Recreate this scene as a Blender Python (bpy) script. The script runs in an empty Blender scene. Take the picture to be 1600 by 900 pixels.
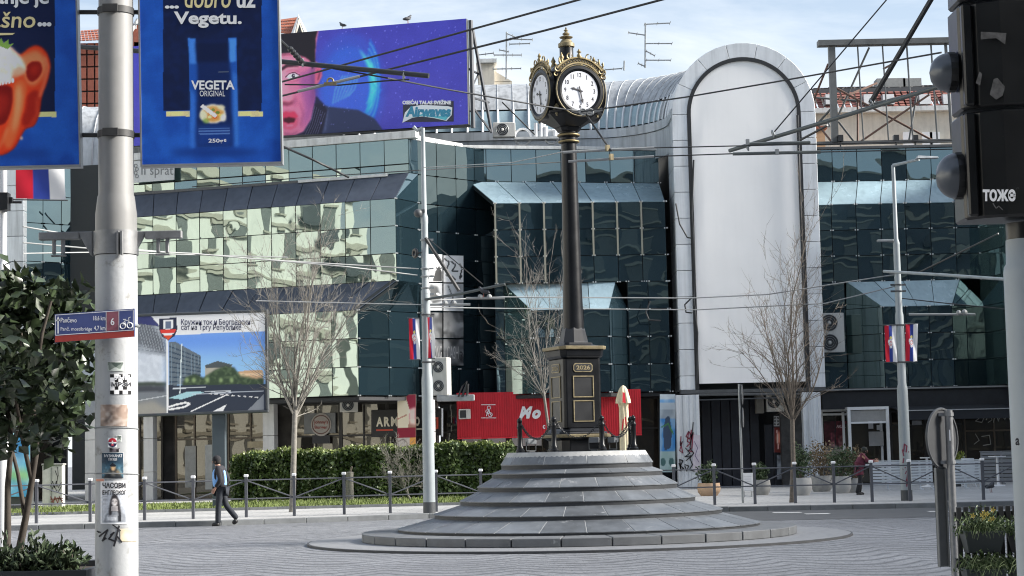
import bpy, bmesh, math, random
import numpy as np
from mathutils import Vector, Matrix
R = math.radians
rnd = random.Random(7); nr = np.random.default_rng(7)
sc = bpy.context.scene; COL = sc.collection

# ---------------------------------------------------------------- camera
F = 2850.0; TH = R(5.25); RO = R(1.25); EYE = Vector((0, 0, 1.6))
cT, sT, cR, sR = math.cos(TH), math.sin(TH), math.cos(RO), math.sin(RO)
cam = bpy.data.cameras.new('camera'); camo = bpy.data.objects.new('camera', cam); COL.objects.link(camo)
cam.sensor_width = 36; cam.lens = 36 * F / 1600; cam.clip_end = 3000; cam.clip_start = 0.1
r0, u0, fw0 = Vector((1, 0, 0)), Vector((0, -sT, cT)), Vector((0, cT, sT))
cx_, cy_ = r0 * cR - u0 * sR, r0 * sR + u0 * cR
mw = Matrix.Identity(4)
for i in range(3):
    mw[i][0], mw[i][1], mw[i][2], mw[i][3] = cx_[i], cy_[i], -fw0[i], EYE[i]
camo.matrix_world = mw
sc.camera = camo

# ---------------------------------------------------------------- sky, sun, exposure
SUN_EL, SUN_AZ = R(28), R(94)            # azimuth measured from straight ahead (+Y) towards +X
w = bpy.data.worlds.new('World'); sc.world = w; w.use_nodes = True
nt = w.node_tree; nt.nodes.clear()
out = nt.nodes.new('ShaderNodeOutputWorld'); bg = nt.nodes.new('ShaderNodeBackground')
sky = nt.nodes.new('ShaderNodeTexSky'); sky.sky_type = 'NISHITA'; sky.sun_disc = False
sky.sun_elevation = SUN_EL; sky.sun_rotation = SUN_AZ; sky.air_density = 1.0; sky.dust_density = 1.5; sky.ozone_density = 1.6
tc = nt.nodes.new('ShaderNodeTexCoord')
mp = nt.nodes.new('ShaderNodeMapping'); mp.inputs['Scale'].default_value = (1.6, 1.6, 7.0); mp.inputs['Rotation'].default_value = (0.12, 0.1, 0.4)
no = nt.nodes.new('ShaderNodeTexNoise'); no.inputs['Scale'].default_value = 1.7; no.inputs['Detail'].default_value = 7; no.inputs['Roughness'].default_value = 0.6; no.inputs['Distortion'].default_value = 0.5
rp = nt.nodes.new('ShaderNodeValToRGB'); rp.color_ramp.elements[0].position = 0.40; rp.color_ramp.elements[1].position = 0.64
sep = nt.nodes.new('ShaderNodeSeparateXYZ')
mr = nt.nodes.new('ShaderNodeMapRange'); mr.inputs[1].default_value = 0.0; mr.inputs[2].default_value = 0.42; mr.inputs[3].default_value = 0.60; mr.inputs[4].default_value = 0.05
ad = nt.nodes.new('ShaderNodeMath'); ad.operation = 'MULTIPLY_ADD'; ad.inputs[1].default_value = 0.7; ad.use_clamp = True
mx = nt.nodes.new('ShaderNodeMix'); mx.data_type = 'RGBA'; mx.inputs[7].default_value = (5.7, 6.0, 6.3, 1)
L = nt.links.new
L(tc.outputs['Generated'], mp.inputs[0]); L(mp.outputs[0], no.inputs[0]); L(no.outputs[0], rp.inputs[0])
L(tc.outputs['Generated'], sep.inputs[0]); L(sep.outputs[2], mr.inputs[0])
L(rp.outputs[0], ad.inputs[0]); L(mr.outputs[0], ad.inputs[2]); L(ad.outputs[0], mx.inputs[0])
L(sky.outputs[0], mx.inputs[6]); L(mx.outputs[2], bg.inputs[0]); bg.inputs[1].default_value = 0.06
L(bg.outputs[0], out.inputs[0])
sl = bpy.data.lights.new('sun', 'SUN'); sl.energy = 3.4; sl.angle = R(18); sl.color = (1.0, 0.95, 0.88)
so = bpy.data.objects.new('sun', sl); COL.objects.link(so)
sd = Vector((math.sin(SUN_AZ) * math.cos(SUN_EL), math.cos(SUN_AZ) * math.cos(SUN_EL), math.sin(SUN_EL)))
so.rotation_euler = sd.to_track_quat('Z', 'Y').to_euler(); so.location = (60, 0, 60)
sc.view_settings.view_transform = 'Standard'; sc.view_settings.look = 'None'
sc.view_settings.exposure = 1.7; sc.view_settings.gamma = 1.0
sc.cycles.max_bounces = 6; sc.cycles.diffuse_bounces = 3; sc.cycles.glossy_bounces = 4; sc.cycles.use_denoising = True; sc.cycles.filter_width = 1.1

# ---------------------------------------------------------------- measuring: photograph pixel <-> place
def ray(px, py):
    cx = (px - 800) / F; cy = (450 - py) / F
    u = cx * cR + cy * sR; v = -cx * sR + cy * cR
    return Vector((u, cT - v * sT, sT + v * cT))
def at(px, py, Y):
    d = ray(px, py); return EYE + d * (Y / d.y)
def atz(px, py, z):
    d = ray(px, py); return EYE + d * ((z - 1.6) / d.z)
def gx(px, Y, z=0.0):
    dz = z - 1.6; up = -Y * sT + dz * cT; fw = Y * cT + dz * sT
    return Vector(((((px - 800) / F + up / fw * sR) / cR) * fw, Y, z))
def V2(p): return Vector((p.x, p.y))

# ---------------------------------------------------------------- objects
OFF = {}
def tag(o, label=None, cat=None, group=None, kind=None):
    if label: o['label'] = label
    if cat: o['category'] = cat
    if group: o['group'] = group
    if kind: o['kind'] = kind
    return o
def thing(name, loc, label=None, cat=None, group=None, rz=0.0, kind=None):
    o = bpy.data.objects.new(name, None); COL.objects.link(o); o.location = loc; o.rotation_euler = (0, 0, rz)
    o.empty_display_size = 0.2; OFF[o.name] = (Vector(loc), rz)
    return tag(o, label, cat, group, kind)
def to_local(vs, parent):
    if parent is None: return vs
    loc, rz = OFF[parent.name]
    a = np.asarray(vs, dtype=np.float64).reshape(-1, 3) - np.array(loc)
    if rz:
        c, s = math.cos(-rz), math.sin(-rz)
        a = np.stack([a[:, 0] * c - a[:, 1] * s, a[:, 0] * s + a[:, 1] * c, a[:, 2]], 1)
    return a
def link(name, me, parent=None, local=False):
    o = bpy.data.objects.new(name, me); COL.objects.link(o)
    if parent is not None:
        o.parent = parent; OFF[o.name] = OFF[parent.name]
    return o
def dup(root, loc=None, rz=None, label=None):
    r = root.copy(); COL.objects.link(r)
    if loc is not None: r.location = loc
    if rz is not None: r.rotation_euler = (0, 0, rz)
    if label: r['label'] = label
    OFF[r.name] = (Vector(r.location), r.rotation_euler.z)
    for ch in list(root.children):
        c = ch.copy(); COL.objects.link(c); c.parent = r
        for g in list(ch.children):
            d = g.copy(); COL.objects.link(d); d.parent = c
    return r

class MB:
    def __init__(s): s.v = []; s.f = []
    def add(s, vs, fs):
        n = len(s.v); s.v += [tuple(p) for p in vs]; s.f += [tuple(i + n for i in f) for f in fs]; return s
    def hexa(s, b, t):
        return s.add(list(b) + list(t), [(3, 2, 1, 0), (4, 5, 6, 7), (0, 1, 5, 4), (1, 2, 6, 5), (2, 3, 7, 6), (3, 0, 4, 7)])
    def box(s, c, d, rz=0.0, rot=None):
        x, y, z = d[0] / 2, d[1] / 2, d[2] / 2
        M = rot if rot is not None else Matrix.Rotation(rz, 3, 'Z')
        P = [Vector(c) + M @ Vector(p) for p in ((-x, -y, -z), (x, -y, -z), (x, y, -z), (-x, y, -z), (-x, -y, z), (x, -y, z), (x, y, z), (-x, y, z))]
        return s.hexa(P[:4], P[4:])
    def tube(s, pts, rad, n=8, cap=True):
        pts = [Vector(p) for p in pts]; m = len(pts)
        if not hasattr(rad, '__len__'): rad = [rad] * m
        up = None; rings = []
        for i in range(m):
            t = (pts[min(i + 1, m - 1)] - pts[max(i - 1, 0)])
            t = t.normalized() if t.length > 1e-9 else Vector((0, 0, 1))
            if up is None:
                up = Vector((0, 0, 1)) if abs(t.z) < 0.9 else Vector((1, 0, 0))
            a = (up - t * up.dot(t)).normalized(); b = t.cross(a); up = a
            rings.append([pts[i] + (a * math.cos(k * 2 * math.pi / n) + b * math.sin(k * 2 * math.pi / n)) * rad[i] for k in range(n)])
        vs = [p for r in rings for p in r]
        fs = [(i * n + k, i * n + (k + 1) % n, (i + 1) * n + (k + 1) % n, (i + 1) * n + k) for i in range(m - 1) for k in range(n)]
        if cap: fs += [tuple(range(n - 1, -1, -1)), tuple((m - 1) * n + k for k in range(n))]
        return s.add(vs, fs)
    def lathe(s, prof, c=(0, 0, 0), n=24, a0=0.0, sq=None):
        c = Vector(c); m = len(prof); vs = []
        for r, z in prof:
            for k in range(n):
                a = a0 + 2 * math.pi * k / n
                vs.append(c + Vector((r * math.cos(a), r * math.sin(a), z)))
        fs = [(i * n + k, i * n + (k + 1) % n, (i + 1) * n + (k + 1) % n, (i + 1) * n + k) for i in range(m - 1) for k in range(n)]
        fs += [tuple(range(n - 1, -1, -1)), tuple((m - 1) * n + k for k in range(n))]
        return s.add(vs, fs)
    def prism(s, poly, z0, z1):
        n = len(poly)
        vs = [(p[0], p[1], z0) for p in poly] + [(p[0], p[1], z1) for p in poly]
        return s.add(vs, [tuple(range(n - 1, -1, -1)), tuple(range(n, 2 * n))] + [(i, (i + 1) % n, n + (i + 1) % n, n + i) for i in range(n)])
    def slab(s, pts, nrm, th):           # polygon with thickness behind it
        n = len(pts); nrm = Vector(nrm)
        vs = [Vector(p) for p in pts] + [Vector(p) - nrm * th for p in pts]
        return s.add(vs, [tuple(range(n)), tuple(range(2 * n - 1, n - 1, -1))] + [((i + 1) % n, i, n + i, n + (i + 1) % n) for i in range(n)])
    def ball(s, c, r, n=10, m=7):
        c = Vector(c); r = Vector(r) if hasattr(r, '__len__') else Vector((r, r, r))
        prof = [(math.sin(math.pi * i / m), -math.cos(math.pi * i / m)) for i in range(m + 1)]
        prof[0] = (0.02, -1); prof[-1] = (0.02, 1)
        vs = [c + Vector((q * math.cos(2 * math.pi * k / n) * r.x, q * math.sin(2 * math.pi * k / n) * r.y, z * r.z)) for q, z in prof for k in range(n)]
        fs = [(i * n + k, i * n + (k + 1) % n, (i + 1) * n + (k + 1) % n, (i + 1) * n + k) for i in range(m) for k in range(n)]
        return s.add(vs, fs)
    def torus(s, c, R_, r, ax, n=20, m=6, a0=0, a1=2 * math.pi):
        ax = Vector(ax).normalized(); t = Vector((0, 0, 1)) if abs(ax.z) < 0.9 else Vector((1, 0, 0))
        a = (t - ax * t.dot(ax)).normalized(); b = ax.cross(a); k_ = n + (0 if abs(a1 - a0 - 2 * math.pi) < 1e-6 else 1)
        pts = [Vector(c) + (a * math.cos(a0 + (a1 - a0) * i / n) + b * math.sin(a0 + (a1 - a0) * i / n)) * R_ for i in range(n + 1)]
        return s.tube(pts, r, m)
    def build(s, name, mat, parent=None, smooth=None, bevel=0.0):
        me = bpy.data.meshes.new(name)
        vs = to_local(s.v, parent)
        me.from_pydata([tuple(p) for p in vs], [], s.f); me.update()
        if bevel:
            bm = bmesh.new(); bm.from_mesh(me)
            bmesh.ops.bevel(bm, geom=[e for e in bm.edges if len(e.link_faces) == 2 and e.calc_face_angle(0) > 0.6], offset=bevel, segments=1, affect='EDGES')
            bm.to_mesh(me); bm.free()
        if mat: me.materials.append(mat)
        if smooth is not None:
            me.polygons.foreach_set('use_smooth', [True] * len(me.polygons)); me.set_sharp_from_angle(angle=R(smooth))
        return link(name, me, parent)

def grid_mesh(name, verts, faces, mat, parent=None, smooth=False):
    verts = np.ascontiguousarray(to_local(verts, parent), dtype=np.float32); faces = np.asarray(faces, dtype=np.int32)
    k = faces.shape[1]
    me = bpy.data.meshes.new(name)
    me.vertices.add(len(verts)); me.vertices.foreach_set('co', verts.ravel())
    me.loops.add(faces.size); me.loops.foreach_set('vertex_index', faces.ravel())
    me.polygons.add(len(faces)); me.polygons.foreach_set('loop_start', np.arange(0, faces.size, k, dtype=np.int32))
    me.polygons.foreach_set('loop_total', np.full(len(faces), k, dtype=np.int32))
    if smooth: me.polygons.foreach_set('use_smooth', np.ones(len(faces), dtype=bool))
    me.update(calc_edges=True); me.validate()
    if mat: me.materials.append(mat)
    return link(name, me, parent)

# ---------------------------------------------------------------- materials
def lin(c):
    c = np.asarray(c, dtype=float) / 255.0
    return np.where(c <= 0.04045, c / 12.92, ((c + 0.055) / 1.055) ** 2.4)
def S(r, g, b, k=1.0): return tuple(float(x) * k for x in lin((r, g, b)))
MATS = {}
def mat(name, col, rough=0.6, metal=0.0, var=0.12, scale=4.0, bump=0.0, bscale=None, streak=0.0, spec=0.5, dirt=None, world=True, emit=None, perobj=0.0, sss=0):
    if name in MATS: return MATS[name]
    m = bpy.data.materials.new(name); m.use_nodes = True; t = m.node_tree; b = t.nodes['Principled BSDF']; l = t.links.new
    b.inputs['Roughness'].default_value = rough; b.inputs['Metallic'].default_value = metal; b.inputs['Specular IOR Level'].default_value = spec
    b.inputs['Base Color'].default_value = (*col, 1)
    geo = t.nodes.new('ShaderNodeNewGeometry')
    n = t.nodes.new('ShaderNodeTexNoise'); n.inputs['Scale'].default_value = scale; n.inputs['Detail'].default_value = 6; n.inputs['Roughness'].default_value = 0.65
    l(geo.outputs['Position'], n.inputs['Vector'])
    fac = t.nodes.new('ShaderNodeMapRange'); fac.inputs[1].default_value = 0.3; fac.inputs[2].default_value = 0.7
    fac.inputs[3].default_value = 1 - var; fac.inputs[4].default_value = 1 + var
    l(n.outputs[0], fac.inputs[0]); cur = fac.outputs[0]
    if streak:
        mp = t.nodes.new('ShaderNodeMapping'); mp.inputs['Scale'].default_value = (5, 5, 0.35)
        n2 = t.nodes.new('ShaderNodeTexNoise'); n2.inputs['Scale'].default_value = 1.0; n2.inputs['Detail'].default_value = 5
        l(geo.outputs['Position'], mp.inputs[0]); l(mp.outputs[0], n2.inputs[0])
        f2 = t.nodes.new('ShaderNodeMapRange'); f2.inputs[1].default_value = 0.45; f2.inputs[2].default_value = 0.75; f2.inputs[3].default_value = 1; f2.inputs[4].default_value = 1 - streak
        l(n2.outputs[0], f2.inputs[0]); mu = t.nodes.new('ShaderNodeMath'); mu.operation = 'MULTIPLY'; l(cur, mu.inputs[0]); l(f2.outputs[0], mu.inputs[1]); cur = mu.outputs[0]
    if perobj:
        oi = t.nodes.new('ShaderNodeObjectInfo'); f3 = t.nodes.new('ShaderNodeMapRange'); f3.inputs[3].default_value = 1 - perobj; f3.inputs[4].default_value = 1 + perobj
        l(oi.outputs['Random'], f3.inputs[0]); mu = t.nodes.new('ShaderNodeMath'); mu.operation = 'MULTIPLY'; l(cur, mu.inputs[0]); l(f3.outputs[0], mu.inputs[1]); cur = mu.outputs[0]
    vm = t.nodes.new('ShaderNodeVectorMath'); vm.operation = 'SCALE'; vm.inputs[0].default_value = col; l(cur, vm.inputs['Scale'])
    last = vm.outputs[0]
    if dirt:
        n4 = t.nodes.new('ShaderNodeTexNoise'); n4.inputs['Scale'].default_value = dirt[2]; n4.inputs['Detail'].default_value = 8; n4.inputs['Roughness'].default_value = 0.7
        l(geo.outputs['Position'], n4.inputs['Vector'])
        f4 = t.nodes.new('ShaderNodeMapRange'); f4.inputs[1].default_value = dirt[1]; f4.inputs[2].default_value = dirt[1] + 0.1
        l(n4.outputs[0], f4.inputs[0]); mm = t.nodes.new('ShaderNodeMix'); mm.data_type = 'RGBA'; mm.inputs[7].default_value = (*dirt[0], 1)
        l(f4.outputs[0], mm.inputs[0]); l(last, mm.inputs[6]); last = mm.outputs[2]
    l(last, b.inputs['Base Color'])
    rr = t.nodes.new('ShaderNodeMapRange'); rr.inputs[3].default_value = max(0.02, rough - 0.08); rr.inputs[4].default_value = min(1, rough + 0.1)
    l(n.outputs[0], rr.inputs[0]); l(rr.outputs[0], b.inputs['Roughness'])
    if bump:
        nb = t.nodes.new('ShaderNodeTexNoise'); nb.inputs['Scale'].default_value = bscale or scale * 4; nb.inputs['Detail'].default_value = 4
        l(geo.outputs['Position'], nb.inputs['Vector'])
        bu = t.nodes.new('ShaderNodeBump'); bu.inputs['Strength'].default_value = 1; bu.inputs['Distance'].default_value = bump
        l(nb.outputs[0], bu.inputs['Height']); l(bu.outputs[0], b.inputs['Normal'])
    if emit:
        b.inputs['Emission Color'].default_value = (*emit[0], 1); b.inputs['Emission Strength'].default_value = emit[1]
    MATS[name] = m; return m

def glass(name, tint, refl, body, wav=0.012, wsc=0.55, rough=0.01):
    m = bpy.data.materials.new(name); m.use_nodes = True; t = m.node_tree; l = t.links.new
    t.nodes.clear(); o = t.nodes.new('ShaderNodeOutputMaterial'); mixs = t.nodes.new('ShaderNodeMixShader')
    d = t.nodes.new('ShaderNodeBsdfDiffuse'); g = t.nodes.new('ShaderNodeBsdfGlossy'); g.inputs['Color'].default_value = (*tint, 1); g.inputs['Roughness'].default_value = rough
    geo = t.nodes.new('ShaderNodeNewGeometry'); oi = t.nodes.new('ShaderNodeObjectInfo')
    sc_ = t.nodes.new('ShaderNodeMath'); sc_.operation = 'MULTIPLY'; sc_.inputs[1].default_value = 60; l(oi.outputs['Random'], sc_.inputs[0])
    va = t.nodes.new('ShaderNodeVectorMath'); va.operation = 'ADD'; l(geo.outputs['Position'], va.inputs[0]); l(sc_.outputs[0], va.inputs[1])
    n = t.nodes.new('ShaderNodeTexNoise'); n.inputs['Scale'].default_value = wsc; n.inputs['Detail'].default_value = 1.5; n.inputs['Distortion'].default_value = 0.4
    l(va.outputs[0], n.inputs['Vector'])
    bu = t.nodes.new('ShaderNodeBump'); bu.inputs['Strength'].default_value = 1; bu.inputs['Distance'].default_value = wav
    l(n.outputs[0], bu.inputs['Height']); l(bu.outputs[0], g.inputs['Normal'])
    va2 = t.nodes.new('ShaderNodeMapRange'); va2.inputs[3].default_value = 0.75; va2.inputs[4].default_value = 1.35; l(oi.outputs['Random'], va2.inputs[0])
    vm = t.nodes.new('ShaderNodeVectorMath'); vm.operation = 'SCALE'; vm.inputs[0].default_value = body; l(va2.outputs[0], vm.inputs['Scale']); l(vm.outputs[0], d.inputs['Color'])
    fr = t.nodes.new('ShaderNodeLayerWeight'); fr.inputs['Blend'].default_value = 0.25
    mr_ = t.nodes.new('ShaderNodeMapRange'); mr_.inputs[3].default_value = refl; mr_.inputs[4].default_value = min(1, refl + 0.45); l(fr.outputs['Fresnel'], mr_.inputs[0])
    l(mr_.outputs[0], mixs.inputs[0]); l(d.outputs[0], mixs.inputs[1]); l(g.outputs[0], mixs.inputs[2]); l(mixs.outputs[0], o.inputs[0])
    MATS[name] = m; return m

def print_mat():
    m = bpy.data.materials.new('printed_sheet'); m.use_nodes = True; t = m.node_tree; b = t.nodes['Principled BSDF']
    a = t.nodes.new('ShaderNodeVertexColor'); a.layer_name = 'Col'
    t.links.new(a.outputs[0], b.inputs['Base Color']); b.inputs['Roughness'].default_value = 0.45; b.inputs['Specular IOR Level'].default_value = 0.3
    return m
PRINT = print_mat()
EXPO = 0.66     # displayed value = albedo * EXPO in the shade of this square

# ---------------------------------------------------------------- flat boards, printed pictures, lettering
class Board:
    def __init__(s, tl, tr, bl):
        s.o = Vector(bl); s.ux = Vector(tr) - Vector(tl); s.uy = Vector(tl) - Vector(bl); s.w = s.ux.length; s.h = s.uy.length
        s.ex = s.ux / s.w; s.ey = (s.uy - s.ex * s.uy.dot(s.ex)).normalized(); s.n = s.ex.cross(s.ey)
        a, b, c = s.ux.dot(s.ux), s.ux.dot(s.uy), s.uy.dot(s.uy); s._i = (a, b, c, a * c - b * b)
    def pt(s, u, v, off=0.0): return s.o + s.ux * u + s.uy * v + s.n * off
    def hit(s, px, py):
        d = ray(px, py); t = (s.o - EYE).dot(s.n) / d.dot(s.n); return EYE + d * t
    def uvp(s, p):
        q = p - s.o; a, b, c, D = s._i; x, y = q.dot(s.ux), q.dot(s.uy)
        return ((c * x - b * y) / D, (a * y - b * x) / D)
    def uv(s, px, py): return s.uvp(s.hit(px, py))
    def bend(s, u, v, off=0.0): return s.pt(u, v, off)
    def frame_box(s, th, grow=0.0):
        g = grow; P = [s.pt(-g / s.w, -g / s.h), s.pt(1 + g / s.w, -g / s.h), s.pt(1 + g / s.w, 1 + g / s.h), s.pt(-g / s.w, 1 + g / s.h)]
        return P, [p - s.n * th for p in P]
class PxBoard(Board):    # picture coordinates 0..1, features given straight in u,v
    def uv(s, x, y): return (x, y)

def blur(a, k):
    if k < 1: return a
    for _ in range(2):
        for ax in (0, 1):
            p = np.pad(a, [(k, k) if i == ax else (0, 0) for i in range(2)], mode='edge'); c = np.cumsum(p, axis=ax)
            c = np.insert(c, 0, 0, axis=ax); n = a.shape[ax]
            a = (np.take(c, np.arange(2 * k + 1, 2 * k + 1 + n), axis=ax) - np.take(c, np.arange(0, n), axis=ax)) / (2 * k + 1)
    return a
def smooth(pts, n=5):      # rounded closed outline through the measured points
    m = len(pts); o = []
    for i in range(m):
        p0, p1, p2, p3 = (np.array(pts[(i + k) % m], float) for k in (-1, 0, 1, 2))
        for j in range(n):
            t = j / n; q = .5 * (2 * p1 + (p2 - p0) * t + (2 * p0 - 5 * p1 + 4 * p2 - p3) * t * t + (3 * p1 - p0 - 3 * p2 + p3) * t ** 3); o.append(tuple(q))
    return o
class Canvas:
    def __init__(s, board, nx, ny, col):
        s.b = board; s.nx, s.ny = nx, ny
        s.a = np.ones((ny, nx, 3)) * np.array(col, float)
        s.U, s.V = np.meshgrid(np.linspace(0, 1, nx), np.linspace(0, 1, ny))
    def mask(s, pts):
        p = [s.b.uv(x, y) for x, y in pts]; m = np.zeros(s.U.shape, bool)
        for i in range(len(p)):
            (x0, y0), (x1, y1) = p[i], p[(i + 1) % len(p)]
            if y0 == y1: continue
            c = ((s.V >= y0) != (s.V >= y1)) & (s.U < (x1 - x0) * (s.V - y0) / (y1 - y0) + x0); m ^= c
        return m.astype(float)
    def put(s, m, col, al=1.0, soft=0):
        m = (blur(m, soft) * al)[..., None]; s.a = s.a * (1 - m) + np.array(col, float) * m; return s
    def poly(s, pts, col, al=1.0, soft=0): return s.put(s.mask(pts), col, al, soft)
    def rect(s, x0, y0, x1, y1, col, al=1.0, soft=0): return s.poly([(x0, y0), (x1, y0), (x1, y1), (x0, y1)], col, al, soft)
    def ell(s, cx, cy, rx, ry, col, al=1.0, soft=0, rot=0):
        c, q = math.cos(rot), math.sin(rot)
        return s.poly([(cx + rx * math.cos(t) * c - ry * math.sin(t) * q, cy + rx * math.cos(t) * q + ry * math.sin(t) * c) for t in np.linspace(0, 2 * math.pi, 28, endpoint=False)], col, al, soft)
    def line(s, pts, wd, col, al=1.0, soft=0):
        for (x0, y0), (x1, y1) in zip(pts[:-1], pts[1:]):
            d = math.hypot(x1 - x0, y1 - y0) or 1; ox, oy = -(y1 - y0) / d * wd / 2, (x1 - x0) / d * wd / 2
            s.poly([(x0 + ox, y0 + oy), (x1 + ox, y1 + oy), (x1 - ox, y1 - oy), (x0 - ox, y0 - oy)], col, al, soft)
        return s
    def noise(s, amt, k=3, seed=1):
        g = np.random.default_rng(seed); n = blur(g.standard_normal(s.U.shape), k); n /= n.std() + 1e-9
        s.a = np.clip(s.a * (1 + amt * n[..., None]), 0, 255); return s
    def clouds(s, col, amt, k=8, seed=2, m=None):
        g = np.random.default_rng(seed); n = blur(g.standard_normal(s.U.shape), k); n = np.clip(n / (n.std() + 1e-9) * 0.5 + 0.3, 0, 1) * amt
        if m is not None: n = n * m
        s.a = s.a * (1 - n[..., None]) + np.array(col, float) * n[..., None]; return s
    def build(s, name, parent=None, off=0.003, surf=None):
        f = surf or (lambda u, v: s.b.pt(u, v, off))
        if surf is None:
            o, ux, uy, n = (np.array(x) for x in (s.b.o, s.b.ux, s.b.uy, s.b.n))
            V = o + s.U[..., None] * ux + s.V[..., None] * uy + n * off
            V = V.reshape(-1, 3)
        else:
            V = np.array([tuple(surf(u, v)) for u, v in zip(s.U.ravel(), s.V.ravel())])
        i = np.arange(s.nx * s.ny).reshape(s.ny, s.nx)
        Fc = np.stack([i[:-1, :-1], i[:-1, 1:], i[1:, 1:], i[1:, :-1]], -1).reshape(-1, 4)
        o = grid_mesh(name, V, Fc, PRINT, parent, smooth=surf is not None)
        ca = o.data.color_attributes.new('Col', 'FLOAT_COLOR', 'POINT')
        c = np.ones((s.nx * s.ny, 4)); c[:, :3] = np.clip(lin(np.clip(s.a, 0, 255)).reshape(-1, 3) / EXPO, 0.0, 0.88)
        ca.data.foreach_set('color', c.astype(np.float32).ravel())
        return o

def glyphs(s, bold=0.0, shear=0.0, size=1.0):
    cu = bpy.data.curves.new('t', 'FONT'); cu.body = s; cu.size = size; cu.offset = bold; cu.shear = shear; cu.resolution_u = 3; cu.fill_mode = 'FRONT'
    ob = bpy.data.objects.new('t', cu); COL.objects.link(ob)
    dg = bpy.context.evaluated_depsgraph_get(); ev = ob.evaluated_get(dg); me = ev.to_mesh()
    v = np.array([tuple(x.co) for x in me.vertices]); f = [tuple(p.vertices) for p in me.polygons]
    ev.to_mesh_clear(); bpy.data.objects.remove(ob); bpy.data.curves.remove(cu)
    return v, f
def text(s, board, x0, y0, x1, y1, m, parent=None, name='lettering', off=0.006, bold=0.012, shear=0.0, surf=None, mirror=False):
    """letters whose outline box fills the rectangle measured on the photograph, x0..x1 and top y0 .. bottom y1"""
    v, f = glyphs(s, bold, shear); lo, hi = v.min(0), v.max(0)
    T = (v - lo) / np.maximum(hi - lo, 1e-6)
    if mirror: T[:, 0] = 1 - T[:, 0]
    if surf: P = [surf(x0 + (x1 - x0) * a, y1 + (y0 - y1) * b, off) for a, b, _ in T]
    else:
        bl, br, tl = board.hit(x0, y1), board.hit(x1, y1), board.hit(x0, y0)
        P = [bl + (br - bl) * a + (tl - bl) * b + board.n * off for a, b, _ in T]
    mb = MB(); mb.v = [tuple(p) for p in P]; mb.f = f
    return mb.build(name, m, parent)

# ---------------------------------------------------------------- shared materials
m_black = mat('black_paint', (0.007, 0.008, 0.010), 0.34, var=0.3, scale=3, bump=0.002, bscale=6, spec=.32)
m_black2 = mat('black_metal', (0.02, 0.021, 0.023), 0.4, var=0.2)
m_gold = mat('gilt', (0.25, 0.20, 0.105), 0.46, 0.6, var=0.25, scale=9)
m_golddull = mat('dull_gilt', (0.24, 0.20, 0.118), 0.5, 0.35, var=0.3, scale=9)
m_white = mat('white_paint', (0.74, 0.75, 0.76), 0.5, var=0.05)
m_dial = mat('dial_white', (0.60, 0.62, 0.67), 0.35, var=0.03)
m_whitepole = mat('pole_paint_pale', (0.33, 0.37, 0.385), 0.45, var=0.08, scale=3, streak=0.25, dirt=((0.16, 0.17, 0.17), 0.66, 5.0))
m_steel = mat('galvanised_steel', (0.33, 0.35, 0.36), 0.45, 0.5, var=0.2, scale=6)
m_dkgrey = mat('dark_grey_paint', (0.07, 0.075, 0.08), 0.5, var=0.15)
m_fence = mat('fence_grey', (0.085, 0.09, 0.105), 0.5, var=0.15)
m_cable = mat('cable_black', (0.02, 0.022, 0.025), 0.6, var=0.1)
m_cablelt = mat('cable_grey', (0.28, 0.29, 0.29), 0.5, var=0.1)
m_red = mat('red_sheet', (0.62, 0.020, 0.035), 0.45, var=0.08, streak=0.15)
m_darkwall = mat('dark_backing', (0.012, 0.017, 0.02), 0.6, var=0.2)
m_soffit = mat('dark_soffit', (0.02, 0.022, 0.025), 0.7)
m_clad = mat('white_cladding', (0.68, 0.71, 0.74), 0.40, 0.1, var=0.07, scale=1.2, streak=0.24, perobj=0.07)
m_claddirty = mat('weathered_cladding', (0.5, 0.54, 0.57), 0.42, 0.25, var=0.10, scale=1.0, streak=0.4, perobj=0.09)
m_fabric = mat('white_fabric', (0.84, 0.845, 0.85), 0.9, var=0.02, scale=0.7, streak=.025)
m_coping = mat('pale_coping', (0.62, 0.63, 0.62), 0.5, var=0.12, streak=0.3)
m_cream = mat('cream_wall', (0.62, 0.58, 0.50), 0.85, var=0.08, streak=0.15)
m_tileroof = mat('red_roof_tile', (0.36, 0.12, 0.07), 0.8, var=0.2, perobj=0.15)
m_brick = mat('red_brick', (0.30, 0.10, 0.065), 0.85, var=0.2)
m_ac = mat('aircon_casing', (0.62, 0.61, 0.57), 0.5, var=0.06, streak=0.2)
m_grille = mat('dark_grille', (0.035, 0.037, 0.04), 0.6)
m_concrete = mat('concrete', (0.30, 0.30, 0.29), 0.85, var=0.15, scale=6, bump=0.004)
m_skin = mat('skin', (0.45, 0.25, 0.18), 0.55, var=0.06)
m_txtwhite = mat('white_lettering', (0.82, 0.83, 0.85), 0.5, var=0.02)
m_txtblack = mat('black_lettering', (0.015, 0.015, 0.02), 0.5, var=0.02)
m_txtgold = mat('gold_lettering', (0.72, 0.60, 0.30), 0.5, var=0.05)
m_wood = mat('weathered_bark', (0.16, 0.135, 0.11), 0.85, var=0.3, scale=14, bump=0.01)
m_barkpale = mat('pale_bark', (0.20, 0.188, 0.165), 0.85, var=0.3, scale=9, bump=0.006)
g_bright = glass('mirror_glass_green', (0.68, 0.82, 0.77), 0.34, (0.035, 0.062, 0.060), 0.010, 0.5)
g_dark = glass('mirror_glass_teal', (0.50, 0.68, 0.74), 0.26, (0.013, 0.026, 0.034), 0.010, 0.45)
g_deep = glass('mirror_glass_dimmed', (0.50, 0.66, 0.72), 0.10, (0.010, 0.020, 0.026), 0.010, 0.5)  # reflection cut so right-facing panes look as if they mirror dark surroundings
g_sky = mat('roof_glass', (0.30, 0.41, 0.46), 0.25, var=.12, scale=.8, perobj=.14, streak=.15, spec=.7)
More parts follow.
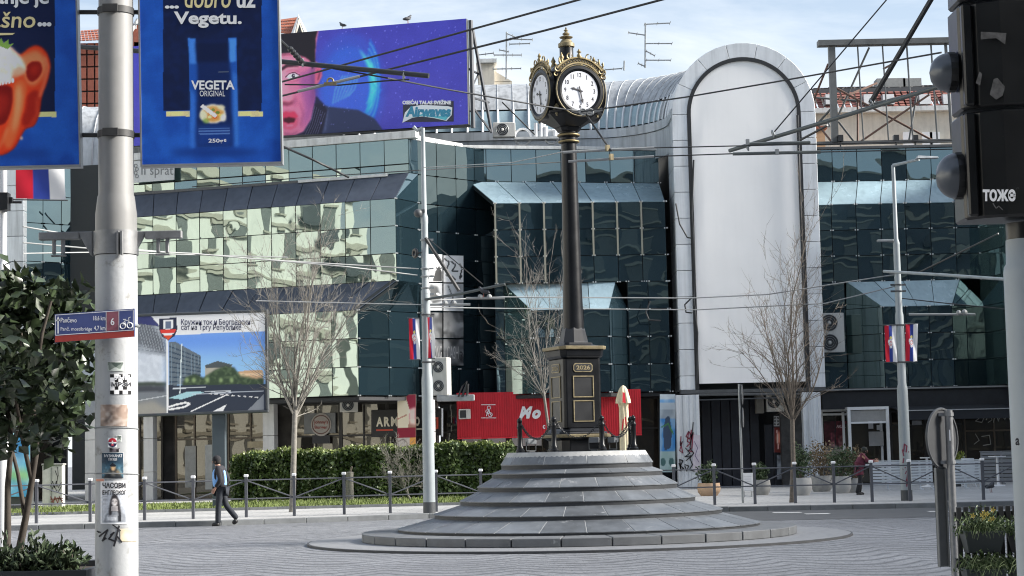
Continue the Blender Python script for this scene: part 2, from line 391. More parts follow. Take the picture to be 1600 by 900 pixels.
g_slate = mat('slate_sheet', (0.075, 0.09, 0.12), 0.45, 0.3, var=0.15, scale=1.5, perobj=0.14, streak=0.2)
g_shop = glass('shop_glass', (0.8, 0.78, 0.7), 0.08, (0.03, 0.026, 0.022), 0.004, 0.6)

# ---------------------------------------------------------------- ground
def cobble_mat():
    m = bpy.data.materials.new('cobbles'); m.use_nodes = True; t = m.node_tree; l = t.links.new; b = t.nodes['Principled BSDF']
    geo = t.nodes.new('ShaderNodeNewGeometry'); sp = t.nodes.new('ShaderNodeSeparateXYZ'); l(geo.outputs['Position'], sp.inputs[0])
    def M(op, a, b_=None, c=None):
        n = t.nodes.new('ShaderNodeMath'); n.operation = op
        for i, x in enumerate((a, b_, c)):
            if x is None: continue
            if isinstance(x, (int, float)): n.inputs[i].default_value = x
            else: l(x, n.inputs[i])
        return n.outputs[0]
    nz = t.nodes.new('ShaderNodeTexNoise'); nz.inputs['Scale'].default_value = 0.22; nz.inputs['Detail'].default_value = 5; l(geo.outputs['Position'], nz.inputs['Vector'])
    wob = M('MULTIPLY', nz.outputs[0], 2.4)
    # fan laying: every 1.3 m a scallop, rows 0.11 m deep
    sx = M('ABSOLUTE', M('SINE', M('MULTIPLY', sp.outputs[0], math.pi / 1.9)))
    row = M('MULTIPLY', M('ADD', M('ADD', sp.outputs[1], M('MULTIPLY', sx, 0.9)), wob), 1 / 0.62)
    fr = M('FRACT', row); joint = M('SMOOTH_MIN', M('MULTIPLY', fr, 4.0), M('MULTIPLY', M('SUBTRACT', 1.0, fr), 4.0), 0.3)
    joint = M('MINIMUM', joint, 1.0)
    vo = t.nodes.new('ShaderNodeTexVoronoi'); vo.feature = 'DISTANCE_TO_EDGE'; vo.inputs['Scale'].default_value = 8.5; l(geo.outputs['Position'], vo.inputs['Vector'])
    vc = t.nodes.new('ShaderNodeTexVoronoi'); vc.inputs['Scale'].default_value = 8.5; l(geo.outputs['Position'], vc.inputs['Vector'])
    ed = t.nodes.new('ShaderNodeMapRange'); ed.inputs[1].default_value = 0.0; ed.inputs[2].default_value = 0.09; l(vo.outputs['Distance'], ed.inputs[0])
    n2 = t.nodes.new('ShaderNodeTexNoise'); n2.inputs['Scale'].default_value = 0.16; n2.inputs['Detail'].default_value = 6; n2.inputs['Roughness'].default_value = 0.7; l(geo.outputs['Position'], n2.inputs['Vector'])
    sepc = t.nodes.new('ShaderNodeSeparateColor'); l(vc.outputs['Color'], sepc.inputs[0])
    val = M('ADD', M('MULTIPLY', sepc.outputs[0], 0.22), 0.72)
    val = M('MULTIPLY', val, M('MULTIPLY_ADD', ed.outputs[0], 0.4, 0.6))
    val = M('MULTIPLY', val, M('MULTIPLY_ADD', joint, 0.6, 0.40))
    val = M('MULTIPLY', val, M('MULTIPLY_ADD', n2.outputs[0], 1.1, 0.45))
    vm = t.nodes.new('ShaderNodeVectorMath'); vm.operation = 'SCALE'; vm.inputs[0].default_value = (0.285, 0.292, 0.308); l(val, vm.inputs['Scale'])
    l(vm.outputs[0], b.inputs['Base Color']); b.inputs['Roughness'].default_value = 0.55; b.inputs['Specular IOR Level'].default_value = 0.5
    h = M('ADD', M('MULTIPLY', ed.outputs[0], 0.4), joint)
    bu = t.nodes.new('ShaderNodeBump'); bu.inputs['Distance'].default_value = 0.008; l(h, bu.inputs['Height']); l(bu.outputs[0], b.inputs['Normal'])
    return m
def paving_mat(name, col, size):
    m = mat(name, col, 0.75, var=0.14, scale=0.6, dirt=((col[0] * 0.6, col[1] * 0.6, col[2] * 0.6), 0.62, 1.2)); t = m.node_tree; l = t.links.new
    b = t.nodes['Principled BSDF']; src = b.inputs['Base Color'].links[0].from_socket
    geo = t.nodes.new('ShaderNodeNewGeometry'); br = t.nodes.new('ShaderNodeTexBrick'); br.inputs['Scale'].default_value = 1.0
    br.inputs['Brick Width'].default_value = size; br.inputs['Row Height'].default_value = size; br.inputs['Mortar Size'].default_value = 0.012
    br.inputs['Color1'].default_value = (1, 1, 1, 1); br.inputs['Color2'].default_value = (0.88, 0.88, 0.88, 1); br.inputs['Mortar'].default_value = (0.6, 0.6, 0.6, 1)
    l(geo.outputs['Position'], br.inputs['Vector']); mm = t.nodes.new('ShaderNodeMix'); mm.data_type = 'RGBA'; mm.blend_type = 'MULTIPLY'; mm.inputs[0].default_value = 1
    l(src, mm.inputs[6]); l(br.outputs[0], mm.inputs[7]); l(mm.outputs[2], b.inputs['Base Color']); return m
m_cobble = cobble_mat()
m_pave = paving_mat('pale_paving', (0.44, 0.44, 0.43), 0.6)
m_asph = mat('asphalt', (0.085, 0.09, 0.095), 0.8, var=0.2, scale=2, bump=0.003, bscale=60)
m_kerb = mat('kerb_stone', (0.17, 0.18, 0.185), 0.8, var=0.2, scale=3, perobj=0.12)
m_line = mat('road_paint', (0.68, 0.68, 0.66), 0.7, var=0.15, scale=3)

def sheet(name, pts, z, m):
    mb = MB(); mb.add([(p[0], p[1], z) for p in pts], [tuple(range(len(pts)))]); o = mb.build(name, m); return tag(o, kind='structure')
sheet('square_paving', [(-900, -300), (900, -300), (900, 1500), (-900, 1500)], 0.0, m_cobble)
KERB = [(-60, 45.4)] + [tuple(V2(gx(px, Y, 0))) for px, Y in ((60, 46.0), (345, 46.4), (670, 48.3), (900, 48.9), (1200, 48.4), (1600, 48.0))] + [(60, 47.6)]
sheet('asphalt_lane', [(2.2, 42.0)] + [(x, 41.6 - 0.012 * (x - 20)) for x in (8, 20, 40, 60)] + [(60, 47.59)] + [(p[0], p[1] - 0.02) for p in reversed(KERB[4:-1])], 0.004, m_asph)
mb = MB()
for x0, x1, y in ((1208, 1252, 801), (1258, 1296, 803.0), (1450, 1512, 799.0), (1530, 1590, 797.5)):
    p, q = atz(x0, y, 0.008), atz(x1, y - 0.6, 0.008)
    mb.add([(p.x, p.y - .22, .008), (q.x, q.y - .22, .008), (q.x, q.y + .22, .008), (p.x, p.y + .22, .008)], [(0, 1, 2, 3)])
tag(mb.build('lane_marking', m_line), kind='structure')
PAVE = [(p[0], p[1] + 0.3) for p in KERB]
mb = MB(); mb.prism([(p[0], p[1]) for p in PAVE] + [(60, 110), (-60, 110)], 0.01, 0.13); tag(mb.build('pavement', m_pave), kind='structure')
kroot = thing('kerb', (0, 47, 0), kind='structure')
for (a, b) in zip(KERB[:-1], KERB[1:]):
    a, b = Vector(a), Vector(b); n = max(1, int((b - a).length / 1.0))
    for i in range(n):
        p, q = a.lerp(b, i / n), a.lerp(b, (i + 1) / n)
        if q.x < -16 or p.x > 17: continue
        e = (q - p).normalized() * 0.006; k = Vector((0, 0.3)); j = rnd.uniform(-.004, .004)
        P = [p + e, q - e, q - e + k, p + e + k]
        mb = MB(); mb.hexa([(v.x, v.y, -0.02) for v in P], [(v.x, v.y, 0.135 + j) for v in P]); mb.build('kerb_stone', m_kerb, kroot, bevel=0.012)

m_grass = mat('grass_blades', (0.135, 0.175, 0.045), 0.7, var=0.35, scale=1.5)
m_turf = mat('turf', (0.10, 0.15, 0.035), 0.9, var=0.3, scale=2)
LX0, LX1 = gx(8, 60).x, gx(800, 60).x
lawn_poly = [(LX0 - 3, 54.6), (LX1 + .4, 56.4), (LX1 + .4, 66), (LX0 - 3, 66)]
mb = MB(); mb.prism(lawn_poly, 0.10, 0.17); tag(mb.build('lawn', m_turf), kind='structure')
er = thing('lawn_edging', (LX0, 54.6, .13), kind='structure')
for i in range(24):
    a, b = Vector(lawn_poly[0]).lerp(Vector(lawn_poly[1]), i / 24), Vector(lawn_poly[0]).lerp(Vector(lawn_poly[1]), (i + 1) / 24)
    P = [(a.x + .005, a.y - .12), (b.x - .005, b.y - .12), (b.x - .005, b.y - .005), (a.x + .005, a.y - .005)]
    mb = MB(); mb.hexa([(*p, .12) for p in P], [(*p, .215) for p in P]); mb.build('edging_stone', m_kerb, er)
n = 16000
X = nr.uniform(LX0 - 2, LX1 + .3, n); Y = 54.7 + (X - LX0) / (LX1 - LX0) * 1.7 + nr.random(n) ** 1.4 * 9.3; A = nr.uniform(0, math.pi, n); H = nr.uniform(.05, .13, n)
W_ = .022; base = np.stack([X, Y, np.full(n, .165)], 1); dx = np.stack([np.cos(A) * W_, np.sin(A) * W_, np.zeros(n)], 1)
tip = base + np.stack([nr.normal(0, .03, n), nr.normal(0, .03, n), H], 1)
tag(grid_mesh('grass', np.concatenate([base - dx, base + dx, tip]), np.stack([np.arange(n), np.arange(n) + n, np.arange(n) + 2 * n], 1), m_grass), kind='stuff')

# ---------------------------------------------------------------- stepped stone plinth
CK = gx(904, 35.0, 0.0); CKX, CKY = CK.x, 35.0
m_slab = mat('grey_stone', (0.135, 0.147, 0.160), 0.42, var=0.30, scale=2.6, perobj=0.17, dirt=((0.34, 0.35, 0.36), 0.60, 3.2), spec=0.5)
m_riser = mat('shaded_dark_stone', (0.035, 0.038, 0.042), 0.6, var=0.2, scale=3)  # dark stone with the shadow under the slab edges in its colour
m_ring = mat('pale_stone_ring', (0.145, 0.152, 0.158), 0.6, var=0.18, scale=2.5, perobj=0.12, dirt=((0.36, 0.37, 0.37), 0.62, 3.0))
pl = thing('stone_plinth', (CKX, CKY, 0), 'stepped cone of dark grey stone slabs carrying the street clock', 'plinth')
C2 = Vector((CKX, CKY))
def wedge(mb, r_in, z_in, r_out, z_out, a0, a1, th, n=3, gap=0.009):
    g = gap / max(r_in, 0.3); a0 += g; a1 -= g; T = []; B = []
    for i in range(n + 1):
        a = a0 + (a1 - a0) * i / n; c, s_ = math.cos(a), math.sin(a)
        T += [(CKX + r_in * c, CKY + r_in * s_, z_in), (CKX + r_out * c, CKY + r_out * s_, z_out)]
        B += [(CKX + r_in * c, CKY + r_in * s_, z_in - th), (CKX + r_out * c, CKY + r_out * s_, z_out - th)]
    m = len(T); f = []
    for i in range(n):
        k = 2 * i
        f += [(k, k + 1, k + 3, k + 2), (m + k + 2, m + k + 3, m + k + 1, m + k), (k + 1, m + k + 1, m + k + 3, k + 3), (k, k + 2, m + k + 2, m + k)]
    f += [(0, m, m + 1, 1), (m - 2, m - 1, 2 * m - 1, 2 * m - 2)]
    mb.add(T + B, f)
# apron disc of small setts, riser ring, then six sloping tiers
ap = MB(); ap.lathe([(0.5, 0.0), (5.08, -0.05), (5.10, 0.045), (0.5, 0.062)], (CKX, CKY, 0), 72); ae = MB(); ae.lathe([(5.101, -.05), (5.135, -.05), (5.135, .040), (5.101, .043)], (CKX, CKY, 0), 96); ae.build('apron_edge', mat('dark_edge', (.06, .062, .066), .7, var=.2), pl, smooth=30)
ap.build('apron', mat('apron_setts', (0.235, 0.24, 0.248), 0.6, var=0.16, scale=5, bump=0.01, bscale=9, dirt=((0.2, 0.21, 0.22), 0.58, 2.0)), pl, smooth=30)
tiers = [(3.44, .265, 2.66, .465, 26), (2.745, .525, 2.18, .70, 22), (2.25, .765, 1.85, .955, 20), (1.915, 1.02, 1.575, 1.205, 17), (1.64, 1.265, 1.395, 1.355, 12), (1.455, 1.43, 1.31, 1.655, 11)]
cp = [(4.07, 0.0), (4.07, .15)]
for ro, zo, ri, zi, n_t in tiers: cp += [(ro - .015, cp[-1][1] if cp[-1][1] < zo - .05 else zo - .09), (ro - .015, zo - .014), (ri - .02, zi - .03)]
cp += [(1.27, 1.6), (0.3, 1.61)]
core = MB(); core.lathe(cp, (CKX, CKY, 0), 96)
core.build('core', m_riser, pl)
m_grout = mat('pale_grout', (.42, .42, .41), .9, var=.2, scale=6)
for ro, zo, ri, zi, n_t in tiers:
    gr = MB(); gr.lathe([(ro - .012, zo - .016), (ro - .006, zo - .007), (ri + .01, zi - .007), (ri + .004, zi - .02)], (CKX, CKY, 0), 96); gr.build('grout', m_grout, pl, smooth=30)

for i, (ro, zo, ri, zi, n) in enumerate(tiers):
    ph = rnd.uniform(0, 1)
    for k in range(n):
        mb = MB(); wedge(mb, ri, zi, ro, zo, (k + ph) * 2 * math.pi / n, (k + 1 + ph) * 2 * math.pi / n, 0.013, 7)
        mb.build('slab', m_slab, pl, smooth=20)
for k in range(30):
    mb = MB(); wedge(mb, 3.2, .215, 4.11, .20, k * 2 * math.pi / 30, (k + 1) * 2 * math.pi / 30, 0.15, 3); mb.build('ring_stone', m_ring, pl, smooth=25, bevel=0.01)
mb = MB()
for k in range(8): wedge(mb, 0.2, 1.652, 1.312, 1.652, k * math.pi / 4, (k + 1) * math.pi / 4, 0.05, 4)
mb.build('top_slab', m_slab, pl)

# ---------------------------------------------------------------- street clock
PHI = R(22.5); CZ = 1.652
ck = thing('street_clock', (CKX, CKY, CZ), 'tall black four faced street clock with gilded crests on stepped stone', 'clock')
def ckb(mb, name, m, parent=ck, smooth=None, bevel=0.0): return mb.build(name, m, parent, smooth, bevel)
def sqprism(mb, w0, z0, w1, z1, ch=0.1):      # chamfered square frustum in clock frame, built in world coordinates
    V = []
    for w_, z in ((w0, z0), (w1, z1)):
        h = w_ / 2; c = h * ch * 2
        for x, y in ((h, -h + c), (h, h - c), (h - c, h), (-h + c, h), (-h, h - c), (-h, -h + c), (-h + c, -h), (h - c, -h)):
            V.append(CW(x, y, z))
    mb.add(V, [tuple(range(7, -1, -1)), tuple(range(8, 16))] + [(i, (i + 1) % 8, 8 + (i + 1) % 8, 8 + i) for i in range(8)]); return mb
cP, sP = math.cos(PHI), math.sin(PHI); CKO = Vector((CKX, CKY, CZ))
LEAN = -0.0   # the column stands plumb
def CW(x, y, z): return CKO + Vector((x * cP - y * sP, x * sP + y * cP, z))
def face(k, x, y, d):       # point on side k: x across, y up, d out from the axis
    a = k * math.pi / 2; p = (x, -d); c, s_ = math.cos(a), math.sin(a)
    return CW(p[0] * c - p[1] * s_, p[0] * s_ + p[1] * c, y)
def facen(k): return (face(k, 0, 0, 1) - face(k, 0, 0, 0)).normalized()
ckb(sqprism(sqprism(MB(), 0.88, 0.0, 0.88, .22, .14), .92, .22, 1.0, .26, .14), 'plinth_block', m_black, bevel=0.01)
ckb(sqprism(MB(), 1.10, .262, 1.12, .325, .14), 'lower_gilt_moulding', m_golddull, bevel=0.01)
ckb(sqprism(sqprism(MB(), 1.02, .328, .98, .375, .14), .9, .375, .80, .44, .14), 'base_moulding', m_black, bevel=0.01)
ckb(sqprism(MB(), .78, .44, .78, 1.76, .06), 'pedestal', m_black, bevel=0.012)
ckb(sqprism(sqprism(MB(), .80, 1.76, .88, 1.80, .1), .88, 1.80, .92, 1.925, .1), 'cornice', m_black, bevel=0.01)
ckb(sqprism(MB(), .98, 1.928, 1.0, 1.995, .1), 'upper_gilt_moulding', m_golddull, bevel=0.01)
ckb(sqprism(sqprism(MB(), .86, 1.997, .62, 2.03, .12), .60, 2.03, .58, 2.07, .12), 'cap_moulding', m_black)
def pframe(k, x0, z0, x1, z1, t, d):
    mb = MB(); nv = facen(k)
    for a, b, c, e in ((x0, z0, x1, z0 + t), (x0, z1 - t, x1, z1), (x0, z0 + t, x0 + t, z1 - t), (x1 - t, z0 + t, x1, z1 - t)):
        mb.slab([face(k, a, b, d), face(k, c, b, d), face(k, c, e, d), face(k, a, e, d)], nv, 0.03)
    return mb
for k in range(4):
    for z0, z1 in ((.56, .965), (1.02, 1.43)):
        ckb(pframe(k, -.215, z0, .215, z1, .019, .405), 'panel_frame', m_golddull)
        mb = MB(); mb.slab([face(k, -.19, z0 + .026, .3915), face(k, .19, z0 + .026, .3915), face(k, .19, z1 - .026, .3915), face(k, -.19, z1 - .026, .3915)], facen(k), .03); ckb(mb, 'panel', m_black2)
    mb = MB(); nv = facen(k); W_, H_ = .2, .085
    out_ = [(-W_, -.045), (-W_ + .035, -H_), (W_ - .035, -H_), (W_, -.045), (W_, .045), (W_ - .035, H_), (-W_ + .035, H_), (-W_, .045)]
    mb.slab([face(k, x, 1.585 + z, .402) for x, z in out_], nv, .03); pp = ckb(mb, 'number_plate', m_golddull)
    mb = MB(); mb.slab([face(k, x * .9, 1.585 + z * .8, .406) for x, z in out_], nv, .02); ckb(mb, 'plate_field', m_black2, pp)
    v, f = glyphs('2026', .03); lo, hi = v.min(0), v.max(0); T = (v - lo) / np.maximum(hi - lo, 1e-6)
    mb = MB(); mb.v = [tuple(face(k, -.145 + .29 * a, 1.585 - .042 + .084 * b, .411)) for a, b, _ in T]; mb.f = f; ckb(mb, 'year', m_golddull, pp)
# column with flared foot and rings
mb = MB(); mb.lathe([(.285, 2.07), (.275, 2.10), (.225, 2.32), (.21, 2.36)], CKO, 8, a0=PHI + math.pi / 8); ckb(mb, 'column_foot', m_black2)
mb = MB(); mb.lathe([(.205, 2.34), (.182, 3.2), (.163, 4.6), (.15, 5.96)], CKO, 28); ckb(mb, 'column', m_black, smooth=40)
mb = MB(); mb.lathe([(.15, 5.94), (.19, 5.97), (.19, 6.0), (.165, 6.02), (.165, 6.06), (.2, 6.09), (.2, 6.13), (.18, 6.15), (.18, 6.18)], CKO, 28); ckb(mb, 'capital', m_black, smooth=40)
for z, r in ((5.985, .2), (6.11, .215)):
    mb = MB(); mb.torus(CKO + Vector((0, 0, z)), r - .012, .022, (0, 0, 1), 28, 8); ckb(mb, 'gilt_ring', m_gold, smooth=60)
# head: funnel, chamfered box, four drum dials
HZ = 6.885                                   # dial centre above the plinth top
mb = MB(); sqprism(mb, .36, 6.17, .46, 6.26, .2); sqprism(mb, .46, 6.26, 1.10, 6.46, .18); sqprism(mb, 1.10, 6.46, 1.12, 6.52, .16); sqprism(mb, 1.02, 6.52, 1.0, 7.28, .2); sqprism(mb, 1.0, 7.28, .5, 7.48, .2)
ckb(mb, 'head', m_black, bevel=0.012)
def disc(mb, k, r0_, r1_, d0, d1, n=40, zc=HZ):     # ring between radii r0,r1 rising from d0 to d1
    n_ = facen(k); V = []
    for r_, d in ((r0_, d0), (r1_, d1)):
        V += [face(k, r_ * math.cos(2 * math.pi * i / n), zc + r_ * math.sin(2 * math.pi * i / n), d) for i in range(n)]
    mb.add(V, [(i, (i + 1) % n, n + (i + 1) % n, n + i) for i in range(n)]); return mb
for k in range(4):
    mb = MB(); P = [(.50, .47), (.50, .585), (.475, .60), (.425, .605), (.40, .59), (.375, .575)]
    for a, b in zip(P[:-1], P[1:]): disc(mb, k, a[0], b[0], a[1], b[1])
    ckb(mb, 'bezel', m_black, smooth=40)
    mb = MB(); disc(mb, k, .508, .494, .585, .602); disc(mb, k, .494, .488, .602, .600); ckb(mb, 'gilt_rim', m_golddull, smooth=60)
    mb = MB(); mb.add([face(k, .378 * math.cos(2 * math.pi * i / 40), HZ + .378 * math.sin(2 * math.pi * i / 40), .577) for i in range(40)], [tuple(range(40))])
    dl = ckb(mb, 'dial', m_dial)
    nb = MB()
    for h in range(1, 13):
        a = math.pi / 2 - h * math.pi / 6; v, f = glyphs(str(h), .02); lo, hi = v.min(0), v.max(0); cx, cz = .305 * math.cos(a), .305 * math.sin(a)
        sc_ = .088 / (hi[1] - lo[1]); wd = (hi[0] - lo[0]) * sc_ * .8
        T = (v - lo) / np.maximum(hi - lo, 1e-6)
        nb.add([face(k, cx - wd / 2 + wd * p, HZ + cz - .044 + .088 * q, .5795) for p, q, _ in T], f)
    ckb(nb, 'numerals', m_txtblack, dl)
    def hand(ang, ln, wd, tail, d):
        mb = MB(); c, s_ = math.cos(ang), math.sin(ang)
        shp = [(-tail, -.012), (-tail, .012), (-.02, .012), (0, .022), (.02, .012), (ln * .62, .012), (ln * .68, wd), (ln * .8, wd * .6), (ln, 0), (ln * .8, -wd * .6), (ln * .68, -wd), (ln * .62, -.012), (.02, -.012), (0, -.022), (-.02, -.012)]
        mb.slab([face(k, x * c - y * s_, HZ + x * s_ + y * c, d) for x, y in reversed(shp)], facen(k), .006); return mb
    ckb(hand(R(90 - 9.47 * 30), .19, .028, .06, .588), 'hour_hand', m_txtblack, dl)
    ckb(hand(R(90 - 28 * 6), .27, .028, .08, .596), 'minute_hand', m_txtblack, dl)
    # crest: pierced arch over the dial with scrolls and small finials
    mb = MB(); n_ = 16; nv = facen(k)
    for i in range(n_):
        a0, a1 = R(38 + i * 104 / n_), R(38 + (i + 1) * 104 / n_)
        def pp2(a, r): return face(k, r * math.cos(a) * 1.02, HZ + .03 + r * math.sin(a) * 1.04, .60)
        for ra, rb in ((.475, .50), (.575, .60)):
            mb.slab([pp2(a0, ra), pp2(a0, rb), pp2(a1, rb), pp2(a1, ra)], nv, .05)
        am = (a0 + a1) / 2
        mb.torus(face(k, .5375 * math.cos(am) * 1.02, HZ + .03 + .5375 * math.sin(am) * 1.04, .58), .026, .008, nv, 8, 4)
    cr = ckb(mb, 'crest', m_gold, smooth=50)
    mb = MB()
    for i in range(n_):
        a0, a1 = R(40 + i * 100 / n_), R(40 + (i + 1) * 100 / n_)
        mb.slab([pp2(a0, .498) - nv * .02, pp2(a0, .577) - nv * .02, pp2(a1, .577) - nv * .02, pp2(a1, .498) - nv * .02], nv, .02)
    ckb(mb, 'crest_backing', m_black2, cr)
    mb = MB()
    for sx in (-1, 1):
        mb.torus(face(k, sx * .20, HZ + .66, .58), .055, .014, nv, 14, 5, 0, 1.7 * math.pi)
        mb.torus(face(k, sx * .36, HZ + .55, .58), .045, .013, nv, 14, 5, 0, 1.7 * math.pi)
        mb.torus(face(k, sx * .46, HZ + .40, .58), .05, .014, nv, 14, 5, 0, 1.7 * math.pi)
        mb.torus(face(k, sx * .49, HZ + .30, .57), .035, .012, nv, 12, 5, 0, 1.6 * math.pi)
        c0 = face(k, sx * .42, HZ + .52, .58); mb.lathe([(.010, 0), (.02, .03), (.012, .05), (.018, .07), (.004, .10)], c0, 8)
    c0 = face(k, 0, HZ + .645, .58); mb.lathe([(.035, 0), (.045, .04), (.02, .08), (.035, .11), (.005, .17)], c0, 10)
    mb.box(face(k, 0, HZ + .75, .58), (.09, .02, .02), PHI + k * math.pi / 2)
    ckb(mb, 'scrollwork', m_gold, cr, smooth=50)
    # emblem on the funnel shoulder at each corner
    mb = MB(); a = k * math.pi / 2 + math.pi / 4; q = CW(math.cos(a) * .60, math.sin(a) * .60, 6.50)
    for dx, dz, r_ in ((0, .06, .05), (-.05, .02, .035), (.05, .02, .035), (0, -.03, .045), (0, .12, .03), (-.03, .09, .025), (.03, .09, .025), (0, -.08, .025)):
        rr = Vector((-math.sin(a + PHI), math.cos(a + PHI), 0)); mb.ball(q + rr * dx + Vector((0, 0, dz)) , (r_, r_, r_ * .8), 8, 5)
    ckb(mb, 'emblem', m_golddull, smooth=60)
mb = MB(); mb.lathe([(.30, 7.36), (.30, 7.42), (.17, 7.45), (.135, 7.52), (.135, 7.84)], CKO, 20); ckb(mb, 'crown_neck', m_black, smooth=40)
FP = [(.17, 7.74), (.2, 7.76), (.2, 7.84), (.16, 7.86), (.15, 7.93), (.12, 7.99), (.07, 8.03), (.09, 8.05), (.17, 8.07), (.18, 8.1), (.10, 8.15), (.05, 8.19), (.07, 8.2), (.10, 8.23), (.09, 8.26), (.05, 8.3), (.03, 8.34), (.06, 8.37), (.06, 8.39), (.035, 8.42), (.015, 8.46), (.03, 8.48), (.004, 8.53)]
mb = MB(); mb.lathe([(r_ * (.74 if z > 7.87 else .80), 7.94 + (z - 7.86) * .472 if z > 7.86 else 7.84 + (z - 7.74) * .83) for r_, z in FP], CKO, 20)
ckb(mb, 'finial', m_golddull, smooth=50)
for k in range(4):
    a = PHI + k * math.pi / 2 + math.pi / 4
    mb = MB(); q = CKO + Vector((math.cos(a) * .28, math.sin(a) * .28, 7.50))
    mb.lathe([(.04, -.1), (.055, .0), (.03, .06), (.05, .1), (.02, .16), (.004, .2)], q, 8)
    mb.torus(q + Vector((0, 0, -.12)), .06, .016, (-math.sin(a), math.cos(a), 0), 14, 5, 0, 1.7 * math.pi); ckb(mb, 'corner_scroll', m_gold, smooth=50)

# bollards with a chain around the clock, lamps at its foot
b0 = thing('bollard', (0, 0, 0), 'x', 'bollard', 'black bollards ringing the clock')
mb = MB(); mb.lathe([(.085, 0), (.085, .04), (.065, .06), (.065, .1), (.05, .12), (.045, .45), (.055, .47), (.055, .5), (.045, .52), (.045, .56)], (0, 0, 0), 16); mb.build('shaft', m_black, b0, smooth=40)
mb = MB(); mb.ball((0, 0, .60), .05, 12, 8); mb.lathe([(.03, .62), (.012, .66)], (0, 0, 0), 8); mb.build('knob', m_black, b0, smooth=60)
mb = MB(); mb.torus((.055, 0, .53), .025, .009, (0, 1, 0), 12, 5); mb.torus((-.055, 0, .53), .025, .009, (0, 1, 0), 12, 5); mb.build('chain_eye', m_black2, b0, smooth=60)
blab = {0: 'black bollard beside the closed cream parasol, behind its twin', 1: 'black bollard hidden behind the clock pedestal, on its right', 2: 'black bollard hidden behind the clock pedestal, on its left', 3: 'black bollard at the left rim of the plinth top, behind its twin',
        4: 'black bollard on the plinth in front of the red shop lettering', 5: 'black bollard before the narrow left side of the clock pedestal', 6: 'black bollard in front of the right edge of the clock pedestal', 7: 'black bollard at the right rim of the plinth top'}
BP = []
for k in range(8):
    a = math.pi / 8 + k * math.pi / 4 + R(0); p = Vector((CKX + 1.16 * math.cos(a), CKY + 1.16 * math.sin(a), CZ + .001)); BP.append(p)
    o = b0 if k == 0 else dup(b0); o.location = p; o.rotation_euler = (0, 0, a + math.pi / 2); o['label'] = blab[k]
names = ['right rear', 'back', 'left rear', 'left', 'front left', 'front', 'front right', 'right']
clab = ['sagging black chain behind the pedestal, towards the cream parasol', 'sagging black chain straight behind the clock pedestal', 'sagging black chain behind the pedestal, towards the hedge', 'sagging black chain along the left rim of the plinth top', 'sagging black chain crossing the red shop front left of the pedestal',
        'sagging black chain in front of the clock pedestal', 'sagging black chain right of the pedestal before the cream parasol', 'sagging black chain along the right rim of the plinth top']
for k in range(8):
    p, q = BP[k] + Vector((0, 0, .52)), BP[(k + 1) % 8] + Vector((0, 0, .52)); mb = MB(); n = 22
    pts = [p.lerp(q, .06 + .88 * i / n) - Vector((0, 0, .27 * (1 - (2 * i / n - 1) ** 2))) for i in range(n + 1)]
    for i in range(n):
        t = (pts[i + 1] - pts[i]); c = (pts[i] + pts[i + 1]) / 2; s_ = Vector((0, 0, 1)).cross(t).normalized(); u_ = t.cross(s_).normalized()
        mb.tube([pts[i] - t * .15 + (s_ if i % 2 else u_) * .010, c + (s_ if i % 2 else u_) * .014, pts[i + 1] + t * .15 + (s_ if i % 2 else u_) * .010], .007, 5)
        mb.tube([pts[i] - t * .15 - (s_ if i % 2 else u_) * .010, c - (s_ if i % 2 else u_) * .014, pts[i + 1] + t * .15 - (s_ if i % 2 else u_) * .010], .007, 5)
    tag(mb.build('chain', m_black2), clab[k], 'chain', 'chains between the bollards')
l0 = thing('flood_lamp', (0, 0, 0), 'x', 'lamp', 'flood lamps at the foot of the clock')
mb = MB(); mb.box((0, 0, .20), (.19, .11, .1)); mb.box((0, .07, .20), (.15, .05, .07)); mb.build('lamp_body', mat('lamp_grey', (.16, .17, .18), .5), l0, bevel=.01)
mb = MB(); mb.tube([(-.1, 0, .2), (-.1, 0, .03), (.1, 0, .03), (.1, 0, .2)], .012, 6); mb.box((0, 0, .012), (.12, .1, .024)); mb.build('bracket', m_dkgrey, l0)
for i, (px, Y, rz, lb) in enumerate(((830, 34.3, .5, 'grey flood lamp left of the clock pedestal'), (929, 34.05, -.2, 'grey flood lamp before the right edge of the clock pedestal'), (958, 34.6, -.9, 'grey flood lamp nearest the cream parasol on the plinth'))):
    p = gx(px, Y, CZ); o = l0 if i == 0 else dup(l0); o.location = (p.x, p.y, CZ + .002); o.rotation_euler = (0, 0, rz); o['label'] = lb

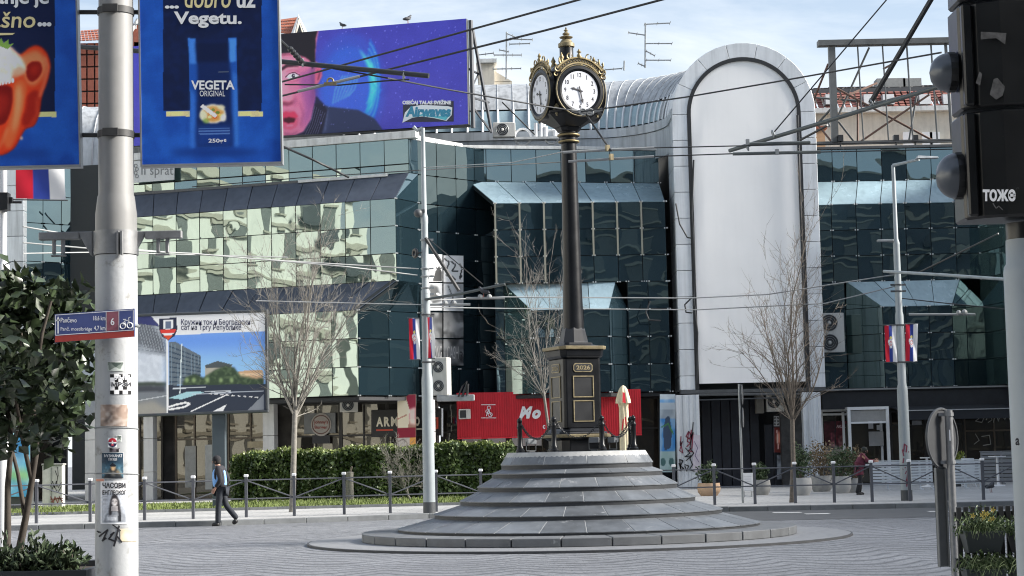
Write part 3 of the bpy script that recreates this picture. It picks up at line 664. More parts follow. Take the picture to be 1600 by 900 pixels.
# ---------------------------------------------------------------- the mirrored-glass shopping centre
BACK = {}
def backing(root, t0, t1, b0, b1):
    n = (t1 - t0).cross(t0 - b0).normalized(); mb = BACK.setdefault(root.name, MB())
    mb.slab([b0 - n * .05, b1 - n * .05, t1 - n * .05, t0 - n * .05], n, .12)
def panes(root, t0, t1, b0, b1, nc, nr, m, name='pane', gap=.016, jit=.005, th=.03, fit=None, back=True, skip=()):
    n = (t1 - t0).cross(t0 - b0).normalized()
    P = lambda u, v: b0.lerp(b1, u).lerp(t0.lerp(t1, u), v)
    w_ = max((t1 - t0).length, (b1 - b0).length) / nc; h_ = max((t0 - b0).length, .01) / nr; gu, gv = gap / w_ / nc, gap / h_ / nr
    for i in range(nc):
        for j in range(nr):
            if (i, j) in skip: continue
            c = [P(i / nc + gu, j / nr + gv), P((i + 1) / nc - gu, j / nr + gv), P((i + 1) / nc - gu, (j + 1) / nr - gv), P(i / nc + gu, (j + 1) / nr - gv)]
            a, b = rnd.uniform(-jit, jit), rnd.uniform(-jit, jit)
            c = [c[0] + n * (a + b), c[1] + n * (-a + b), c[2] + n * (-a - b), c[3] + n * (a - b)]
            mb = MB(); mb.slab(c, n, th); mb.build(name, m, root)
    if fit is not None:
        for i in range(nc + 1):
            for j in range(nr + 1):
                for s_ in (-.05, .05):
                    c = P(i / nc, j / nr) + (t1 - t0).normalized() * s_ + n * .02; fit.box(c, (.05, .04, .05))
    if back: backing(root, t0, t1, b0, b1)
def vert(p, z): return Vector((p.x, p.y, z))
def tri_pane(root, pts, m, name='pane'):
    n = (pts[1] - pts[0]).cross(pts[2] - pts[0]).normalized()
    if n.y > 0 and abs(n.y) > .01: pts = pts[::-1]; n = -n
    c = sum(pts, Vector()) / 3; mb = MB(); mb.slab([p + (c - p) * .02 for p in pts], n, .03); mb.build(name, m, root)
Z4, Z3, Z2B, Z2T, Z1B, Z1T = 4.04, 7.35, 8.50, 11.75, 12.92, 14.30
XY = lambda px, py, Y: at(px, py, Y)
m_fit = mat('fitting_white', (.6, .62, .62), .4)
m_fin = mat('pale_fin', (.32, .31, .25), .5, var=.1)

# ---- left wing
lw = thing('glass_building', (-9, 76, .13), 'left wing of mirrored glass with pale green panes, behind the hedge', 'building')
fitA = MB()
a1 = (XY(203, 285, 76.0), XY(638.5, 240, 72.0)); a2 = (XY(203, 400, 74.9), XY(619, 380, 70.9)); a3 = (XY(203, 550, 73.7), XY(560, 550, 70.4))
V_ = vert
panes(lw, V_(a1[0], Z1T), V_(a1[1], Z1T), V_(a1[0], Z1B + .38), V_(a1[1], Z1B + .38), 12, 1, g_bright)
panes(lw, V_(a1[0], Z1B + .36), V_(a1[1], Z1B + .36), V_(a1[0], Z1B), V_(a1[1], Z1B), 12, 1, g_bright)
panes(lw, V_(a1[0], Z1B), V_(a1[1], Z1B), V_(a2[0], Z2T), V_(a2[1], Z2T), 11, 1, g_slate, name='roof_sheet', jit=.012)
panes(lw, V_(a2[0], Z2T), V_(a2[1], Z2T), V_(a2[0], Z2B), V_(a2[1], Z2B), 11, 3, g_bright)
a2c = XY(655, 400, 72.3)
panes(lw, V_(a2[0], Z2B), V_(a2[1], Z2B), V_(a3[0], Z3), V_(a3[1], Z3), 10, 1, g_slate, name='roof_sheet', jit=.012)
panes(lw, V_(a3[0], Z3), V_(a3[1], Z3), V_(a3[0], Z4), V_(a3[1], Z4), 9, 3, g_bright)
panes(lw, V_(a1[1], Z1T), V_(XY(653, 240, 72.4), Z1T), V_(a1[1], Z1B), V_(XY(653, 240, 72.4), Z1B), 1, 1, g_dark)
panes(lw, V_(a1[1], Z1B), V_(XY(653, 265, 72.4), Z1B), V_(a2[1], Z2T), V_(a2c, Z2T), 1, 1, g_dark)
panes(lw, V_(a2[1], Z2T), V_(a2c, Z2T), V_(a2[1], Z2B), V_(a2c, Z2B), 1, 3, g_deep, fit=fitA)
a3c = XY(655, 550, 72.5)
panes(lw, V_(a2[1], Z2B), V_(a2c, Z2B), V_(a3[1], Z3), V_(a3c, Z3), 2, 1, g_deep)
panes(lw, V_(a3[1], Z3), V_(a3c, Z3), V_(a3[1], Z4), V_(a3c, Z4), 2, 3, g_deep, fit=fitA)
# far-left dark bay behind the pole
a0 = (XY(38, 400, 75.6), XY(152, 400, 77.6))
for (zb, zt) in ((Z4, Z3), (Z3, Z2B), (Z2B, Z2T), (Z2T, Z1B), (Z1B, Z1T)):
    panes(lw, V_(a0[0], zt), V_(a0[1], zt), V_(a0[0], zb), V_(a0[1], zb), 4, 2 if zt - zb > 2 else 1, g_dark, fit=fitA)
panes(lw, V_(a0[1], Z1T), V_(a1[0], Z1T), V_(a0[1], Z4), V_(a1[0], Z4), 2, 5, g_dark)
# pale sill ledge and coping
def strip(root, name, m, p, q, z0, z1, proud, deep=.3):
    n = Vector((q.y - p.y, -(q.x - p.x), 0)).normalized()
    mb = MB(); mb.hexa([V_(p + n * proud, z0), V_(q + n * proud, z0), V_(q - n * deep, z0), V_(p - n * deep, z0)], [V_(p + n * proud, z1), V_(q + n * proud, z1), V_(q - n * deep, z1), V_(p - n * deep, z1)])
    return mb.build(name, m, root, bevel=.01)
strip(lw, 'coping', m_coping, a1[0], a1[1] + (a1[1] - a1[0]).normalized() * .35, Z1T + .005, Z1T + .30, .10)
strip(lw, 'sill_ledge', m_coping, a1[0].lerp(a1[1], .62), a1[0].lerp(a1[1], .93), Z1B - .10, Z1B + .02, .16, .05)
strip(lw, 'sill_ledge', m_dkgrey, a1[0], a1[0].lerp(a1[1], .615), Z1B - .10, Z1B + .02, .10, .05)
# solid core and soffit
def core_poly(root, pts, z0, z1, name='core', m=m_darkwall):
    mb = MB(); mb.prism([(p[0], p[1]) for p in pts], z0, z1); return mb.build(name, m, root)
g0, g1 = XY(203, 700, 75.4) , XY(662, 690, 72.9)
core_poly(lw, [(-22.5, 77.6), V2(a1[0]) + Vector((.1, .3)), V2(a1[1]) + Vector((0, .6)), V2(a1[1]) + Vector((.2, 18)), (-22.5, 92)], 4.0, Z1T - .02)
core_poly(lw, [V2(a0[0]) + Vector((0, .25)), V2(a3[0]) + Vector((0, .12)), V2(a3[1]) + Vector((0, .12)), V2(a3c) + Vector((0, .12)), V2(g1) + Vector((0, 4)), (-22.5, 82)], 3.86, 4.0, 'soffit', m_soffit)
# ground floor: white clad piers, shop windows and doors in dark frames
m_pier = mat('pier_cladding', (.56, .56, .55), .5, var=.06, streak=.2)
n_ = Vector((g1.y - g0.y, -(g1.x - g0.x), 0)).normalized(); e_ = (g1 - g0); e_.z = 0; Lg = e_.length; e_.normalize()
def gs(px): # point of the shop front line at picture column px
    best = min(range(0, 601), key=lambda i: abs(px - (800 + F * ((g0.x + e_.x * (Lg * (i / 500 - .1))) / (g0.y + e_.y * (Lg * (i / 500 - .1)))))))
    q = g0 + e_ * (Lg * (best / 500 - .1)); return Vector((q.x, q.y, 0))
for px, wd in ((72, .45), (245, .42), (430, .48), (676, .35)):
    q = gs(px) + n_ * .9; mb = MB(); 
    for z0, z1 in ((.13, 1.25), (1.265, 2.6), (2.615, 3.86)): mb.box((q.x, q.y, (z0 + z1) / 2), (wd, wd, z1 - z0), math.atan2(e_.y, e_.x))
    mb.build('pier', m_pier, lw, bevel=.012)
m_frm = mat('shop_frame', (.035, .033, .03), .5, .2); m_frm2 = mat('shop_frame_brown', (.10, .075, .05), .5)
def shop_bay(root, p, q, z0, z1, nc, zb, mfr, mgl=None, t=.07):
    """framed shop window: nc lights wide with a transom at zb"""
    e = (q - p).normalized(); n = Vector((e.y, -e.x, 0)); mb = MB(); rz = math.atan2(e.y, e.x); Ln = (q - p).length
    xs = [Ln * i / nc for i in range(nc + 1)]
    for x in xs: c = p + e * x; mb.box((c.x, c.y, (z0 + z1) / 2), (t, .1, z1 - z0), rz)
    for z in (z0 + t / 2, zb, z1 - t / 2):
        for a, b in zip(xs[:-1], xs[1:]): c = p + e * ((a + b) / 2); mb.box((c.x, c.y, z), (b - a - t - .004, .09, t), rz)
    mb.build('window_frame', mfr, root)
    for a, b in zip(xs[:-1], xs[1:]):
        for u, v in ((z0 + t, zb - t / 2), (zb + t / 2, z1 - t)):
            if v - u < .1: continue
            s_, q_ = p + e * (a + t / 2), p + e * (b - t / 2)
            mb = MB(); mb.slab([V_(s_, u), V_(q_, u), V_(q_, v), V_(s_, v)], n, .02); mb.build('shop_pane', mgl or g_shop, root)
for (x0, x1, nc, mf) in ((20, 68, 2, m_frm), (100, 150, 2, m_frm), (152, 215, 2, m_frm2), (216, 250, 1, m_frm), (272, 330, 2, m_frm2), (332, 352, 1, m_frm), (354, 424, 2, m_frm2), (452, 527, 2, m_frm), (530, 600, 2, m_frm), (603, 662, 2, m_frm)):
    shop_bay(lw, gs(x0), gs(x1), .14, 3.85, nc, 2.55, mf)
b0_, b1_ = gs(-20) - n_ * .35, gs(675) - n_ * .35
mb = MB(); mb.hexa([V_(b0_, .1), V_(b1_, .1), V_(b1_ - n_ * .3, .1), V_(b0_ - n_ * .3, .1)], [V_(b0_, 3.9), V_(b1_, 3.9), V_(b1_ - n_ * .3, 3.9), V_(b0_ - n_ * .3, 3.9)]); mb.build('inner_wall', mat('shop_interior', (.06, .055, .05), .8, var=.5, scale=1.5), lw)
# window stickers and pale door blinds
for (x0, x1, y0, y1, c) in ((286, 303, 697, 762, (.30, .30, .28)), (318, 338, 695, 765, (.36, .37, .36)), (384, 420, 690, 700, (.35, .3, .2)), (108, 128, 705, 745, (.33, .30, .26)), (104, 118, 686, 692, (.6, .6, .58)), (456, 496, 730, 742, (.4, .4, .42))):
    p, q = gs(x0) + n_ * .06, gs(x1) + n_ * .06; za, zb = at(x0, y1, p.y).z, at(x0, y0, p.y).z
    mb = MB(); mb.slab([V_(p, max(.3, za)), V_(q, max(.3, za)), V_(q, zb), V_(p, zb)], n_, .01); mb.build('window_sheet', mat('sheet_%d' % x0, c, .7, var=.15, scale=5), lw)
fitA.build('glass_fitting', m_fit, lw)['kind'] = 'stuff'
BACK[lw.name].build('backing_frame', m_darkwall, lw)
# little window machines hanging in the shop fronts
# ---- middle wing
mwg = thing('glass_building', (2, 75, .13), 'middle wing of dark teal glass behind the clock column', 'building'); fitB = MB()
M0, M1 = XY(654, 400, 72.5), XY(773, 400, 75.2)
b1 = (XY(720, 250, 74.7), XY(1029, 250, 76.3)); b2 = (XY(774.6, 380, 73.0), XY(1041, 380, 73.5))
m_end = XY(720, 240, 74.0)
for zb, zt, r_ in ((Z4, Z3, 3), (Z3, Z2B, 1), (Z2B, Z2T, 3), (Z2T, Z1B, 1), (Z1B, Z1T, 1)):
    panes(mwg, V_(M0, zt), V_(M1, zt), V_(M0, zb), V_(M1, zb), 4, r_, g_deep, fit=fitB)
panes(mwg, V_(b1[0], Z1T), V_(b1[1], Z1T), V_(b1[0], Z1B), V_(b1[1], Z1B), 8, 1, g_dark)
bs0, bs1 = XY(733, 275, 74.7), b1[1]
panes(mwg, V_(bs0, Z1B), V_(bs1, Z1B), V_(b2[0], Z2T), V_(b2[1], Z2T), 7, 1, g_sky, name='roof_pane', jit=.01, fit=fitB)
panes(mwg, V_(b2[0], Z2T), V_(b2[1], Z2T), V_(b2[0], Z2B), V_(b2[1], Z2B), 7, 3, g_dark, fit=fitB)
for i in range(7):
    q = b2[0].lerp(b2[1], i / 7); 
    if i in (0, 1, 2, 4, 5, 6):
        mb = MB(); mb.box((q.x, q.y - .05, (Z2T + Z2B + (1.07 if i > 2 else 0)) / 2), (.07, .07, Z2T - Z2B - (1.07 if i > 2 else 0))); mb.build('fin', m_fin, mwg)
def bay(root, fit, w0, c0, f1, w1, Yw, Yf, nf, tl, tr, mchl):
    """projecting glass bay: wall line w0..w1 at depth Yw, front c0..f1 at depth Yf, with a hipped glass roof"""
    pw0, pc0, pf1, pw1 = XY(w0, 540, Yw), XY(c0, 540, Yf), XY(f1, 540, Yf), XY(w1, 540, Yw); T0, T1 = V_(XY(tl, 442, Yw), Z2B), V_(XY(tr, 442, Yw), Z2B)
    panes(root, V_(pw0, Z3), V_(pc0, Z3), V_(pw0, Z4), V_(pc0, Z4), 1, 3, mchl)
    panes(root, V_(pc0, Z3), V_(pf1, Z3), V_(pc0, Z4), V_(pf1, Z4), nf, 3, g_dark, fit=fit)
    panes(root, V_(pf1, Z3), V_(pw1, Z3), V_(pf1, Z4), V_(pw1, Z4), 1, 3, g_deep, fit=fit)
    tri_pane(root, [T0, V_(pw0, Z3), V_(pc0, Z3)], mchl, 'hip_pane'); tri_pane(root, [T1, V_(pf1, Z3), V_(pw1, Z3)], g_dark, 'hip_pane')
    panes(root, T0, T1, V_(pc0, Z3), V_(pf1, Z3), nf + 1, 1, g_sky, name='roof_pane', jit=.01)
bay(mwg, fitB, 789, 832, 953, 983, 73.4, 72.55, 3, 788, 962, g_bright)
panes(mwg, V_(XY(983, 540, 73.3), Z2B), V_(XY(1047, 540, 73.5), Z2B), V_(XY(983, 540, 73.3), Z4), V_(XY(1047, 540, 73.5), Z4), 2, 4, g_dark, fit=fitB)
panes(mwg, V_(XY(774.6, 540, 73.4), Z2B), V_(XY(789, 540, 73.4), Z2B), V_(XY(774.6, 540, 73.4), Z4), V_(XY(789, 540, 73.4), Z4), 1, 4, g_dark)
strip(mwg, 'coping', m_coping, V_(M0, 0) - Vector((.1, .05, 0)), V_(b1[0], 0), Z1T + .005, Z1T + .2, .12)
strip(mwg, 'coping', m_coping, b1[0], b1[1], Z1T + .005, Z1T + .14, .10)
# rain gutter pipe bars seen before the top band
core_poly(mwg, [V2(M0) + Vector((.1, .5)), V2(b1[0]) + Vector((0, .5)), V2(b1[1]) + Vector((0, .5)), (6.2, 95), (V2(M0) + Vector((.1, 20)))], 4.0, Z1T - .02)
core_poly(mwg, [V2(M0) + Vector((.05, .12)), V2(XY(745, 540, 74.4)), V2(XY(832, 540, 72.65)), V2(XY(953, 540, 72.65)), V2(XY(983, 540, 73.4)), V2(XY(1045, 540, 73.6)), (6.2, 80), V2(M0) + Vector((.1, 7))], 3.86, 4.0, 'soffit', m_soffit)
# ground floor of the middle wing: back wall with white and dark shop windows
mg0, mg1 = XY(690, 690, 74.6), XY(1030, 690, 74.6)
shop_bay(mwg, V_(mg0, 0), V_(XY(860, 690, 74.6), 0), .14, 3.85, 5, 2.6, m_frm); shop_bay(mwg, V_(XY(862, 690, 74.6), 0), V_(mg1, 0), .14, 3.85, 4, 2.6, m_frm)
mb = MB(); mb.box(((mg0.x + mg1.x) / 2, 75.2, 2), (mg1.x - mg0.x, .3, 3.7)); mb.build('inner_wall', mat('shop_interior', (.06, .055, .05), .8), mwg)
fitB.build('glass_fitting', m_fit, mwg)['kind'] = 'stuff'; BACK[mwg.name].build('backing_frame', m_darkwall, mwg)

# ---- right wing
rw = thing('glass_building', (16, 77, .13), 'right wing of dark glass above the cafe front, beside the white arch', 'building'); fitD = MB()
d1 = (XY(1262, 260, 77.0), XY(1532, 260, 77.0)); d2 = (XY(1262, 380, 75.6), XY(1532, 380, 75.6))
panes(rw, V_(d1[0], Z1T), V_(d1[1], Z1T), V_(d1[0], Z1B), V_(d1[1], Z1B), 7, 1, g_dark)
panes(rw, V_(d1[0], Z1B), V_(d1[1], Z1B), V_(d2[0], Z2T), V_(d2[1], Z2T), 7, 1, g_sky, name='roof_pane', jit=.01, fit=fitD)
panes(rw, V_(d2[0], Z2T), V_(d2[1], Z2T), V_(d2[0], Z2B), V_(d2[1], Z2B), 7, 3, g_dark, fit=fitD)
bay(rw, fitD, 1323, 1381, 1490, 1545, 75.6, 74.6, 3, 1322, 1500, g_bright)
panes(rw, V_(XY(1266, 540, 75.6), Z2B), V_(XY(1323, 540, 75.6), Z2B), V_(XY(1266, 540, 75.6), Z4), V_(XY(1323, 540, 75.6), Z4), 1, 4, g_dark)
e0, e1 = XY(1531, 450, 75.8), XY(1600, 450, 71.5)
for zb, zt, r_ in ((Z4, Z3, 3), (Z3, Z2B, 1), (Z2B, Z2T, 3), (Z2T, Z1T, 2)):
    panes(rw, V_(e0, zt), V_(e1, zt), V_(e0, zb), V_(e1, zb), 4, r_, g_bright)
e2 = e1 + Vector((2.5, 0, 0)); panes(rw, V_(e1, Z1T), V_(e2, Z1T), V_(e1, Z4), V_(e2, Z4), 2, 9, g_dark)
strip(rw, 'coping', m_dkgrey, d1[0], d1[1], Z1T + .005, Z1T + .12, .08)
core_poly(rw, [V2(d1[0]) + Vector((0, .4)), V2(d1[1]) + Vector((.2, .4)), V2(e1) + Vector((.3, .2)), V2(e2) + Vector((0, .2)), V2(e2) + Vector((0, 20)), V2(d1[0]) + Vector((0, 20))], 4.0, Z1T - .02)
FX0, FX1 = XY(1283, 620, 74.4), XY(1560, 620, 74.4)
mb = MB(); mb.box(((FX0.x + FX1.x) / 2 + 1.5, 76.2, 3.96), (FX1.x - FX0.x + 5, 4.2, .13)); mb.build('soffit', m_soffit, rw)
mb = MB(); mb.box(((FX0.x + FX1.x) / 2 + 1, 74.25, 3.55), (FX1.x - FX0.x + 2, .15, .72)); mb.build('fascia', mat('fascia_black', (.014, .016, .02), .45, var=.3), rw)
mb = MB(); mb.box(((FX0.x + FX1.x) / 2 + 1, 74.1, 3.97), (FX1.x - FX0.x + 2, .2, .06)); mb.build('fascia_strip', mat('fascia_rail', (.30, .31, .31), .4, .4), rw)
# folded cafe awning
A0, A1 = XY(1408, 630, 72.2), XY(1585, 630, 72.2)
m_awn = mat('awning_cloth', (.014, .017, .022), .8)
mb = MB(); mb.hexa([(A0.x, 72.2, 3.0), (A1.x, 72.2, 3.0), (A1.x, 74.1, 3.18), (A0.x, 74.1, 3.18)], [(A0.x, 72.2, 3.04), (A1.x, 72.2, 3.04), (A1.x, 74.1, 3.24), (A0.x, 74.1, 3.24)]); mb.build('awning', m_awn, rw)
mb = MB(); mb.box(((A0.x + A1.x) / 2, 72.17, 2.84), (A1.x - A0.x, .03, .36)); mb.build('awning_valance', m_awn, rw)
mb = MB(); mb.box(((A0.x + A1.x) / 2, 72.14, 3.03), (A1.x - A0.x, .05, .04)); mb.build('awning_rail', mat('rail_pale', (.4, .41, .42), .4, .4), rw)
# cafe shop windows
rg = lambda px: V_(XY(px, 690, 75.0), 0)
m_wfr = mat('white_frame', (.74, .75, .75), .45, var=.06)
shop_bay(rw, rg(1285), rg(1326), .9, 3.2, 1, 3.0, m_wfr, t=.09)
mb = MB(); p, q = rg(1285), rg(1326); mb.box(((p.x + q.x) / 2, 75.05, .52), (q.x - p.x, .1, .76)); mb.build('stall_riser', m_dkgrey, rw)
shop_bay(rw, rg(1393), rg(1445), .14, 3.1, 2, 2.5, m_frm); shop_bay(rw, rg(1447), rg(1506), .14, 3.1, 2, 2.5, m_frm); shop_bay(rw, rg(1508), rg(1600), .14, 3.1, 2, 2.2, m_frm2)
mb = MB(); mb.box((rg(1440).x, 75.7, 2), (11, .3, 3.7)); mb.build('inner_wall', mat('shop_interior', (.06, .055, .05), .8), rw)
# white door porch standing out from the front
pf = [XY(1328, 690, 73.6), XY(1388, 690, 73.6)]; mb = MB()
for q in pf: mb.box((q.x, 73.6, 1.63), (.12, .12, 3.0)); mb.box((q.x, 74.95, 1.63), (.10, .10, 2.9))
mb.box(((pf[0].x + pf[1].x) / 2, 73.6, 3.19), (pf[1].x - pf[0].x + .12, .12, .12)); mb.box(((pf[0].x + pf[1].x) / 2, 73.62, 2.62), (pf[1].x - pf[0].x - .13, .08, .08))
mb.box(((pf[0].x + pf[1].x) / 2, 73.6, .93), (pf[1].x - pf[0].x - .13, .08, .06))
for q in pf: mb.box((q.x, 74.28, 3.19), (.1, 1.22, .1))
mb.build('porch_frame', m_wfr, rw)
mb = MB(); mb.box(((pf[0].x + pf[1].x) / 2, 73.62, 2.89), (pf[1].x - pf[0].x - .13, .03, .44)); mb.build('porch_panel', mat('porch_grey', (.3, .3, .29), .6), rw)
mb = MB(); mb.slab([(pf[0].x + .07, 75.0 - .12, .2), (pf[1].x - .07, 75.0 - .12, .2), (pf[1].x - .07, 75.0 - .12, 2.6), (pf[0].x + .07, 75.0 - .12, 2.6)], (0, -1, 0), .02); mb.build('shop_pane', g_shop, rw)
for (x0, x1, y0, y1, c) in ((1358, 1380, 674, 697, (.4, .4, .4)), (1357, 1364, 656, 670, (.45, .45, .46)), (1370, 1377, 664, 672, (.5, .5, .5)), (1425, 1440, 657, 664, (.25, .25, .26))):
    p, q = at(x0, y1, 74.8), at(x1, y0, 74.8); mb = MB(); mb.box(((p.x + q.x) / 2, 74.8, (p.z + q.z) / 2), (q.x - p.x, .01, q.z - p.z)); mb.build('window_sheet', mat('wsheet%d' % x0, c, .7), rw)
fitD.build('glass_fitting', m_fit, rw)['kind'] = 'stuff'; BACK[rw.name].build('backing_frame', m_darkwall, rw)

# ---- the white arch: clad gable with a fabric banner and a barrel vault turning away to the left
AC = XY(1162, 172, 73.0); AX, AZ = AC.x, 15.22; RO_, RI_ = 2.90, 2.30; YF = 73.0
arch = thing('arch_tower', (AX, 75, .13), 'tall white metal clad arch with barrel roof between the glass wings', 'building')
def arch_panel(a0, a1, ri, ro, y0, y1, m, name, n=3):
    mb = MB(); T = []; 
    for i in range(n + 1):
        a = a0 + (a1 - a0) * i / n; T.append((math.cos(a), math.sin(a)))
    vs = []
    for y in (y0, y1):
        for c, s_ in T: vs += [(AX + ri * c, y, AZ + ri * s_), (AX + ro * c, y, AZ + ro * s_)]
    m_ = 2 * (n + 1); f = []
    for i in range(n):
        k = 2 * i
        f += [(k, k + 1, k + 3, k + 2), (m_ + k + 2, m_ + k + 3, m_ + k + 1, m_ + k), (k + 1, m_ + k + 1, m_ + k + 3, k + 3), (k, k + 2, m_ + k + 2, m_ + k)]
    f += [(0, m_, m_ + 1, 1), (m_ - 2, m_ - 1, 2 * m_ - 1, 2 * m_ - 2)]
    mb.add(vs, f); return mb.build(name, m, arch, smooth=25, bevel=.012)
for i in range(7):
    arch_panel(math.pi * i / 7 + .003, math.pi * (i + 1) / 7 - .003, RI_, RO_, YF, YF + .35, m_clad, 'arch_panel')
ZB = 4.05
for sx in (-1, 1):
    z = AZ
    while z > ZB + .3:
        z2 = max(ZB, z - 1.06); x0, x1 = AX + sx * RI_, AX + sx * RO_
        mb = MB(); mb.box(((x0 + x1) / 2, YF + .175, (z + z2) / 2), (abs(x1 - x0), .35, z - z2 - .02)); mb.build('jamb_panel', m_clad, arch, bevel=.012)
        nside = 3 if sx < 0 else 2
        for j in range(nside):
            y0 = YF + .36 + j * .75; mb = MB(); mb.box((AX + sx * (RO_ - .06), y0 + .37, (z + z2) / 2), (.10, .735, z - z2 - .02)); mb.build('flank_panel', m_claddirty, arch, bevel=.012)
        z = z2
mb = MB(); mb.prism([(AX - RO_ + .12, YF + .5), (AX + RO_ - .12, YF + .5), (AX + RO_ - .12, 92), (AX - RO_ + .12, 92)], 4.0, AZ); mb.build('core', m_darkwall, arch)
# black rim and the slack white fabric
mb = MB(); n = 36
for i in range(n):
    a0, a1 = math.pi * i / n, math.pi * (i + 1) / n
    P = [(RI_ * math.cos(a), RI_ * math.sin(a)) for a in (a0, a1)]; Q = [((RI_ - .15) * math.cos(a), (RI_ - .15) * math.sin(a)) for a in (a0, a1)]
    mb.slab([(AX + Q[0][0], YF - .03, AZ + Q[0][1]), (AX + P[0][0], YF - .03, AZ + P[0][1]), (AX + P[1][0], YF - .03, AZ + P[1][1]), (AX + Q[1][0], YF - .03, AZ + Q[1][1])], (0, -1, 0), .3)
for sx in (-1, 1): mb.box((AX + sx * (RI_ - .075), YF + .12, (AZ + ZB) / 2 - .02), (.15, .3, AZ - ZB + .04))
mb.build('arch_rim', m_black2, arch)
RB = RI_ - .13; nx, nz = 46, 120; ZB2 = 4.3
U, Vv = np.meshgrid(np.linspace(-1, 1, nx), np.linspace(0, 1, nz))
Zt = AZ + np.sqrt(np.clip(RB ** 2 - (U * RB) ** 2, 0, None)); Zz = ZB2 + (Zt - ZB2) * Vv
wr = blur(nr.standard_normal((nz, nx)), 2); wr /= wr.std(); wr2 = blur(nr.standard_normal((nz, nx)), 7); wr2 /= wr2.std()
edge = np.clip(1 - np.abs(U), 0, 1); low = np.clip(1 - Vv * 2.2, 0, 1)
diag = np.sin((U * 3 + Vv * 26) * 1.3) * np.exp(-((U + 1) * 1.6)) * low
Yy = YF + .02 - .008 * wr2 * np.minimum(1, edge * 5) - .003 * wr * (0.2 + low) - .02 * diag * np.minimum(1, edge * 6)
Xx = AX + U * RB * (1 - .0 * Vv)
bn = grid_mesh('fabric_banner', np.stack([Xx, Yy, Zz], -1).reshape(-1, 3), np.stack([(i := np.arange(nx * nz).reshape(nz, nx))[:-1, :-1], i[:-1, 1:], i[1:, 1:], i[1:, :-1]], -1).reshape(-1, 4), m_fabric, None, True)
tag(bn, 'huge blank white fabric sheet stretched inside the arch', 'banner')
# barrel vault swept from the gable back and round to the left
RT = 6.0; YA = 80.6; path = []; sN = .62
y = YF + .36
PX = AX - RT; seg = []
Lst = (YA - RT) - y
tot = [Lst, RT * math.pi / 2, 16.0]
def sweep(s_):       # centre point and outward-left normal (towards the inner side) at arc length s
    if s_ < tot[0]: return Vector((AX, y + s_, 0)), Vector((-1, 0, 0))
    s_ -= tot[0]
    if s_ < tot[1]:
        a = s_ / RT; return Vector((PX + RT * math.cos(a), YA - RT + RT * math.sin(a), 0)), Vector((-math.cos(a), -math.sin(a), 0))
    s_ -= tot[1]; return Vector((PX - s_, YA, 0)), Vector((0, -1, 0))
S_end = sum(tot); nseg = 40; m_vault = mat('vault_sheet', (.43, .45, .465), .42, .2, var=.14, scale=.8, streak=.45, perobj=.08)
AW0, AW1 = R(6), R(27)       # the strip of windows just above the eave, on the inner side
for i in range(nseg):
    s0, s1 = S_end * i / nseg, S_end * (i + 1) / nseg
    def ring(s_, a, rr): c, nv = sweep(s_); return c + nv * (rr * math.cos(a)) + Vector((0, 0, AZ + rr * math.sin(a)))
    dz = 0.0
    mb = MB(); A_ = [AW1 + (math.pi - AW1) * k / 14 for k in range(15)]; g = .012
    vs = []
    for s_ in (s0 + g, (s0 + s1) / 2, s1 - g):
        for a in A_: vs.append(ring(s_, a, RO_))
    f = [(r * 15 + k, r * 15 + k + 1, (r + 1) * 15 + k + 1, (r + 1) * 15 + k) for r in range(2) for k in range(14)]
    mb.add(vs, f); mb.tube([ring(s0, a, RO_ + .01) for a in A_], .017, 4)
    mb.build('roof_sheet', m_vault, arch, smooth=40)
    win = s0 > 3.5 and i % 1 == 0
    mb = MB(); aa = [AW0 + .02 + (AW1 - AW0 - .04) * k / 2 for k in range(3)]
    vs = []
    for s_ in (s0 + .03, s1 - .03):
        for a in aa: vs.append(ring(s_, a, RO_ - .03))
    mb.add(vs, [(k, k + 1, 3 + k + 1, 3 + k) for k in range(2)])
    mb.build('vault_window' if win else 'roof_sheet', g_sky if win else m_vault, arch)
    mb = MB(); mb.tube([ring(s0, AW0 + (AW1 - AW0) * k / 3, RO_) for k in range(4)], .05, 4); mb.build('glazing_bar', m_clad, arch)
mb = MB()
for i in range(nseg * 2):
    s0, s1 = S_end * i / nseg / 2, S_end * (i + 1) / nseg / 2
    for z0, z1, r1 in ((AZ - 1.25, AZ - .1, RO_ - .02), (AZ - .08, AZ + .28, RO_ + .05)):
        def pr(s_, rr, z): c, nv = sweep(s_); return c + nv * rr + Vector((0, 0, z))
        mb.hexa([pr(s0, r1, z0), pr(s1, r1, z0), pr(s1, r1 - .12, z0), pr(s0, r1 - .12, z0)], [pr(s0, r1, z1), pr(s1, r1, z1), pr(s1, r1 - .12, z1), pr(s0, r1 - .12, z1)])
    for k in (0, 1):
        s_ = s0 if k == 0 else s1
mb.build('eave', m_claddirty, arch, smooth=30)
mb = MB()
for i in range(nseg):
    s0, s1 = S_end * i / nseg, S_end * (i + 1) / nseg; vs = []
    for s_ in (s0, s1):
        for k in range(9): vs.append(ring(s_, math.pi * k / 8, RO_ - .25))
    mb.add(vs, [(k, k + 1, 9 + k + 1, 9 + k) for k in range(8)])
mb.build('vault_lining', m_darkwall, arch)
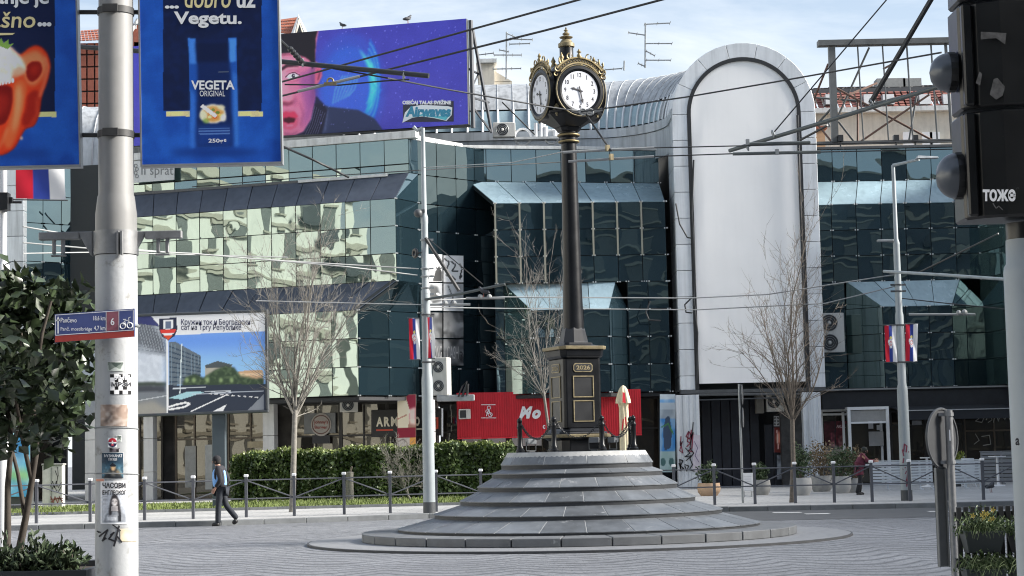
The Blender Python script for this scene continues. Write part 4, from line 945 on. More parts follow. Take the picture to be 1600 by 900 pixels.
# entrance below the banner
m_pst = mat('clad_post', (.60, .64, .68), .4, .2, var=.05, streak=.3)
for px0, px1, nm in ((1058, 1094, 'L'), (1256, 1284, 'R')):
    p, q = XY(px0, 700, 72.7), XY(px1, 700, 72.7); mb = MB(); nw = 7; wd = (q.x - p.x)
    for i in range(nw): mb.box((p.x + wd * (i + .5) / nw, 72.78 + (.01 if i % 2 else 0), 2.0), (wd / nw - .002, .5, 3.7))
    mb.build('entrance_post', m_pst, arch, bevel=.008)
mb = MB(); mb.box((AX, 73.3, 3.98), (2 * RO_, .7, .14)); mb.build('lintel', m_dkgrey, arch)
mb = MB(); mb.tube([(AX - 2.2, 72.9, 3.85), (AX + 2.2, 72.9, 3.8)], .05, 6); mb.tube([(AX - 2.2, 72.95, 3.65), (AX + 2.2, 72.95, 3.68)], .03, 6); mb.build('lintel_bar', m_dkgrey, arch)
p, q = XY(1090, 700, 75.5), XY(1262, 700, 75.5)
mb = MB(); mb.box(((p.x + q.x) / 2, 76.2, 2), (q.x - p.x + 2, .2, 4)); mb.build('inner_wall', mat('entrance_dark', (.016, .019, .025), .6, var=.3), arch)
m_dpan = mat('dark_door', (.018, .021, .03), .35, var=.3, perobj=.4)
for i in range(6):
    a, b = XY(1098 + i * 15, 700, 75.6).x, XY(1112 + i * 15, 700, 75.6).x; mb = MB(); mb.box(((a + b) / 2, 75.6, 1.95), (b - a, .08, 3.6)); mb.build('door_panel', m_dpan, arch, bevel=.01)
for i in range(2):
    a, b = XY(1195 + i * 14, 700, 75.3).x, XY(1208 + i * 14, 700, 75.3).x; mb = MB(); mb.box(((a + b) / 2, 75.3, 1.4), (b - a, .08, 2.5)); mb.build('door', m_dpan, arch, bevel=.01)
a, b = XY(1222, 700, 74.6).x, XY(1254, 700, 74.6).x; mb = MB(); mb.box(((a + b) / 2, 74.9, 2), (b - a, .4, 3.8)); mb.build('side_wall', mat('poster_wall', (.06, .06, .06), .7, var=.5, scale=3), arch)

# ---- second arch, mostly hidden, at the far left
la = thing('arch_tower', (-21, 78, .13), 'white clad arch pier and vault at the far left, behind the pole', 'building')
x0, x1 = XY(4, 450, 75.2).x, XY(37, 450, 75.2).x; z = Z1T
while z > .3:
    z2 = max(.13, z - 1.06); mb = MB(); mb.box(((x0 + x1) / 2, 75.5, (z + z2) / 2), (x1 - x0, .6, z - z2 - .02)); mb.build('jamb_panel', m_claddirty, la, bevel=.012); z = z2
vx0 = XY(-60, 150, 80).x; vx1 = XY(222, 150, 80).x
for i in range(9):
    a, b = vx0 + (vx1 - vx0) * i / 9 + .01, vx0 + (vx1 - vx0) * (i + 1) / 9 - .01; mb = MB(); vs = []
    for x in (a, b):
        for k in range(13): t_ = math.pi * k / 12; vs.append((x, 81 - 3 * math.cos(t_), 14.3 + 3.3 * math.sin(t_)))
    mb.add(vs, [(k, k + 1, 13 + k + 1, 13 + k) for k in range(12)]); mb.tube([(a, 81 - 3.02 * math.cos(math.pi * k / 12), 14.3 + 3.32 * math.sin(math.pi * k / 12)) for k in range(13)], .03, 4); mb.build('roof_sheet', m_vault, la, smooth=40)
mb = MB(); mb.box(((vx0 + vx1) / 2, 81, 13.9), (vx1 - vx0 - .1, 5.8, .9)); mb.build('core', m_claddirty, la)

# ---------------------------------------------------------------- buildings round the square (mirrored in the glass, shading the paving)
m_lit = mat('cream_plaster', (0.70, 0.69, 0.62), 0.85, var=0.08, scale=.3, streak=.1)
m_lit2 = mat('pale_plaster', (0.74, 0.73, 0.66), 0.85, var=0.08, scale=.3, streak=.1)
m_grey = mat('grey_plaster', (0.10, 0.115, 0.13), 0.85, var=0.1, scale=.3)  # grey kept dark to stand in for shade when mirrored in the glass
m_win = mat('window_dark', (0.17, 0.175, 0.165), 0.35); m_trim = mat('stone_trim', (0.42, 0.39, 0.32), 0.8)
def block(name, label, x0, x1, y0, y1, h, side, m, fl=3.6, wp=3.0, seed=1, ww=1.3):
    """a block of flats; windows, sills and cornices on the side towards the square ('+x', '-x', '+y' or '-y')"""
    rr = random.Random(seed); t = thing(name, ((x0 + x1) / 2, (y0 + y1) / 2, 0), label, 'building')
    mb = MB(); mb.box(((x0 + x1) / 2, (y0 + y1) / 2, h / 2), (x1 - x0, y1 - y0, h)); mb.build('wall', m, t)
    mb = MB(); mb.box(((x0 + x1) / 2, (y0 + y1) / 2, h + .25), (x1 - x0 + 1.2, y1 - y0 + 1.2, .5)); mb.build('cornice', m_trim, t)
    if side in '+x-x': Ln, o = y1 - y0, (x1 if side == '+x' else x0); sg = 1 if side == '+x' else -1; P = lambda s_, d: (o + sg * d, y0 + s_)
    else: Ln, o = x1 - x0, (y1 if side == '+y' else y0); sg = 1 if side == '+y' else -1; P = lambda s_, d: (x0 + s_, o + sg * d)
    nx = int(Ln / wp); gw, gs_, gb = MB(), MB(), MB(); ax = side in '+x-x'
    nf = int(h / fl)
    for j in range(nf):
        z = .6 + j * fl
        for i in range(nx):
            s_ = (i + .5) * Ln / nx; w_ = ww * rr.uniform(.85, 1.15); hh = 2.0 if j else 2.6
            d = lambda a, b: (b, a, hh) if ax else (a, b, hh)
            x, y = P(s_, .02); gw.box((x, y, z + 1 + hh / 2 - .2), d(w_, .1))
            x, y = P(s_, .1); gs_.box((x, y, z + .72), (.35, w_ + .4, .14) if ax else (w_ + .4, .35, .14)); gs_.box((x, y, z + hh + .95), (.3, w_ + .3, .2) if ax else (w_ + .3, .3, .2))
            if j and rr.random() < .16:
                x, y = P(s_, .55); gb.box((x, y, z + .3), (1.1, w_ + 1.4, .16) if ax else (w_ + 1.4, 1.1, .16)); x, y = P(s_, 1.08); gb.box((x, y, z + .85), (.06, w_ + 1.4, .9) if ax else (w_ + 1.4, .06, .9))
        x, y = P(Ln / 2, .08); gs_.box((x, y, z - .2), (.25, Ln, .3) if ax else (Ln, .25, .3))
    gw.build('window', m_win, t)['kind'] = 'stuff'; gs_.build('trim', m_trim, t); 
    if gb.v: gb.build('balcony', m_dkgrey, t)
    return t
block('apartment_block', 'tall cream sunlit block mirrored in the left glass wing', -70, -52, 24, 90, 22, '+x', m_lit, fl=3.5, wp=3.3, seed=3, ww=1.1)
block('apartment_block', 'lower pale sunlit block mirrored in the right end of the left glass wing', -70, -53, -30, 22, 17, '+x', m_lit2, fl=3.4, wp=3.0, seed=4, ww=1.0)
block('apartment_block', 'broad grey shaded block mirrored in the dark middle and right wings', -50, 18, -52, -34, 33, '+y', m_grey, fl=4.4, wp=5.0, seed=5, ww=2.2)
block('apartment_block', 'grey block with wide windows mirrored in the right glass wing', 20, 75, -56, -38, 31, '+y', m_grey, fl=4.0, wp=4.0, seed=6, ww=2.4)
block('apartment_block', 'unseen block added along the right side to shade the square, mirrored in right facing panes', 37, 55, -24, 96, 17, '-x', m_grey, fl=4.0, wp=3.6, seed=7, ww=1.8)  # added out of view; height and length set to screen the sun

# ---------------------------------------------------------------- houses and roofs seen over the glass building
def slope_tiles(root, e0, e1, r1, r0_, nc, nr_, m, name='roof_tile'):
    """tiled roof slope from eave e0,e1 to ridge r0,r1; every course a row of raised pieces"""
    n = (e1 - e0).cross(r0_ - e0).normalized()
    if n.z < 0: n = -n
    for j in range(nr_):
        mb = MB()
        for i in range(nc):
            P = lambda u, v: e0.lerp(e1, u).lerp(r0_.lerp(r1, u), v)
            a = [P(i / nc + .004, j / nr_), P((i + 1) / nc - .004, j / nr_), P((i + 1) / nc - .004, (j + 1.1) / nr_), P(i / nc + .004, (j + 1.1) / nr_)]
            a = [a[0] + n * .08, a[1] + n * .08, a[2], a[3]]; mb.slab(a, n, .06)
        mb.build(name + '_course', m, root)
h1 = thing('brick_house', (-33, 112, 0), 'red brick house with tiled roof rising behind the left pole', 'house')
p, q = at(112, 150, 112), at(221, 150, 112); zt = at(170, 66, 112).z
m_bk = mat('brick_panel', (.27, .085, .055), .85, var=.15, perobj=.12)
nc, nr_ = 9, 7; z0 = at(170, 200, 112).z
for i in range(nc):
    for j in range(nr_):
        a, b = p.x + (q.x - p.x) * i / nc + .05, p.x + (q.x - p.x) * (i + 1) / nc - .05; c, d = z0 + (zt - z0) * j / nr_ + .05, z0 + (zt - z0) * (j + 1) / nr_ - .05
        mb = MB(); mb.box(((a + b) / 2, 112, (c + d) / 2), (b - a, .2, d - c)); mb.build('brick_panel', m_bk, h1)
mb = MB(); mb.box(((p.x + q.x) / 2, 115.15, zt / 2), (q.x - p.x, 6, zt)); mb.build('wall', m_darkwall, h1)
gA, gB, gC = at(188, 78, 111.9), at(224, 78, 111.9), at(219, 28, 111.9)
mb = MB(); mb.slab([gA, gB, gC], (0, -1, 0), 4); mb.build('gable', m_brick, h1)
mb = MB(); mb.tube([at(190, 74, 111.8), at(216, 30, 111.8)], .13, 4); mb.build('gable_board', m_coping, h1)
slope_tiles(h1, at(100, 66, 111.5), at(190, 62, 111.5), at(182, 44, 114.5), at(100, 50, 114.5), 16, 5, m_tileroof)
mb = MB(); mb.torus(at(212, 30, 111), .35, .05, (0, 1, 0), 16, 5); mb.tube([at(212, 45, 111), at(212, 33, 111)], .04, 5); mb.build('roof_vent', m_steel, h1)
h2 = thing('gabled_house', (-10, 108, 0), 'house with small red tiled gable above the purple billboard', 'house')
slope_tiles(h2, at(428, 52, 106), at(461, 54, 106), at(466, 27, 108), at(430, 32, 108), 9, 5, m_tileroof)
mb = MB(); mb.slab([at(459, 54, 106.2), at(478, 54, 106.6), at(466.5, 28, 106.2)], (0, -1, 0), 5); mb.build('gable', m_cream, h2)
mb = MB(); mb.slab([at(463, 54, 106.1), at(473, 54, 106.1), at(468, 38, 106.1)], (0, -1, 0), .1); mb.build('gable_window', m_dkgrey, h2)
mb = MB(); mb.tube([at(457, 56, 106), at(466.5, 26, 106), at(479, 54, 106)], .14, 5); mb.build('gable_board', m_white, h2)
c = at(450, 60, 109); mb = MB(); mb.box((c.x, 111.2, c.z / 2), (3.4, 6, c.z)); mb.build('wall', m_cream, h2)
h3 = thing('white_house', (-1, 100, 0), 'plain white house corner above the vault, left of the clock', 'house')
c0, c1 = at(748, 100, 100), at(772, 100, 100); mb = MB(); mb.box(((c0.x + c1.x) / 2, 103, c0.z / 2), (c1.x - c0.x, 6, c0.z)); mb.build('wall', m_cream, h3)
c2 = at(800, 124, 100); mb = MB(); mb.add([(c1.x + .005, 100.5, c2.z), (c2.x, 100.5, c2.z), (c1.x + .005, 100.5, c0.z - .3), (c1.x + .005, 106, c2.z), (c2.x, 106, c2.z), (c1.x + .005, 106, c0.z - .3)], [(0, 1, 2), (5, 4, 3), (1, 4, 5, 2), (0, 3, 4, 1)]); mb.build('lean_to', m_cream, h3)
mb = MB(); mb.box(((c1.x + c2.x) / 2, 103.2, c2.z / 2 - .01), (c2.x - c1.x, 5.4, c2.z - .04)); mb.build('lower_wall', m_cream, h3)
mb = MB(); mb.box(((c0.x + c1.x) / 2, 102.9, c0.z + .12), (c1.x - c0.x + .3, 6.4, .22)); mb.build('roof', m_coping, h3)
h4 = thing('tiled_house', (20, 108, 0), 'pale house with long red tiled mansard behind the empty billboard frame', 'house')
X0, X1 = at(1258, 200, 106).x, at(1620, 200, 106).x; zc = at(1400, 168, 106).z; zr = at(1400, 134, 106).z
mb = MB(); mb.box(((X0 + X1) / 2, 111.2, zc / 2), (X1 - X0, 10, zc)); mb.build('wall', m_cream, h4)
mb = MB(); mb.box(((X0 + X1) / 2, 105.95, zc - .12), (X1 - X0 + .4, .5, .28)); mb.build('cornice', m_coping, h4)
slope_tiles(h4, Vector((X0, 106, zc + .05)), Vector((X1, 106, zc + .05)), Vector((X1, 107.6, zr)), Vector((X0, 107.6, zr)), 34, 6, mat('roof_tile_dull', (.22, .085, .07), .8, var=.2, perobj=.15))
mb = MB(); mb.box(((X0 + X1) / 2, 109, zr + .05), (X1 - X0, 3, .3)); mb.build('roof_ridge', m_dkgrey, h4)
slope_tiles(h4, Vector((X0 - .1, 107.7, zr + .2)), Vector((X1, 107.7, zr + .2)), Vector((X1, 110, zr + .75)), Vector((X0 + 3, 110, zr + .75)), 20, 3, mat('roof_slate_dark', (.06, .055, .055), .8, perobj=.1), 'slate')
for px in (1290, 1350, 1380, 1437, 1474):
    a, b = at(px, 163, 105.9), at(px + 14, 147, 106.4); mb = MB(); mb.hexa([(a.x, 105.8, a.z), (b.x, 105.8, a.z), (b.x, 106.9, a.z), (a.x, 106.9, a.z)], [(a.x + .1, 106.4, b.z), (b.x + .1, 106.4, b.z), (b.x + .1, 107.2, b.z), (a.x + .1, 107.2, b.z)]); mb.build('roof_window', mat('roof_window_grey', (.34, .35, .36), .4), h4)
for px, w_ in ((1392, 1.7), (1425, 1.1)):
    a = at(px, 129, 108); mb = MB(); mb.box((a.x, 108.4, a.z - .75), (w_, 1, 2.0)); mb.build('chimney', m_concrete, h4)
for px in (1420, 1450, 1462):
    a = at(px, 216, 105.9); mb = MB(); mb.box((a.x, 106.15, a.z), (.6, .2, .8)); mb.build('window', m_white, h4)
h5 = thing('orange_house', (16.5, 100, 0), 'low apricot plastered wall corner right of the arch, below the frame', 'house')
a, b = at(1264, 200, 100), at(1292, 224, 100); mb = MB(); mb.box(((a.x + b.x) / 2, 102, a.z / 2), (b.x - a.x, 3, a.z)); mb.build('wall', mat('apricot_wall', (.55, .34, .2), .85, var=.1), h5)
mb = MB(); mb.box(((a.x + b.x) / 2, 101.9, a.z + .08), (b.x - a.x + .2, 3.3, .16)); mb.build('roof', m_tileroof, h5)
# houses far behind, closing the gaps over the vault
# ---------------------------------------------------------------- rooftop things
def antenna(label, px, ybot, ytop, Y, bars):
    t = thing('roof_antenna', at(px, ybot, Y), label, 'antenna', 'television aerials over the vault')
    mb = MB(); mb.tube([at(px, ybot, Y), at(px + .5, ytop, Y)], .045, 6); mb.build('mast', m_steel, t)
    for (x0, x1, y, k) in bars:
        mb = MB(); a, b = at(x0, y, Y), at(x1, y + k, Y); mb.tube([a, b], .035, 5); n = max(2, int((b - a).length / .5))
        for i in range(n + 1): c = a.lerp(b, i / n); mb.tube([c - Vector((0, .35, .0)), c + Vector((0, .35, .0))], .015, 4)
        mb.build('aerial_arm', m_steel, t)
antenna('tangled television aerial on mast left of the clock head', 791, 124, 50, 98, [(772, 815, 86, 0), (770, 814, 108, -1), (798, 832, 61, 1), (796, 828, 69, -1), (746, 771, 86, -3), (791, 810, 52, 8), (780, 795, 78, 3)])
antenna('tall television aerial with four arms over the vault', 1008, 106, 36, 92, [(1007, 1047, 38, -2), (982, 1008, 51, 4), (1008, 1050, 68, 0), (1010, 1048, 94, 0), (1010, 1023, 80, 7), (997, 1008, 99, 5)])
antenna('short thin aerial stub right behind the clock head', 975, 110, 95, 94, [(945, 972, 109, -2)])
# purple billboard on the left roof
BA, BBc, BCc = at(196, 73.5, 78.2), at(728.5, 29, 73.6), at(196, 229, 78.2)
BR = at(733, 194, 73.6)
bb = Board(BA, BBc, BCc)
bt = thing('billboard', bb.pt(.5, 0), 'big purple rooftop billboard with a grimacing man and chewing gum advert', 'billboard')
mb = MB(); P, Q = bb.frame_box(.25); mb.hexa([Q[0], Q[1], P[1], P[0]], [Q[3], Q[2], P[2], P[3]]); mb.build('panel', m_dkgrey, bt)
cv = Canvas(bb, 620, 180, (72, 70, 170))
cv.poly([(200, 60), (740, 20), (740, 110), (200, 140)], (62, 62, 168), .6, 14).clouds((56, 52, 150), .3, 9, 5)
for r_, c, al in ((92, (50, 100, 205), .35), (70, (40, 118, 220), .35), (48, (66, 90, 200), .45)): cv.ell(545, 138, r_ * .62, r_ * .95, c, al, 5)
for k in range(9): cv.line([(570 + 24 * math.cos(t) * (1 - k * .08), 128 + (70 - k * 5) * math.sin(t)) for t in np.linspace(-1.25, 1.35, 12)], 2.2, (70, 210, 250) if k % 2 else (20, 120, 225), .55, 1)
cv.poly([(560, 75), (583, 100), (590, 135), (582, 165), (573, 178), (579, 140), (575, 105)], (90, 225, 252), .75, 2)
for k in range(7): cv.line([(520 + k * 4, 163 - k * 2), (524 + k * 5, 140), (536 + k * 4, 118)], 1.2, (120, 235, 250), .6, 1)
for k in range(8): cv.line([(576 + k * 1.2, 110 + 4 * k), (580 + k * 2.4, 140), (575 - k, 178)], 1, (40, 150, 235), .5, 1)
cv.poly([(420, 225), (424, 196), (452, 160), (500, 162), (515, 167), (560, 172), (585, 185), (602, 208), (604, 222)], (42, 50, 82), 1, 1)
cv.poly([(478, 222), (492, 166), (512, 170), (516, 190), (505, 222)], (58, 66, 100), .6, 2); cv.line([(497, 170), (488, 200), (478, 215)], 3, (20, 22, 40), .8, 1); cv.line([(512, 172), (508, 205)], 1.5, (100, 110, 150), .6, 1)
cv.poly([(420, 50), (498, 47), (494, 70), (492, 95), (502, 104), (500, 124), (491, 134), (493, 152), (486, 186), (474, 206), (458, 213), (420, 216)], (214, 116, 148), 1, 1)
cv.poly([(420, 95), (440, 90), (470, 95), (462, 108), (448, 112), (446, 140), (420, 165)], (236, 150, 168), .8, 4); cv.poly([(466, 116), (492, 106), (494, 152), (486, 186), (472, 208), (476, 170), (470, 140)], (128, 66, 140), .7, 6); cv.poly([(486, 100), (494, 96), (494, 150), (488, 180)], (80, 46, 104), .6, 4)
cv.poly([(418, 48), (497, 46), (493, 62), (493, 100), (488, 108), (485, 96), (478, 90), (456, 83), (438, 84), (428, 92), (418, 94)], (24, 20, 30), 1, 1); cv.line([(440, 86), (456, 85), (474, 90)], 2, (110, 50, 70), .7, 1)
cv.poly([(438, 107), (448, 100), (460, 99), (468, 105), (460, 104), (448, 106), (440, 111)], (52, 26, 40), .95, 1)
cv.poly([(447, 121), (452, 116), (460, 114), (468, 118), (462, 123), (454, 124)], (232, 214, 222), .95, 1); cv.ell(458.5, 118.8, 2.6, 3.6, (52, 44, 66), 1, 0); cv.ell(459.4, 117.6, .9, 1.0, (240, 240, 245), 1, 0); cv.line([(446, 121), (452, 115), (460, 113), (469, 118)], 1.5, (70, 26, 46), .9, 0); cv.line([(447, 126), (457, 128), (468, 124)], 1.3, (150, 66, 100), .7, 1); cv.line([(447, 112), (457, 109), (468, 112)], 1.2, (150, 70, 100), .6, 1)
cv.poly([(494, 106), (502, 106), (504, 118), (498, 130), (492, 134), (492, 112)], (196, 88, 120), .95, 1); cv.line([(495, 110), (500, 113), (497, 125)], 2, (96, 34, 62), .8, 1)
cv.poly([(436, 124), (446, 130), (460, 150), (458, 160), (446, 164), (436, 162)], (228, 136, 158), .8, 3); cv.poly([(442, 158), (452, 160), (460, 156), (458, 163), (448, 166), (440, 164)], (112, 36, 64), .85, 2); cv.poly([(460, 146), (466, 156), (462, 170), (458, 158)], (150, 66, 110), .6, 3)
cv.ell(452, 188, 15, 15, (168, 66, 96), .7, 3); cv.poly([(438, 180), (446, 174), (453, 176), (460, 174), (466, 182), (460, 186), (448, 187)], (206, 54, 88), 1, 1); cv.poly([(440, 190), (450, 188), (464, 188), (463, 197), (454, 202), (444, 199)], (230, 84, 116), 1, 1); cv.poly([(443, 185), (452, 183), (462, 185), (460, 191), (450, 193), (443, 190)], (66, 10, 30), 1, 1); cv.line([(448, 197), (458, 196)], 2, (250, 150, 170), .7, 1)
cv.line([(468, 160), (474, 178), (470, 198)], 2.4, (136, 54, 100), .6, 2); cv.poly([(442, 206), (456, 208), (468, 203), (460, 213), (446, 213)], (140, 62, 100), .6, 2)
cv.poly([(420, 216), (458, 213), (476, 206), (488, 186), (494, 150), (504, 160), (512, 172), (500, 222), (420, 224)], (26, 24, 44), .85, 1)
for k in range(6): cv.line([(492 + k * 3.2, 166 + k * 2), (484 + k * 3.4, 196), (474 + k * 4, 216)], 1.1, (96, 96, 128), .5, 0)
rs_ = random.Random(9)
for k in range(150): x, y = rs_.uniform(500, 725), rs_.uniform(38, 200); cv.ell(x, y, rs_.uniform(.6, 1.5), rs_.uniform(.7, 1.6), (140, 142, 232), rs_.uniform(.15, .5), 0)
cv.noise(.02, 0, 6); cv.build('printed_sheet', bt, .012)
m_logo = mat('logo_blue', (.03, .26, .40), .4, var=.02); m_logow = mat('logo_white', (.8, .84, .86), .4, var=.02); m_logoc = mat('logo_cyan', (.10, .5, .58), .4, var=.02); m_logok = mat('logo_dark', (.02, .02, .045), .4, var=.02)
def flat(name, board, pts, m, parent, off, th=.004):
    mb = MB(); mb.slab([board.hit(x, y) + board.n * off for x, y in reversed(pts)], board.n, th); return mb.build(name, m, parent)
flat('logo_ground', bb, [(630, 164), (709, 158), (709, 190), (630, 191)], m_logok, bt, .020)
flat('logo_wave', bb, [(629, 192), (633, 176), (642, 167), (660, 164), (700, 166), (707, 168), (706, 180), (698, 189), (680, 185), (660, 182), (645, 184)], m_logow, bt, .026)
flat('logo_swoosh', bb, [(640, 184), (660, 178.5), (684, 182), (704, 179), (697, 188), (680, 184), (660, 181)], m_logoc, bt, .031)
text('Airwaves', bb, 634, 166, 705, 183, m_logo, bt, off=.036, bold=.055, shear=.15)
text('OSEĆAJ TALAS SVEŽINE', bb, 629, 155.5, 705, 165, m_txtwhite, bt, off=.022, bold=.055)
mb = MB()
for (a, b, d0, d1, r_) in (((735, 32), (739, 200), .1, .1, .10), ((738, 46), (768, 207), .1, 1.4, .075), ((733, 108), (749, 116), .2, .8, .05), ((737, 152), (764, 160), .1, 1.2, .05), ((737, 165), (768, 207), .1, 1.4, .05), ((737, 138), (748, 114), .1, .8, .035)):
    mb.tube([at(*a, 73.75 + d0), at(*b, 73.75 + d1)], r_, 5)
mb.build('steel_brace', mat('rusty_steel', (.07, .075, .085), .6), bt)
mb = MB(); a, b = at(440, 214, 76), at(735, 197, 73.9); mb.tube([a, b], .06, 5); mb.build('base_rail', m_dkgrey, bt)
# empty steel frame on the right roof
ft = thing('billboard_scaffold', at(1380, 226, 79), 'empty rusty steel billboard frame on the right roof', 'frame')
Yf = 79.0; m_fr = mat('frame_steel', (.10, .105, .105), .55, var=.25, scale=2); m_fr2 = mat('frame_rust', (.13, .075, .055), .7, var=.3)
z1 = at(1302, 68, Yf).z; zb_ = at(1302, 222, Yf).z; x0, x1 = at(1302, 150, Yf).x, at(1530, 150, Yf).x
mb = MB(); mb.box(((x0 + x1) / 2 - .15, Yf, z1), (x1 - x0 + .9, .5, .24)); mb.build('top_beam', m_fr, ft)
mb = MB(); mb.box((x0, Yf, (z1 + zb_) / 2 - .1), (.28, .3, z1 - zb_ - .15)); mb.build('upright', m_fr, ft)
for px, r_ in ((1343, .035), (1382, .035), (1420, .04), (1458, .04), (1481, .07)):
    xx = at(px, 150, Yf).x; mb = MB(); mb.tube([(xx, Yf, z1 - .13), (xx + .1, Yf, zb_)], r_, 6); mb.build('upright', m_fr, ft)
for (a, b, d0, d1) in (((1307, 138), (1462, 222), 0, .5), ((1344, 222), (1452, 148), .2, .2), ((1294, 100), (1262, 180), .3, 2.5), ((1358, 74), (1310, 180), .2, 1.5), ((1300, 168), (1275, 196), .5, 2), ((1310, 190), (1335, 222), .4, .4), ((1420, 222), (1432, 150), 1, 1), ((1266, 180), (1300, 222), 2, .5), ((1310, 155), (1370, 130), 1, 2.5), ((1340, 158), (1340, 224), 2, 2), ((1265, 152), (1345, 158), 2, 2), ((1352, 165), (1445, 142), 1.5, 1.5), ((1380, 108), (1398, 98), 1, 1)):
    mb = MB(); mb.tube([at(*a, Yf + d0), at(*b, Yf + d1)], .05, 5); mb.build('brace', m_fr2 if rnd.random() < .5 else m_fr, ft)
mb = MB(); mb.box(((x0 + x1) / 2 - .5, Yf, zb_ - .05), (x1 - x0 + 1.6, .2, .14)); mb.box(((x0 + x1) / 2, Yf + 1.6, zb_ - .18), (x1 - x0, .2, .1)); mb.build('base_beam', m_fr, ft)
for px in (1313, 1400, 1430): 
    a = at(px, 220, Yf - .3); mb = MB(); mb.box((a.x, a.y, a.z + .1), (.22, .3, .28)); mb.tube([a, a - Vector((0, 0, .5))], .04, 5); mb.build('lamp_bracket', m_black2, ft)
# roof clutter near the vault
def aircon(name, label, c, w_, d, h, rz, nf, group='air conditioners on walls and roofs', face_='front'):
    t = thing('air_conditioner', c, label, 'air conditioner', group, 0)
    M_ = Matrix.Rotation(rz, 3, 'Z'); c = Vector(c); W = lambda x, y, z: c + M_ @ Vector((x, y, z))
    mb = MB(); mb.box(W(0, 0, h / 2), (w_, d, h), rz); mb.build('casing', m_ac, t, bevel=.02)
    for k in range(nf):
        zc = h * (k + .5) / nf; r_ = min(w_ * .36, h / nf * .42); xo = -w_ * .08
        mb = MB(); vs = [W(xo + r_ * math.cos(2 * math.pi * i / 24), -d / 2 - .012, zc + r_ * math.sin(2 * math.pi * i / 24)) for i in range(24)]
        mb.slab(vs, M_ @ Vector((0, -1, 0)), .02); g = mb.build('fan_opening', m_grille, t)
        mb = MB()
        for rr_ in (.25, .5, .75, 1.0): mb.torus(W(xo, -d / 2 - .02, zc), r_ * rr_, .008, M_ @ Vector((0, 1, 0)), 20, 4)
        mb.build('fan_guard', m_steel, t); mb = MB(); mb.ball(W(xo, -d / 2 - .02, zc), (.07, .03, .07), 8, 5); mb.build('fan_hub', m_ac, t)
    return t
aircon('ac', 'small white roof air conditioner left below the clock head', at(788, 215, 76.5), .95, .4, .62, 0, 1)
rt = thing('roof_plant', at(845, 214, 76.8), 'white pipes and vents on the roof edge under the clock head', 'vents'); mb = MB()
for px, h in ((838, .65), (846, .9), (853, .5), (868, .35)): mb.tube([at(px, 216, 76.8), at(px, 216, 76.8) + Vector((0, 0, h))], .09, 8)
mb.torus(at(817, 214, 76.8), .35, .05, (0, 1, 0), 16, 6); mb.torus(at(862, 214, 76.8), .3, .05, (0, 1, 0), 16, 6); mb.build('pipe', m_white, rt)
mb = MB(); c = at(844, 217, 76.8); mb.box((c.x, c.y, c.z), (2.2, .6, .1)); mb.build('base', m_coping, rt)

# ---------------------------------------------------------------- street lamps, poles, flags
def dom(px, Y, z=0.13): return gx(px, Y, z)
def flagcanvas():
    b = PxBoard((0, 1, 0), (1, 1, 0), (0, 0, 0)); c = Canvas(b, 22, 56, (205, 208, 214))
    c.rect(0, 0, .335, 1, (176, 30, 48)).rect(.335, 0, .665, 1, (44, 60, 128))
    # crowned white eagle with a small red shield
    c.ell(.5, .66, .10, .035, (222, 190, 110)); c.poly([(.26, .58), (.36, .62), (.44, .60), (.5, .64), (.56, .60), (.64, .62), (.74, .58), (.70, .47), (.62, .44), (.58, .39), (.5, .36), (.42, .39), (.38, .44), (.30, .47)], (228, 228, 232))
    c.ell(.5, .51, .11, .06, (190, 30, 45)); c.line([(.5, .46), (.5, .56)], .05, (235, 235, 235)); c.line([(.40, .51), (.60, .51)], .02, (235, 235, 235))
    return c
FLAG = flagcanvas()
def flag(label, tl, tr, bl, br, wave=.03, canvas=FLAG, group='striped flags on poles', ph=0.0, poles=True):
    tl, tr, bl, br = (Vector(p) for p in (tl, tr, bl, br)); t = thing('flag', tl, label, 'flag', group)
    n = (tr - tl).cross(tl - bl).normalized()
    def sf(u, v):
        p = bl.lerp(br, u).lerp(tl.lerp(tr, u), v); return p + n * (wave * math.sin(u * 7 + v * 5 + ph) * (0.35 + .65 * u * (1 - abs(2 * v - 1) * .6)))
    canvas.build('cloth', t, surf=sf)
    if poles:
        for a, b in ((tl, tr), (bl, br)): mb = MB(); mb.tube([a.lerp(b, -.12), b.lerp(a, -.04)], .014, 6); mb.build('flag_rod', m_dkgrey, t)
    return t
# left lamp column, stepped
P0 = dom(671, 48.8); lmp = thing('street_lamp', P0, 'tall stepped pale lamp column with flags left of the clock', 'lamp post')
def zpx(py, px, Y): return at(px, py, Y).z
mb = MB(); Y = 48.8; zz = [zpx(y, 664, Y) for y in (590, 470, 345, 200)]
mb.lathe([(.165, .13), (.165, .42)], (P0.x, P0.y, 0), 20); mb.build('foot', m_dkgrey, lmp, smooth=40)
mb = MB(); mb.lathe([(.162, .42), (.150, zz[0] - .1), (.145, zz[0]), (.125, zz[0] + .12), (.118, zz[1] - .1), (.125, zz[1] - .05), (.125, zz[1] + .25), (.095, zz[1] + .33), (.092, zz[2] - .1), (.10, zz[2] - .05), (.10, zz[2] + .1), (.07, zz[2] + .2), (.055, zz[3])], (P0.x, P0.y, 0), 20); mb.build('column', m_whitepole, lmp, smooth=35)
for i, y in enumerate((375, 420, 432, 450, 492, 566, 460)):
    z = zpx(y, 660, Y); mb = MB(); mb.torus((P0.x, P0.y, z), .125 if y > 470 else .105, .025, (0, 0, 1), 16, 5); mb.box((P0.x + .15, P0.y - .02, z), (.16, .06, .05)); mb.build('clamp', m_dkgrey if y > 480 else m_steel, lmp, smooth=50)
